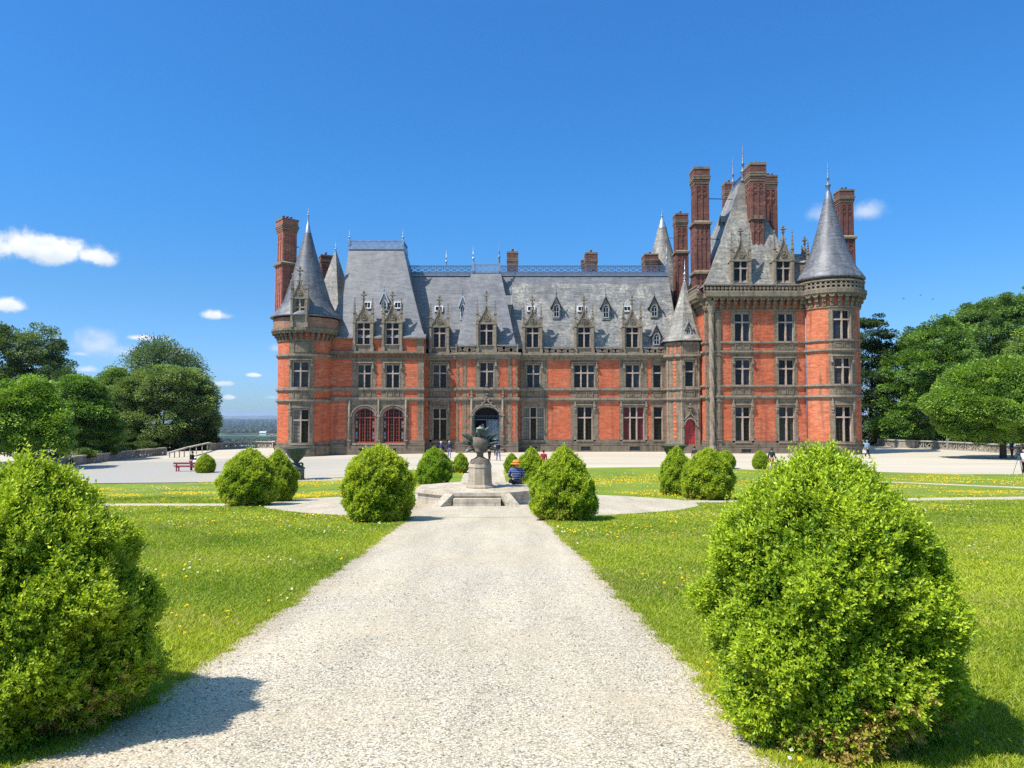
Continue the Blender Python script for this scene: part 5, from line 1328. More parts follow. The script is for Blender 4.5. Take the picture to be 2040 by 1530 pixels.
m = MB(); m.lathe(mo, [(22 * kx, zz(922)), (20.5 * kx, zz(921.5)), (20 * kx, zz(919)), (19 * kx, zz(918)), (18.5 * kx, zz(915.5)), (11 * kx, zz(912.5)), (7 * kx, zz(909.5)), (6.2 * kx, zz(906)), (7.5 * kx, zz(902.5)), (13 * kx, zz(900.5)), (14 * kx, zz(897)), (13 * kx, zz(896.5)), (17 * kx, zz(890)), (19 * kx, zz(884)), (18.2 * kx, zz(878)), (14 * kx, zz(872)), (7 * kx, zz(868.5)), (0, zz(868))], 32); m.build('vase', m_stone('vase_stone', (.215, .185, .145), (.2, .17, .13), 3, 3, .25, .5), mon)
BRONZE = plain('green_bronze', (.055, .075, .066), .5, .5, 8, .35)
VERDI = plain('verdigris_tip', (.26, .29, .22), .6, .5, 12, .1)
bc_ = Vector((mo[0], mo[1], zz(884)))
lr = random.Random(4)
def bronze_leaf(el, az, r0, r1, w_):
    d = Vector((math.cos(el) * math.sin(az), -math.cos(el) * math.cos(az), math.sin(el))); sd = Vector((math.cos(az), math.sin(az), 0)); up = sd.cross(d)
    if up.z < 0: up = -up
    m = MB(); st = []
    for t, ww, lf in ((0, .55, -.02), (.3, 1, .0), (.62, .72, .02), (1, .03, .0)):
        c = bc_ + d * (r0 + (r1 - r0) * t) + up * lf
        st.append((c - sd * w_ * ww, c - up * .085 * ww, c + sd * w_ * ww, c + up * .085 * ww))
    for a, b in zip(st, st[1:]):
        for k in range(4): j = (k + 1) % 4; m.poly([a[k], a[j], b[j], b[k]])
    m.poly(st[0]); m.build('leaf', [BRONZE], mon)
for el, n, r0, r1, off in ((60, 7, .26, .74, 0), (26, 11, .28, .84, .2), (2, 11, .28, .86, .45), (-24, 10, .28, .78, .1)):
    for k in range(n):
        az = 2 * math.pi * (k + off) / n + lr.uniform(-.10, .10); fr = math.cos(az)      # 1 = towards the garden path
        if fr > .55 and el < 50: continue                                              # the stone bowl stays bare in front
        bronze_leaf(R_(el + lr.uniform(-5, 5)), az, r0 + .04, r1 * lr.uniform(.94, 1.06), .12)
m = MB(); m.lathe(mo, [(.10, zz(869)), (.13, zz(862)), (.10, zz(858)), (.12, zz(856.5)), (.155, zz(855)), (.15, zz(852.5)), (.08, zz(851)), (.03, zz(850)), (0, zz(847))], 12)
for k in range(6):
    a = 2 * math.pi * k / 6; c = Vector((mo[0] + .12 * math.sin(a), mo[1] - .12 * math.cos(a), 0)); o_ = Vector((math.sin(a), -math.cos(a), 0)); s_ = Vector((math.cos(a), math.sin(a), 0))
    p = lambda r, w_, z: Vector((mo[0], mo[1], z)) + o_ * r + s_ * w_
    m.poly([p(.16, -.1, zz(870)), p(.16, .1, zz(870)), p(.17, .07, zz(861)), p(.24, 0, zz(857)), p(.17, -.07, zz(861))])
m.build('finial', VERDI, mon)
g0 = ground(1047, 998)
m = MB(); m.lathe(g0[:2], [(.13, g0[2] + .03), (.16, g0[2] + .05), (.175, g0[2] + .2), (.19, g0[2] + .2), (.19, g0[2] + .25), (.155, g0[2] + .25), (.15, g0[2] + .1), (0, g0[2] + .1)], 20)
tag(m.build('flower_pot', POT, origin=g0), "empty round terracotta pot on the gravel beside the platform steps", 'pot')

# ================================================================== URNS
def urn(px, py, label):
    b = ground(px, py); k = b[1] / F_PX; r = empty('garden_urn', b, label, 'urn', 'dark green urns on the lawn'); z = lambda h: b[2] + h * k
    m = MB(); P = Plane((b[0], b[1]), (b[0] + 1, b[1]))
    for w_, z0, z1 in ((14, -4, 3), (12.6, 3, 22), (14, 22, 25), (12, 25, 27)): m.box(P, -w_ * k, w_ * k, z(z0), z(z1), -w_ * k, w_ * k, 0, 1)
    m.build('pedestal', UGREEN, r)
    m = MB(); m.lathe(b[:2], [(11.5 * k, z(27)), (11 * k, z(29)), (5.5 * k, z(31)), (4.5 * k, z(35)), (6 * k, z(38)), (7 * k, z(39)), (14 * k, z(46)), (18.5 * k, z(53)), (20 * k, z(58)), (24 * k, z(61.5)), (28.5 * k, z(63.5)), (28.5 * k, z(65)), (24 * k, z(64)), (19 * k, z(60)), (0, z(58))], 28); m.build('bowl', UGREEN, r)
    for s in (-1, 1):
        m = MB(); m.ribbon(P, [(s * (9 + 3.6 * math.cos(t * .62)) * k, z(31 + 3.6 * math.sin(t * .62))) for t in range(-2, 9)], 2.6 * k, -3 * k, 3 * k); m.build('handle', UGREEN, r)
    return r
UGREEN = plain('dark_green_bronze', (.050, .066, .056), .55, .4, 5)
urn(590, 957, "dark green urn on a square pedestal right of the left pair of bushes"); urn(1343, 952, "dark green urn mostly hidden behind the right pair of bushes")

# ================================================================== BENCH, PARASOL, TRIPOD
RED = plain('bench_red', (.30, .018, .028), .45, .15, 6)
bp = ground(370, 941); bench = empty('park_bench', bp, "red slatted bench on the lawn edge beside a clipped bush", 'bench')
P = Plane((bp[0] - .98, bp[1]), (bp[0] + .98, bp[1]), 0)
m = MB()
for d in (-.42, -.26, -.10): m.box(P, 0, 1.96, bp[2] + .42, bp[2] + .46, d - .06 + .5, d + .06 + .5, 0, 1)
m.build('seat', RED, bench)
m = MB()
for z0, z1 in ((.66, .80), (.50, .56)): m.box(P, 0, 1.96, bp[2] + z0, bp[2] + z1, -.08, -.03, 0, 1)
m.build('backrest', RED, bench)
for u in (.22, 1.74):
    m = MB(); m.box(P, u - .04, u + .04, bp[2] - .02, bp[2] + .78, -.03, .05, 0, 1); m.box(P, u - .04, u + .04, bp[2] - .02, bp[2] + .42, .40, .48, 0, 1); m.box(P, u - .04, u + .04, bp[2] + .36, bp[2] + .42, .05, .40, 0, 1); m.build('leg', RED, bench)
pb = ground(2052, 903); pr = empty('parasol', pb, "dark red canopy over a red stand at the right edge behind the balustrade end", 'parasol')
m = MB(); m.lathe(pb[:2], [(1.75, pb[2] + 1.55), (1.7, pb[2] + 1.62), (.9, pb[2] + 2.0), (.05, pb[2] + 2.25)], 8, smooth=False); m.build('canopy', RED, pr)
m = MB(); m.tube(pb, (pb[0], pb[1], pb[2] + 2.3), .035, .035, 8); m.build('pole', GREY_WOOD, pr)
m = MB(); P = Plane((pb[0] - .7, pb[1]), (pb[0] + .7, pb[1])); m.box(P, 0, 1.4, pb[2], pb[2] + .95, -.3, .3, 0, 1); m.box(P, -.06, 1.46, pb[2] + .95, pb[2] + 1.0, -.36, .36, 0, 1); m.build('stand', RED, pr)
tp = ground(2031, 945); tr = empty('tripod', tp, "thin camera tripod on the lawn edge at the right", 'tripod')
for a in (0, 2.1, 4.2):
    m = MB(); m.tube((tp[0], tp[1], tp[2] + 1.35), (tp[0] + .38 * math.cos(a + .4), tp[1] + .38 * math.sin(a + .4), tp[2]), .018, .014, 6); m.build('leg', IRON, tr)
m = MB(); m.tube((tp[0], tp[1], tp[2] + 1.3), (tp[0], tp[1], tp[2] + 1.45), .03, .03, 6); P = Plane((tp[0] - .08, tp[1]), (tp[0] + .08, tp[1])); m.box(P, 0, .16, tp[2] + 1.45, tp[2] + 1.56, -.05, .05, 0, 1); m.build('head', IRON, tr)
# ================================================================== BIRDS
for i, (px, py, lb) in enumerate(((1800, 595, "leftmost of three tiny dark birds flying right of the round tower"), (1834, 588, "middle and highest of three tiny dark birds in the right sky"), (1858, 596, "rightmost of three tiny dark birds above the right trees"))):
    p = Vector(at(px, py, 120)); m = MB()
    m.lathe((0, 0), [(0, -.14), (.05, -.08), (.06, .02), (.03, .12), (0, .2)], 6)
    m.v = [(z_, y_, x_) for x_, y_, z_ in m.v]
    for s in (-1, 1): m.poly([(.06, 0, 0), (-.08, 0, 0), (-.04, s * .22, .09), (.05, s * .22, .09)]); m.poly([(.05, s * .22, .09), (-.04, s * .22, .09), (-.06, s * .42, .03)])
    m.v = [(a + p.x, b + p.y, c + p.z) for a, b, c in m.v]
    tag(m.build('bird', IRON, origin=p), lb, 'bird', 'birds in the right sky')
# ================================================================== PEOPLE
def skin(name, V, E, Rd, root, mat, parent, sub=1):
    me = bpy.data.meshes.new('tmp'); keys = list(V); idx = {k: i for i, k in enumerate(keys)}
    me.from_pydata([V[k] for k in keys], [(idx[a], idx[b]) for a, b in E], [])
    o = bpy.data.objects.new('tmp', me); col.objects.link(o)
    sm = o.modifiers.new('s', 'SKIN'); sk = me.skin_vertices[0] if me.skin_vertices else None
    for k in keys: r = Rd[k]; me.skin_vertices[0].data[idx[k]].radius = (r, r) if not isinstance(r, tuple) else r
    for k in keys: me.skin_vertices[0].data[idx[k]].use_root = (k == root)
    ss = o.modifiers.new('u', 'SUBSURF'); ss.levels = sub; ss.render_levels = sub
    dg = bpy.context.evaluated_depsgraph_get(); dg.update()
    nm = bpy.data.meshes.new_from_object(o.evaluated_get(dg)); nm.name = name
    bpy.data.objects.remove(o); bpy.data.meshes.remove(me)
    nm.materials.clear(); nm.materials.append(mat)
    for p in nm.polygons: p.use_smooth = True
    q = bpy.data.objects.new(name, nm); col.objects.link(q); q.parent = parent
    return q
def add_skin_layer():
    pass
SKINM = plain('skin', (.46, .27, .19), .55, .08, 8)
_mats = {}
def cloth(c):
    if c not in _mats: _mats[c] = plain('cloth', c, .85, .18, 7, 0, .15)
    return _mats[c]
def m_stripe():
    N = NT('striped_jersey'); O = N.n('ShaderNodeTexCoord').outputs['Object']; sp = N.n('ShaderNodeSeparateXYZ'); N.l(O, sp.inputs[0])
    w_ = N.math('FRACT', N.math('MULTIPLY', sp.outputs[2], 15)); c = N.ramp(w_, [(.60, (.012, .02, .10)), (.64, (.30, .36, .55)), (.94, (.30, .36, .55)), (.98, (.012, .02, .10))])
    return N.set(c, .85, .15)
def person(loc, h, face, label, top, legs, hair=(.05, .035, .025), pose='stand', hat=None, arms='down', shoes=(.03, .03, .03), lean=0.0, bag=None, topmat=None, group=None):
    k = h / 1.72; r = empty('person', loc, label, 'person', group, face); sit = pose == 'sit'
    pz = (.92 if not sit else .12)
    V = {}; Rd = {}; E = []
    def j(n, x, y, z, rad): V[n] = (x * k, y * k, z * k); Rd[n] = rad * k if not isinstance(rad, tuple) else tuple(q * k for q in rad)
    ly = lambda z: -lean * max(0, z - pz)         # lean forwards (local -Y is forward)
    j('pel', 0, 0, pz + .03, (.135, .10)); j('wai', 0, ly(pz + .2), pz + .20, (.120, .09)); j('che', 0, ly(pz + .42), pz + .42, (.145, .10)); j('nb', 0, ly(pz + .54), pz + .54, (.075, .065)); j('nk', 0, ly(pz + .6) - .01, pz + .60, .052)
    j('h0', 0, ly(pz + .66) - .02, pz + .66, (.068, .078)); j('h1', 0, ly(pz + .73) - .02, pz + .73, (.076, .092)); j('h2', 0, ly(pz + .79) - .01, pz + .79, (.055, .065)); j('nose', 0, ly(pz + .69) - .125, pz + .69, .013)
    E += [('pel', 'wai'), ('wai', 'che'), ('che', 'nb'), ('nb', 'nk'), ('nk', 'h0'), ('h0', 'h1'), ('h1', 'h2'), ('h0', 'nose')]
    stride = .2 if pose == 'walk' else .03
    for s, n in ((-1, 'L'), (1, 'R')):
        if sit:
            j('hip' + n, s * .09, -.02, pz, .085); j('kn' + n, s * .16, -.42, pz + .02, .06); j('an' + n, s * .14, -.50, pz - .40, .042); j('to' + n, s * .15, -.64, pz - .44, .038)
        else:
            o_ = s * stride; j('hip' + n, s * .085, 0, .86, .085); j('kn' + n, s * .09, -.02 - o_ * .55, .48, .058); j('an' + n, s * .09, .02 - o_ + (.05 if s < 0 and pose == 'walk' else 0), .085, .042); j('to' + n, s * .11, -.13 - o_, .04, .036)
        sh = (s * .185, ly(pz + .5), pz + .50)
        j('sh' + n, *sh, .058)
        if arms == 'up' or (arms == 'one' and s > 0): el, wr = (s * .26, sh[1] - .12, pz + .28), (s * .12, sh[1] - .24, pz + .52)
        elif arms == 'lap': el, wr = (s * .24, sh[1] - .06, pz + .24), (s * .14, sh[1] - .24, pz + .14)
        elif arms == 'back': el, wr = (s * .27, sh[1] + .10, pz + .24), (s * .10, sh[1] + .16, pz + .10)
        else:
            sw = .12 * s if pose == 'walk' else 0; el, wr = (s * .235, sh[1] + .02 + sw * .5, pz + .23), (s * .245, sh[1] - .04 + sw, pz + .0)
        j('el' + n, *el, .042); j('wr' + n, *wr, .028)
        d = Vector(wr) - Vector(el); d.normalize(); sdv = Vector((0, 1, 0)) if abs(d.y) < .8 else Vector((0, 0, 1)); sdv = (sdv - d * sdv.dot(d)).normalized()
        pm = Vector(wr) + d * .07; j('pm' + n, *pm, (.034, .018))
        E += [('pel', 'hip' + n), ('hip' + n, 'kn' + n), ('kn' + n, 'an' + n), ('an' + n, 'to' + n), ('che', 'sh' + n), ('sh' + n, 'el' + n), ('el' + n, 'wr' + n), ('wr' + n, 'pm' + n)]
        inw = Vector((-s, 0, 0)) * .014
        for f in range(4):
            o2 = (f - 1.5) * .019; ln = (.062, .075, .08, .06)[f]
            a = pm + sdv * o2 + d * .028; b = a + d * ln * .55 + inw * .5; c = b + d * ln * .45 + inw
            j('f%d%s' % (f, n), *a, .010); j('g%d%s' % (f, n), *b, .009); j('t%d%s' % (f, n), *c, .008); E += [('pm' + n, 'f%d%s' % (f, n)), ('f%d%s' % (f, n), 'g%d%s' % (f, n)), ('g%d%s' % (f, n), 't%d%s' % (f, n))]
        th = Vector(wr) + d * .035 - sdv * .035; j('th' + n, *th, .011); j('tt' + n, *(th + d * .04 - sdv * .014), .009); E += [('wr' + n, 'th' + n), ('th' + n, 'tt' + n)]
    body = skin('body', V, E, Rd, 'pel', SKINM, r)
    sub = lambda keys, ed, add: ({q: V[q] for q in keys}, ed, {q: (tuple(v + add * k for v in Rd[q]) if isinstance(Rd[q], tuple) else Rd[q] + add * k) for q in keys})
    tk = ['pel', 'wai', 'che', 'nb'] + [a + n for n in 'LR' for a in ('sh', 'el', 'wr')]
    skin('jacket', *sub(tk, [('pel', 'wai'), ('wai', 'che'), ('che', 'nb')] + [e for n in 'LR' for e in (('che', 'sh' + n), ('sh' + n, 'el' + n), ('el' + n, 'wr' + n))], .018), 'pel', topmat or cloth(top), r)
    lk = ['pel'] + [a + n for n in 'LR' for a in ('hip', 'kn', 'an')]
    skin('trousers', *sub(lk, [e for n in 'LR' for e in (('pel', 'hip' + n), ('hip' + n, 'kn' + n), ('kn' + n, 'an' + n))], .014), 'pel', cloth(legs), r)
    for n in 'LR': skin('shoe', *sub(['an' + n, 'to' + n], [('an' + n, 'to' + n)], .010), 'an' + n, cloth(shoes), r)
    hc = Vector(V['h1']); m = MB(); rr = .095 * k
    m.lathe((0, 0), [(rr * .98, -rr * .5), (rr * 1.08, 0), (rr * .92, rr * .55), (rr * .5, rr * .95), (0, rr * 1.08)], 14)
    m.v = [(x + hc.x, y * 1.08 + hc.y + .018 * k, z + hc.z + .01 * k) for x, y, z in m.v]
    ho = m.build('hair', cloth(hair), r, origin=(0, 0, 0))
    m = MB()
    for s in (-1, 1): m.ball((hc.x + s * .03 * k, hc.y - .09 * k, hc.z - .02 * k), .011 * k, 6, 4)
    m.build('eyes', DARK, body, origin=(0, 0, 0))
    if hat:
        kind, c = hat; m = MB(); z = hc.z + .025 * k
        if kind == 'brim': m.lathe((0, 0), [(.20 * k, z - .035 * k), (.205 * k, z - .025 * k), (.118 * k, z + .01 * k), (.114 * k, z + .10 * k), (.085 * k, z + .135 * k), (0, z + .145 * k)], 20)
        else: m.lathe((0, 0), [(.112 * k, z - .01), (.115 * k, z + .03 * k), (.09 * k, z + .085 * k), (0, z + .11 * k)], 14); m.poly([(-.07 * k, -.10 * k, z), (.07 * k, -.10 * k, z), (.06 * k, -.2 * k, z - .01), (-.06 * k, -.2 * k, z - .01)])
        m.v = [(x + hc.x, y + hc.y, zz_) for x, y, zz_ in m.v]; ht = m.build('hat', cloth(c), r, origin=(0, 0, 0))
        if kind == 'brim':
            m = MB(); m.lathe((hc.x, hc.y), [(.121 * k, z + .008 * k), (.119 * k, z + .045 * k)], 20); m.build('hat_band', cloth((.25, .05, .02)), ht, origin=(0, 0, 0))
    if bag:
        ca = math.cos(face); sa = math.sin(face)
        P = Vector((.30 * k, .02, pz * k - .25 * k)); lx = Vector(loc) + Vector((P.x * ca - P.y * sa, P.x * sa + P.y * ca, P.z))
        m = MB(); q = Plane((lx.x - .16, lx.y - .05), (lx.x + .16, lx.y - .05)); m.box(q, 0, .32, lx.z - .18, lx.z + .16, 0, .1, 0, 1); m.ribbon(q, [(.08, lx.z + .16), (.1, lx.z + .36), (.22, lx.z + .36), (.24, lx.z + .16)], .02, .04, .06)
        tag(m.build('shoulder_bag', cloth(bag[0]), origin=lx), bag[1], 'bag')
    return r
G = lambda px, py: ground(px, py)
person(G(138, 950), 1.6, R_(200), "person walking away at far left in dark jacket and green trousers with a bag", (.02, .022, .03), (.015, .075, .055), (.12, .1, .08), 'walk', bag=((.02, .02, .022), "dark shoulder bag carried by the walker at far left"))
person(G(381, 939), 1.62, R_(150), "person in black standing beyond the red bench", (.012, .012, .016), (.015, .015, .02), (.07, .04, .02), 'stand', lean=.12)
bs = (bp[0] + .72, bp[1] + .12, bp[2] + .36); person(bs, 1.55, R_(180), "person in white top and white cap sitting on the red bench seen from behind", (.75, .76, .76), (.08, .32, .36), (.3, .2, .12), 'sit', hat=('cap', (.8, .8, .8)), arms='lap')
person(G(549, 909), 1.7, R_(170), "person in black standing at the left foot of the round tower", (.012, .012, .014), (.02, .02, .024), (.04, .03, .03))
person(G(570, 938), 1.6, R_(60), "white haired person in pale jacket stooping beside the left urn", (.62, .62, .60), (.22, .22, .28), (.72, .72, .70), 'stand', lean=.25)
person(G(878, 913), 1.62, R_(100), "person in blue and dark red jacket with white cap walking before the castle", (.05, .05, .26), (.02, .02, .025), (.3, .25, .2), 'walk', hat=('cap', (.7, .66, .62)))
person(G(895, 912), 1.66, R_(190), "person in navy jacket and light blue trousers walking behind the one in white cap", (.035, .04, .09), (.22, .27, .40), (.5, .48, .46), 'walk')
sg = G(900, 943); person((sg[0], sg[1], sg[2] + .05), 1.55, R_(170), "dark haired person sitting on the grass between the two left centre bushes", (.20, .20, .16), (.02, .02, .025), (.025, .02, .018), 'sit', arms='lap')
person(G(975, 917), 1.68, R_(170), "person in white jacket and black trousers walking left of the one in jeans", (.62, .62, .64), (.018, .018, .022), (.15, .1, .07), 'walk', arms='lap')
person(G(993, 917.5), 1.70, R_(20), "person in navy top, red cap and jeans shading the eyes", (.02, .022, .045), (.12, .20, .34), (.4, .38, .36), 'walk', hat=('cap', (.55, .05, .03)), arms='one')
person(G(987, 908), 1.72, R_(160), "person in light blue shirt at the castle door", (.16, .32, .50), (.05, .06, .09), (.4, .36, .3))
pw = at(1029, 967.5, 30.2); lady = person((pw[0], pw[1], zt_ - .02), 1.66, R_(186), "person in orange sun hat and navy striped jersey sitting on the platform edge", (.02, .03, .1), (.012, .014, .025), (.3, .2, .1), 'sit', hat=('brim', (.78, .26, .035)), arms='lap', topmat=m_stripe()); lady.scale = (1.28, 1.2, 1.02)
person(G(1083, 942), 1.62, R_(170), "dark haired person in red top behind the right centre bush", (.36, .03, .03), (.05, .05, .06), (.02, .015, .015))
person(G(1384, 929), 1.6, R_(180), "dark haired person seen between the tops of the right pair of bushes", (.05, .05, .06), (.04, .04, .05), (.02, .016, .016))
person(G(1538, 937), 1.66, R_(130), "person in dark top and red trousers beside the lone clipped bush", (.025, .03, .04), (.42, .02, .03), (.03, .025, .02), 'walk')
person(G(1728, 913), 1.72, R_(185), "person in light blue hooded jacket by the right round tower with a white bag", (.22, .36, .52), (.012, .014, .02), (.05, .22, .42), 'walk', hat=('cap', (.06, .28, .5)), bag=((.72, .7, .62), "white shopping bag carried by the person at the right tower"))
person(G(2016, 912), 1.65, R_(90), "person in blue shirt standing just right of the right tree trunk", (.03, .16, .30), (.04, .05, .08))
person(G(2041, 944), 1.7, R_(110), "person in white top and black trousers behind the tripod at the right edge", (.7, .7, .74), (.015, .015, .018), (.5, .3, .3), 'stand', arms='up')

# ================================================================== FOLIAGE
def m_leaf(name, rough=.5, trans=.32, spec=.35, gain=1.0):
    N = NT(name); at_ = N.n('ShaderNodeAttribute'); at_.attribute_name = 'tint'
    oi = N.n('ShaderNodeObjectInfo'); tn = N.mix(1, at_.outputs['Color'], N.ramp(oi.outputs['Random'], [(0, (.80, .90, .85)), (.5, (1, 1, 1)), (1, (1.14, 1.05, 1.0))]), 'MULTIPLY')
    N.set(tn, rough, spec)
    tr_ = N.n('ShaderNodeBsdfTranslucent'); N.l(N.mix(1, tn, (1.25, 1.2, .55), 'MULTIPLY'), tr_.inputs[0])
    mx = N.n('ShaderNodeMixShader'); mx.inputs[0].default_value = trans; N.l(N.b.outputs[0], mx.inputs[1]); N.l(tr_.outputs[0], mx.inputs[2]); N.l(mx.outputs[0], N.o.inputs[0])
    return N.m
LEAF = m_leaf('box_leaf'); TREE_LEAF = m_leaf('tree_leaf', .55, .28, .3); GRASS = m_leaf('grass_blade', .55, .35, .25); PETAL = m_leaf('petal', .6, .25, .2)
BARK = plain('bark', (.085, .068, .05), .9, .35, 4)
TWIG = plain('twig', (.055, .04, .022), .9, .3, 6)
def unit(a): return a / np.maximum(np.linalg.norm(a, axis=1, keepdims=True), 1e-9)
def mesh_from(name, verts, nv, cols, mats, extra=None):
    """verts (F, nv, 3) separate polygons with one colour per polygon; extra = list of (verts, faces, material index)"""
    Fn = len(verts); me = bpy.data.meshes.new(name); V = verts.reshape(-1, 3)
    ev = np.zeros((0, 3)); ef = []; em = []
    for (a, f, mi) in (extra or []):
        b = Fn * nv + len(ev); ev = np.vstack([ev, np.array(a).reshape(-1, 3)]); ef += [[i + b for i in q] for q in f]; em += [mi] * len(f)
    allv = np.vstack([V, ev]).astype(np.float32)
    me.vertices.add(len(allv)); me.vertices.foreach_set('co', allv.ravel())
    li = np.concatenate([np.arange(Fn * nv), np.array([i for q in ef for i in q], dtype=np.int64)]).astype(np.int32)
    ls = np.concatenate([np.arange(Fn) * nv, Fn * nv + np.cumsum([0] + [len(q) for q in ef])[:-1]] if ef else [np.arange(Fn) * nv]).astype(np.int32)
    me.loops.add(len(li)); me.loops.foreach_set('vertex_index', li)
    me.polygons.add(Fn + len(ef)); me.polygons.foreach_set('loop_start', ls)
    me.polygons.foreach_set('material_index', np.array([0] * Fn + em, dtype=np.int32))
    me.update(calc_edges=True); me.validate()
    ca = me.attributes.new('tint', 'FLOAT_COLOR', 'POINT')
    c = np.ones((len(allv), 4), np.float32); c[:Fn * nv, :3] = np.repeat(cols, nv, axis=0); c[Fn * nv:, :3] = (.02, .03, .012)
    ca.data.foreach_set('color', c.ravel())
    for m in (mats if isinstance(mats, list) else [mats]): me.materials.append(m)
    return me
def leaf_polys(P, D, S, ln, wd, g):
    """diamond leaves: base P, direction D, side S"""
    N_ = np.cross(D, S); ln = ln[:, None]; wd = wd[:, None]
    a = P; b = P + D * ln * .5 + S * wd * .5 + N_ * wd * .22; c = P + D * ln; d = P + D * ln * .5 - S * wd * .5 + N_ * wd * .22
    return np.stack([a, b, c, d], 1)
PROF_T = np.array([0, .1, .22, .35, .5, .62, .75, .87, .95, 1.0])
PROFS = {'full': np.array([.70, .88, .97, 1, .97, .91, .79, .53, .29, .05]), 'pear': np.array([.66, .88, .98, 1, .93, .80, .60, .36, .19, .04]), 'egg': np.array([.62, .84, .97, 1, .97, .88, .72, .47, .27, .05])}
def bush_mesh(name, Rb, H, prof, nsp, per, ll, lw, seed, brown=.5, lump=.075, spr=.092):
    g = np.random.default_rng(seed); pf = PROFS[prof]
    ph = g.uniform(0, 6.28, 12)
    t = g.uniform(0, 1, nsp * 3); keep = g.uniform(0, 1, nsp * 3) < np.interp(t, PROF_T, pf) * .9 + .12; t = t[keep][:nsp]; n = len(t)
    a = g.uniform(0, 2 * np.pi, n)
    lum = lump * (np.sin(3 * a + ph[0] + 5 * t) + np.sin(5 * a + ph[1] - 9 * t) + .8 * np.sin(8 * a + ph[2] + 16 * t) + .8 * np.sin(23 * t + ph[3] + 2 * a) + .6 * np.sin(13 * a + ph[4] - 27 * t))
    r = np.interp(t, PROF_T, pf) * (1 + lum) * Rb
    dep = np.abs(g.normal(0, .07, n)) * Rb; r = np.maximum(r - dep, .01)
    z = t * H * (1 + lum * .12)
    e = .01; dr = (np.interp(np.clip(t + e, 0, 1), PROF_T, pf) - np.interp(np.clip(t - e, 0, 1), PROF_T, pf)) * Rb; sl = -dr / (2 * e * H)
    nrm = unit(np.stack([np.sin(a), -np.cos(a), np.clip(sl, -1.5, 3)], 1))
    P0 = np.stack([r * np.sin(a), -r * np.cos(a), z], 1)
    D0 = unit(nrm * .75 + np.array([0, 0, .55]) + g.normal(0, .38, (n, 3)))
    strong = (g.uniform(0, 1, n) > .965) | ((t > .72) & (g.uniform(0, 1, n) > .91))
    D0 = np.where(strong[:, None], unit(D0 + np.array([0, 0, .9])), D0)
    L = spr * (1 if Rb < .9 else Rb / .87) * g.uniform(.55, 1.15, n) * np.where(strong, 1.7, 1)
    A = unit(np.cross(D0, g.normal(0, 1, (n, 3)))); B = np.cross(D0, A)
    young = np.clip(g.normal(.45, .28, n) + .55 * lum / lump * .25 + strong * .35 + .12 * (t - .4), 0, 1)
    bz = brown * np.clip((.20 + .10 * np.sin(2 * a + ph[6]) - t) / .2, 0, 1) * (.45 + .55 * np.sin(a * 1.0 + ph[5]) ** 2); isb = g.uniform(0, 1, n) < bz
    out = []; cols = []
    for i in range(per):
        f = (i // 2 + .6) / (per // 2); ang = (i % 2) * np.pi + (i // 2) * np.pi / 2
        side = A * math.cos(ang) + B * math.sin(ang)
        op = .95 - .45 * f
        d = unit(D0 * (1 - op * .55) + side * op + g.normal(0, .18, (n, 3)))
        s = unit(np.cross(d, D0) + g.normal(0, .25, (n, 3)))
        p = P0 + D0 * (L * f)[:, None]
        k = ll * g.uniform(.75, 1.25, n) * (1.1 - .35 * f)
        out.append(leaf_polys(p, d, s, k, k * (lw / ll), g))
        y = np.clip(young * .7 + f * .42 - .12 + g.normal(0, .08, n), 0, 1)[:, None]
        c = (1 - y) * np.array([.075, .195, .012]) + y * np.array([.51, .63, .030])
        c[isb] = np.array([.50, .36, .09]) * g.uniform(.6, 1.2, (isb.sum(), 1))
        cols.append(c * g.uniform(.85, 1.15, (n, 1)))
    V = np.concatenate(out); C = np.concatenate(cols)
    # woody heart
    cv = []; cf = []; nr, na = 9, 20
    for i in range(nr + 1):
        tt = i / nr * .97
        for k in range(na):
            aa = 2 * math.pi * k / na; rr = float(np.interp(tt, PROF_T, pf)) * Rb * .80
            cv.append((rr * math.sin(aa), -rr * math.cos(aa), tt * H * .95 - .02))
    for i in range(nr):
        for k in range(na): j = (k + 1) % na; cf.append((i * na + k, i * na + j, (i + 1) * na + j, (i + 1) * na + k))
    cf.append(tuple(nr * na + k for k in range(na)))
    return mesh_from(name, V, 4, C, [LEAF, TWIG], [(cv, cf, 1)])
def bush(me, loc, label, sc_=(1, 1, 1), rz=0, group=None):
    o = bpy.data.objects.new('box_bush', me); col.objects.link(o); o.location = loc; o.scale = sc_; o.rotation_euler = (0, 0, rz)
    return tag(o, label, 'bush', group or 'clipped box bushes')
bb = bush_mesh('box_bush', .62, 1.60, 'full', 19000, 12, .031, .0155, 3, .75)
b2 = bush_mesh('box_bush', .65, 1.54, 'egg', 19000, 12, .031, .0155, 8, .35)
FOR_R = (1.88, 4.50); FOR_L = (-2.95, 4.55)
bush(bb, (*FOR_R, TZ(*FOR_R)), "huge yellow green bush in the right foreground with browning base", rz=1.1)
bush(b2, (*FOR_L, TZ(*FOR_L)), "huge shaded green bush cut off by the left foreground edge", rz=2.2)
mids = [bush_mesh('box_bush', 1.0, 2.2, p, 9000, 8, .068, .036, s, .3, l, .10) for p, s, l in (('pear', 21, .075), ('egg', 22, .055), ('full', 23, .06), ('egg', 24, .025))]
def place(px, pyt, pyb, hw, mi, label, rz=0, dfix=.8):
    b = ground(px, pyb); d = b[1]
    for _ in range(4): Rm = hw / F_PX * d; d = b[1] + Rm * dfix * .7
    x = (px - CX) / F_PX * d * 1.001; z = TZ(x, d); top = at(px, pyt, d)[2]
    bush(mids[mi], (x, d, z), label, (Rm / 1.04, Rm / 1.04, (top - z) / 2.24), rz)
place(755, 890, 1041, 67, 2, "large rounded bush left of the central path nearest the platform steps", 1.0)
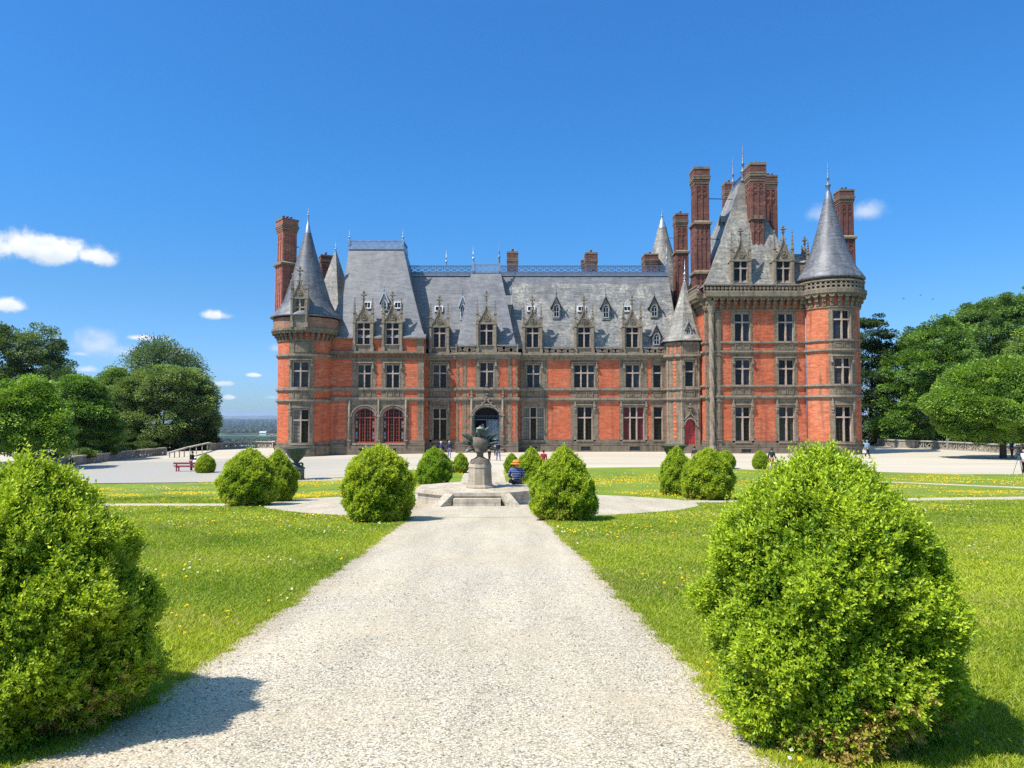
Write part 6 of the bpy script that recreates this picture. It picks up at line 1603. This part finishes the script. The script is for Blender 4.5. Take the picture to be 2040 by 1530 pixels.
place(1123, 893, 1039, 62, 0, "large pointed bush right of the platform steps", .3)
place(499, 897, 1009, 54, 1, "front bush of the left pair at the edge of the gravel circle", 2)
place(556, 898, 1000, 36, 0, "rear bush of the left pair beside the green urn", 4)
place(866, 893, 969, 34, 1, "medium bush directly left of the vase monument", 3)
place(918, 903, 943, 15, 1, "small egg shaped bush at the left of the path behind the monument", 5)
place(1019, 904, 943, 14, 1, "small bush behind the sun hat at the right of the rear path", 1.5)
place(1058, 893, 968, 29, 0, "medium bush just behind the person in the orange hat", 2.5)
place(1347, 892, 988, 34, 0, "rear left bush of the right pair in front of the hidden urn", 5.2)
place(1408, 896, 997, 49, 1, "front broad bush of the right pair on the gravel edge", .7)
place(1444, 898, 934, 19, 3, "small bush at the courtyard edge behind the right pair", 3.3)
place(1513, 898, 935, 16, 3, "lone neat egg shaped bush on the courtyard edge near the red trousers", .2)
place(412, 905, 944, 19, 3, "neat dark green clipped bush touching the red bench end", 1.2)

def crown_mesh(name, lobes, nclump, per, leaf, cs, ctop, cdark, seed, trunk, flat=.55, ragged=.0, gap=.0):
    """clumps of small leaves spread over the shells of several lobes (local coordinates)"""
    g = np.random.default_rng(seed); lob = np.array(lobes, float)
    wgt = (lob[:, 3] * lob[:, 4] + lob[:, 3] * lob[:, 5] + lob[:, 4] * lob[:, 5]); wgt /= wgt.sum()
    cc = []
    while len(cc) < nclump:
        i = g.choice(len(lob), p=wgt); d = g.normal(0, 1, 3); d /= np.linalg.norm(d)
        if d[2] < -.55 and g.uniform() < .7: continue
        rr = 1 - abs(g.normal(0, .13)) + (g.uniform(0, ragged) if g.uniform() < .35 else 0)
        p = lob[i, :3] + d * lob[i, 3:] * rr
        q = (p - lob[:, :3]) / lob[:, 3:]; ins = (np.linalg.norm(q, axis=1) < .72); ins[i] = False
        if ins.any() and g.uniform() < .85: continue
        cc.append((*p, *d, g.uniform()))
    cc = np.array(cc); n = len(cc) * per; ci = np.repeat(np.arange(len(cc)), per)
    sz = (cs * g.uniform(.6, 1.35, len(cc)))[ci]
    off = g.normal(0, 1, (n, 3)); off /= np.maximum(1, np.linalg.norm(off, axis=1, keepdims=True) * .7)
    dn = cc[ci, 3:6]
    off[:, 2] *= flat
    P = cc[ci, :3] + off * sz[:, None] * .54
    # shoots droop outward
    D = unit(dn * .8 + off * .7 + np.array([0, 0, -.12]) + g.normal(0, .5, (n, 3))); S = unit(np.cross(D, dn * .35 + np.array([0, 0, 1.0]) + g.normal(0, .45, (n, 3))))
    ln = leaf * g.uniform(.7, 1.3, n)
    V = leaf_polys(P, D, S, ln, ln * .62, g)
    y = np.clip(cc[ci, 6] * .85 + g.normal(.08, .15, n), 0, 1)[:, None]
    C = ((1 - y) * np.array(cdark) + y * np.array(ctop)) * g.uniform(.85, 1.15, (n, 1))
    me = mesh_from(name, V, 4, C, [TREE_LEAF])
    # limbs towards a third of the lobes
    t = MB(); h0, r0, zf = trunk
    t.tube((0, 0, -.4), (0, 0, h0 * .5), r0 * 1.25, r0, 9, 0); t.tube((0, 0, h0 * .5), (r0 * .3, 0, h0), r0, r0 * .75, 9, 0)
    for L in (lob[:14] if h0 > .5 else []):
        e = Vector(L[:3]); t.tube((r0 * .2, 0, h0 * .92), tuple(Vector((0, 0, h0)).lerp(e, .5) + Vector((0, 0, .3))), r0 * .5, r0 * .3, 6); t.tube(tuple(Vector((0, 0, h0)).lerp(e, .5) + Vector((0, 0, .3))), tuple(e), r0 * .3, r0 * .08, 6)
    for c in (cc[::max(1, len(cc) // 60)] if h0 > .5 else []):
        e = Vector(c[:3]); i = int(np.argmin(np.linalg.norm((lob[:, :3] - c[:3]) / lob[:, 3:], axis=1))); t.tube(tuple(lob[i, :3]), tuple(e), r0 * .12, .02, 4)
    return me, t
def tree(px_list, d, base_py, seed, label, ctop, cdark, trunk_px, trunk=None, nclump=420, per=110, leaf=.26, cs=1.05, name='tree', group='park trees around the castle', ragged=.12, flat=.55, depth=1.0):
    """px_list: lobes given as (px, py, half width px, half height px, depth offset m)"""
    k = d / F_PX; bx = X(trunk_px, d, 860); bz = ground_z(bx, d) + .02
    lobes = []
    for (px, py, hw, hh, dy) in px_list:
        p = at(px, py, d + dy); kk_ = (d + dy) / F_PX
        lobes.append((p[0] - bx, dy, p[2] - bz, hw * kk_, min(hw, hh * 1.3) * kk_ * depth, hh * kk_))
    low = min(l[2] - l[5] for l in lobes); tk = trunk or (max(2.0, low + 1.5), .32, 0)
    me, t = crown_mesh('crown', lobes, int(nclump * .9), int(per * 1.45), leaf * .8, cs, ctop, cdark, seed, tk, flat, ragged)
    r = empty(name, (bx, d, bz), label, 'tree', group)
    o = bpy.data.objects.new('crown', me); col.objects.link(o); o.parent = r
    q = t.build('trunk', BARK, r, origin=(0, 0, 0))
    return r
DKT, DKD = (.20, .30, .085), (.055, .10, .036)
MDT, MDD = (.29, .45, .075), (.072, .14, .030)
LTT, LTD = (.34, .52, .055), (.10, .20, .027)
GRT, GRD = (.22, .31, .12), (.085, .14, .055)
# ------------------------------------------------------------------ left trees
tree([(20, 700, 70, 40, 0), (70, 690, 42, 34, 2), (-40, 720, 80, 70, 0), (60, 760, 62, 60, 1), (95, 745, 26, 40, 2), (0, 800, 90, 70, 0)], 118, 0, 31, "tall dark blue green tree at far left rising above its neighbours", DKT, DKD, 10, nclump=420, per=120, leaf=.42, cs=1.5, ragged=.4)
tree([(128, 765, 22, 26, 0), (140, 800, 40, 40, 0), (120, 790, 20, 30, 1)], 112, 0, 33, "small dark tree top peeping between the tall left tree and the rounded one", DKT, DKD, 130, nclump=120, per=110, leaf=.4, cs=1.2)
tree([(50, 800, 50, 44, 0), (20, 830, 62, 50, -1), (85, 840, 38, 50, 0), (-40, 820, 60, 60, 0), (50, 870, 80, 30, -1), (112, 866, 20, 40, -1)], 66, 0, 35, "bright green leafy tree at far left just behind the terrace wall", LTT, LTD, 40, nclump=520, per=110, leaf=.26, cs=.95, ragged=.2)
tree([(155, 795, 44, 46, 0), (160, 840, 58, 52, -.5), (190, 860, 46, 44, 0), (135, 860, 36, 40, 0), (180, 800, 30, 36, .5)], 80, 0, 36, "dense rounded green tree with a smooth dome crown beside the bright leafy one", (.26, .43, .065), (.055, .115, .026), 165, nclump=560, per=110, leaf=.26, cs=.85, ragged=.04, flat=.45)
tree([(235, 770, 35, 32, 0), (250, 820, 46, 60, 0), (225, 800, 24, 40, 0)], 106, 0, 37, "mid green tree between the dome shaped tree and the great spreading one", MDT, MDD, 240, nclump=190, per=110, leaf=.34, cs=1.2)
tree([(315, 725, 48, 34, 0), (285, 735, 30, 24, 0), (352, 735, 36, 26, 0), (318, 705, 34, 20, 0), (378, 740, 26, 22, 2)], 112, 0, 39, "sparse willowy grey green tree rising behind the great spreading tree", GRT, GRD, 315, nclump=260, per=46, leaf=.34, cs=1.4, ragged=.35, flat=1.3)
tree([(318, 790, 92, 56, 0), (260, 800, 52, 52, -2), (382, 800, 44, 56, -1), (300, 845, 96, 46, -2), (390, 850, 40, 40, 0), (340, 770, 60, 40, -1.5), (250, 850, 42, 40, -1), (405, 838, 26, 28, 1), (330, 880, 92, 22, 0)], 108, 0, 41, "great spreading green tree left of the open view over the plain", (.29, .43, .125), (.070, .13, .046), 320, nclump=900, per=120, leaf=.32, cs=1.15, ragged=.1)
tree([(330, 872, 40, 22, 0), (385, 870, 38, 26, 0), (290, 878, 40, 18, 0), (412, 880, 18, 14, 0)], 106, 0, 43, "dark evergreen shrubs merged into one low tree behind the stair rail", (.07, .115, .038), (.026, .046, .018), 350, nclump=260, per=100, leaf=.30, cs=.9)
# ------------------------------------------------------------------ right trees
tree([(1738, 668, 30, 34, 0), (1742, 720, 28, 40, 0), (1732, 770, 36, 34, 0), (1738, 820, 34, 34, 0), (1730, 855, 42, 30, 0), (1756, 700, 18, 12, 0)], 104, 0, 51, "slim dark conifer standing against the right round tower", (.11, .18, .06), (.034, .064, .026), 1736, nclump=300, per=100, leaf=.36, cs=1.1, ragged=.35, flat=.35, trunk=(6, .4, 0))
tree([(1860, 700, 60, 46, 0), (1880, 665, 34, 26, 0), (1820, 750, 56, 50, -1), (1870, 760, 66, 56, -2), (1800, 800, 42, 44, -1), (1850, 820, 66, 46, -2), (1790, 850, 44, 30, -2)], 102, 0, 53, "dense mid green tree between the conifer and the tall oak behind the balustrade", MDT, MDD, 1850, nclump=780, per=110, leaf=.34, cs=1.15, ragged=.34)
tree([(1985, 655, 74, 52, 0), (1950, 640, 40, 26, 0), (2010, 620, 50, 26, 0), (1960, 690, 60, 48, -1), (2050, 680, 60, 80, 0), (2010, 730, 90, 50, 0)], 112, 0, 55, "tallest broad green tree at the far right with a ragged top", (.28, .41, .10), (.072, .13, .04), 2000, nclump=700, per=115, leaf=.40, cs=1.35, ragged=.42)
tree([(1950, 770, 70, 44, 0), (2010, 760, 70, 46, 0), (1920, 810, 66, 40, -1), (1990, 815, 80, 42, -2), (2060, 800, 60, 60, 0), (1940, 850, 60, 24, -1), (2030, 850, 60, 28, -1), (1905, 845, 34, 24, 0), (1985, 862, 44, 14, -2)], 73, 0, 57, "spreading lime tree on a straight trunk standing on the right gravel", (.31, .50, .066), (.08, .165, .028), 1997, nclump=900, per=110, leaf=.26, cs=.9, trunk=(4.2, .27, 0), ragged=.15)
tree([(1880, 872, 50, 14, 0), (1820, 868, 46, 16, 0), (1930, 874, 40, 12, 0), (1770, 868, 40, 18, 0), (1990, 872, 60, 16, 0)], 112, 0, 59, "low dark laurel growth behind the right balustrade", (.08, .145, .036), (.030, .058, .018), 1880, nclump=260, per=90, leaf=.34, cs=1.0, name='laurel_shrub', trunk=(1.2, .15, 0))
tree([(2090, 700, 60, 60, 0), (2120, 780, 70, 70, 0), (2150, 840, 70, 50, 0)], 98, 0, 61, "dark tree cut by the right edge of the photo behind the lime tree", MDT, MDD, 2120, nclump=330, per=100, leaf=.36, cs=1.3)
tree([(1735, 872, 40, 14, 0), (1775, 862, 30, 22, 0)], 122, 0, 63, "pale green undergrowth behind the farthest right balustrade", LTT, MDD, 1755, nclump=90, per=80, leaf=.34, cs=1.0, name='shrub', trunk=(.8, .12, 0))
# low hedge strip on top of the left terrace wall
wd_ = lambda px: ground(px, float(np.interp(px, (105, 190, 260, 328), (934.5, 923, 914, 907))))[1] + 2.4 - 74
tree([(px, py, hw, 8, wd_(px)) for px, py, hw in ((95, 913, 40), (150, 905, 36), (200, 900, 30), (245, 894, 30), (285, 890, 26))], 74, 0, 65, "low green hedge growing along the dark left terrace wall", (.14, .24, .045), (.045, .09, .022), 190, nclump=170, per=90, leaf=.2, cs=.6, name='hedge', group='hedges', trunk=(.4, .08, 0))

# ------------------------------------------------------------------ grass and flowers
def scatter(n, y0, y1, power, g, spread=1.1):
    """denser towards the camera, all over the lawn"""
    u = g.uniform(0, 1, n); e = 1 - power
    y = (y0 ** e + u * (y1 ** e - y0 ** e)) ** (1 / e) if abs(e) > 1e-6 else y0 * (y1 / y0) ** u
    x = g.uniform(-1, 1, n) * (y * spread + 3.5)
    return x, y
def lump_noise(x, y, s, ph): return np.sin(x * s + ph) * np.cos(y * s * 1.3 + ph * 1.7) + .6 * np.sin(x * s * 2.3 - y * s * 1.9 + ph * 2.1) + .4 * np.sin(x * s * 5.1 + y * s * 4.3 + ph * .7)
g = np.random.default_rng(77)
x, y = scatter(2000000, 2.0, 34, 1.2, g); k = in_poly(x, y, lawn_poly)
wob = .10 * g.normal(0, 1, len(x)); k &= ~on_path(x + wob, y + wob * .5); x, y = x[k], y[k]
# ragged tufts that lean over the path edges
ey = 2.4 * (30 / 2.4) ** g.uniform(0, 1, 90000); sd_ = g.choice([0, 1], len(ey)); lx = np.interp(ey, [p[1] for p in path_l], [p[0] for p in path_l]); rx = np.interp(ey, [p[1] for p in path_r], [p[0] for p in path_r])
tuft = np.sin(ey * 9.3 + sd_ * 2) + np.sin(ey * 23.1 + sd_) + .8 * np.sin(ey * 3.1)
exx = np.where(sd_ == 0, lx - .03, rx + .03) + np.where(sd_ == 0, 1, -1) * (g.normal(0, .055, len(ey)) + .028 * tuft)
ke = np.hypot(exx - CC[0], ey - CC[1]) > CRAD; x = np.concatenate([x, exx[ke]]); y = np.concatenate([y, ey[ke]]); n = len(x)
hgt = (.020 + .024 * g.uniform(0, 1, n) ** 2 + .006 * np.clip(lump_noise(x, y, .9, 1.0), -1, 2)) * (1 + .012 * y); wd = .0026 * (1 + .22 * y) * g.uniform(.7, 1.3, n)
an = g.uniform(0, 6.28, n); sx = np.stack([np.cos(an), np.sin(an), np.zeros(n)], 1); ln = g.normal(0, .85, (n, 2)) * hgt[:, None]
P = np.stack([x, y, terrain(x, y) + .012], 1); T = P + np.stack([ln[:, 0], ln[:, 1], hgt], 1); Mi = P + np.stack([ln[:, 0] * .3, ln[:, 1] * .3, hgt * .6], 1)
V = np.stack([P - sx * wd[:, None], P + sx * wd[:, None], T], 1)
t = np.clip(.5 + .28 * lump_noise(x, y, .45, 2.0) + g.normal(0, .22, n), 0, 1)[:, None]
C = (1 - t) * np.array([.155, .255, .016]) + t * np.array([.44, .51, .036]); dry = g.uniform(0, 1, n) < .05 + .17 * (lump_noise(x, y * 2.2, .33, 4.0) > .55); C[dry] = np.array([.46, .40, .15])
o = bpy.data.objects.new('grass', mesh_from('grass', V, 3, C * g.uniform(.8, 1.2, (n, 1)), [GRASS])); col.objects.link(o); tag(o, "short mown grass blades covering the front lawns", 'grass', kind='stuff')
def flowers(name, x, y, r, colr, centre, label, h0, seed):
    g = np.random.default_rng(seed); k = in_poly(x, y, lawn_poly) & ~on_path(x, y); x, y = x[k], y[k]; n = len(x)
    r = r * (1 + .03 * y) * g.uniform(.75, 1.25, n); tl = g.normal(0, .25, (n, 2)); tl[:, 1] -= .3; nr = unit(np.stack([tl[:, 0], tl[:, 1], np.ones(n)], 1)); a = unit(np.cross(nr, np.array([1.0, 0, 0]))); b = np.cross(nr, a)
    c = np.stack([x, y, terrain(x, y) + h0 * g.uniform(.6, 1.3, n)], 1)
    V = np.stack([c + (a * math.cos(q) + b * math.sin(q)) * r[:, None] * (1 if i % 2 else .82) for i, q in enumerate(np.arange(8) * math.pi / 4)], 1)
    C = np.array(colr) * g.uniform(.8, 1.15, (n, 1)); Vs = [V]; Cs = [C]
    if centre: Vs.append(np.stack([c + nr * .003 + (a * math.cos(q) + b * math.sin(q)) * r[:, None] * .38 for q in np.arange(8) * math.pi / 4], 1)); Cs.append(np.tile(np.array(centre), (n, 1)))
    o = bpy.data.objects.new(name, mesh_from(name, np.concatenate(Vs), 8, np.concatenate(Cs), [PETAL])); col.objects.link(o); tag(o, label, 'flowers', kind='stuff')
def pick(n, y0, y1, pw, thr, s, ph, g):
    x, y = scatter(int(n * 1.35), y0, y1, pw, g, 1.1); k = lump_noise(x, y, s, ph) + g.normal(0, .32, len(x)) > thr; return x[k], y[k]
a = pick(3600, 2.6, 30, .6, .75, .8, 3.1, g); b = pick(6000, 16, 27, 0, .75, .5, 1.3, g); c = pick(24000, 30.5, 38, 0, .15, .35, .4, g); e = pick(30000, 40, 55, 0, .25, .3, 2.2, g)
flowers('buttercups', np.concatenate([q[0] for q in (a, b, c, e)]), np.concatenate([q[1] for q in (a, b, c, e)]), .0135, (.80, .52, .008), None, "yellow buttercups scattered through the lawns", .085, 1)
a = pick(3600, 2.6, 26, .8, 1.05, .7, 5.3, g); b = pick(12000, 14, 54, 0, .95, .45, 4.1, g)
flowers('daisies', np.concatenate([a[0], b[0]]), np.concatenate([a[1], b[1]]), .0125, (.80, .80, .78), (.7, .45, .02), "white daisies scattered through the lawns", .05, 2)

# loose stones lying on the nearest gravel
g = np.random.default_rng(31); n = 16000; y = 2.6 * (11 / 2.6) ** g.uniform(0, 1, n); x = g.uniform(-1, 1, n) * 3.4 + axis(y); k = in_poly(x, y, path_poly); x, y = x[k], y[k]; n = len(x)
r = g.uniform(.003, .008, n) * (1 + .05 * y); c = np.stack([x, y, terrain(x, y) + .022 + r * .25], 1)
oc = np.array([[1, 0, 0], [0, 1, 0], [-1, 0, 0], [0, -1, 0], [0, 0, 1], [0, 0, -1]], float); an = g.uniform(0, 6.28, n)
sv = oc[None] * g.uniform(.6, 1.3, (n, 6, 1)) * np.array([1.25, .95, .6]); ca, sa = np.cos(an)[:, None], np.sin(an)[:, None]
sv = np.stack([sv[..., 0] * ca - sv[..., 1] * sa, sv[..., 0] * sa + sv[..., 1] * ca, sv[..., 2]], 2) * r[:, None, None] + c[:, None]
tri = [(0, 1, 4), (1, 2, 4), (2, 3, 4), (3, 0, 4), (1, 0, 5), (2, 1, 5), (3, 2, 5), (0, 3, 5)]
V = np.stack([sv[:, list(t)] for t in tri], 1).reshape(-1, 3, 3)
C = np.repeat(np.array([.60, .56, .47]) * g.choice([.28, .6, .85, 1.0, 1.25], n, p=[.12, .2, .28, .25, .15])[:, None] * g.uniform(.92, 1.08, (n, 3)), 8, axis=0)
N = NT('loose_stone'); A_ = N.n('ShaderNodeAttribute'); A_.attribute_name = 'tint'; N.set(A_.outputs['Color'], .85, .25)
o = bpy.data.objects.new('loose_stones', mesh_from('loose_stones', V, 3, C, [N.m])); col.objects.link(o); tag(o, "loose pale stones lying on the near gravel path", 'gravel', kind='stuff')

# ------------------------------------------------------------------ woods on the plain
g = np.random.default_rng(5); Vs = []; Cs = []
def blobs(px0, px1, d0, d1, n, rad):
    for _ in range(n):
        d = g.uniform(d0, d1); px = g.uniform(px0, px1); p = at(px, 840, d); gx, gz = p[0], ground_z(p[0], d); r = rad * g.uniform(.6, 1.3)
        m = 46; dr = unit(g.normal(0, 1, (m, 3))); dr[:, 2] = np.abs(dr[:, 2]); c = np.array([gx, d, gz + r * .3]) + dr * r * np.array([1.25, 1.1, .9])
        S = unit(np.cross(dr, g.normal(0, 1, (m, 3)))); T = np.cross(dr, S); q = r * .42
        Vs.append(np.stack([c - S * q, c + T * q * .8, c + S * q, c - T * q * .8], 1)); Cs.append(np.tile(np.array([.030, .056, .018]) * g.uniform(.7, 1.5), (m, 1)))
blobs(395, 575, 2300, 3300, 230, 11); blobs(395, 575, 4600, 6200, 520, 15); blobs(395, 575, 6500, 9000, 420, 19); blobs(395, 575, 10000, 14000, 200, 30)
o = bpy.data.objects.new('far_woods', mesh_from('far_woods', np.concatenate(Vs), 4, np.concatenate(Cs), [TREE_LEAF])); col.objects.link(o); tag(o, "hazy woods spread over the plain beyond the left terrace", 'woods', kind='stuff')

# ------------------------------------------------------------------ haze
hz = MB(); x0, x1, y0, y1, z0, z1 = -59000, 59000, -5900, 79000, -182, 75
c8 = [(a, b, c) for c in (z0, z1) for a, b in ((x0, y0), (x1, y0), (x1, y1), (x0, y1))]
for f in ((3, 2, 1, 0), (4, 5, 6, 7), (0, 1, 5, 4), (1, 2, 6, 5), (2, 3, 7, 6), (3, 0, 4, 7)): hz.poly([c8[i] for i in f], 0, [(0, 0)] * 4)
N = NT('haze'); pv = N.n('ShaderNodeVolumePrincipled'); pv.inputs['Color'].default_value = (.62, .78, 1.0, 1); pv.inputs['Density'].default_value = 4.2e-5; pv.inputs['Anisotropy'].default_value = .1
for lk in list(N.o.inputs['Surface'].links): N.t.links.remove(lk)
N.l(pv.outputs[0], N.o.inputs['Volume'])
tag(hz.build('haze', N.m), "thin blue air haze over the whole scene", 'haze', kind='stuff')
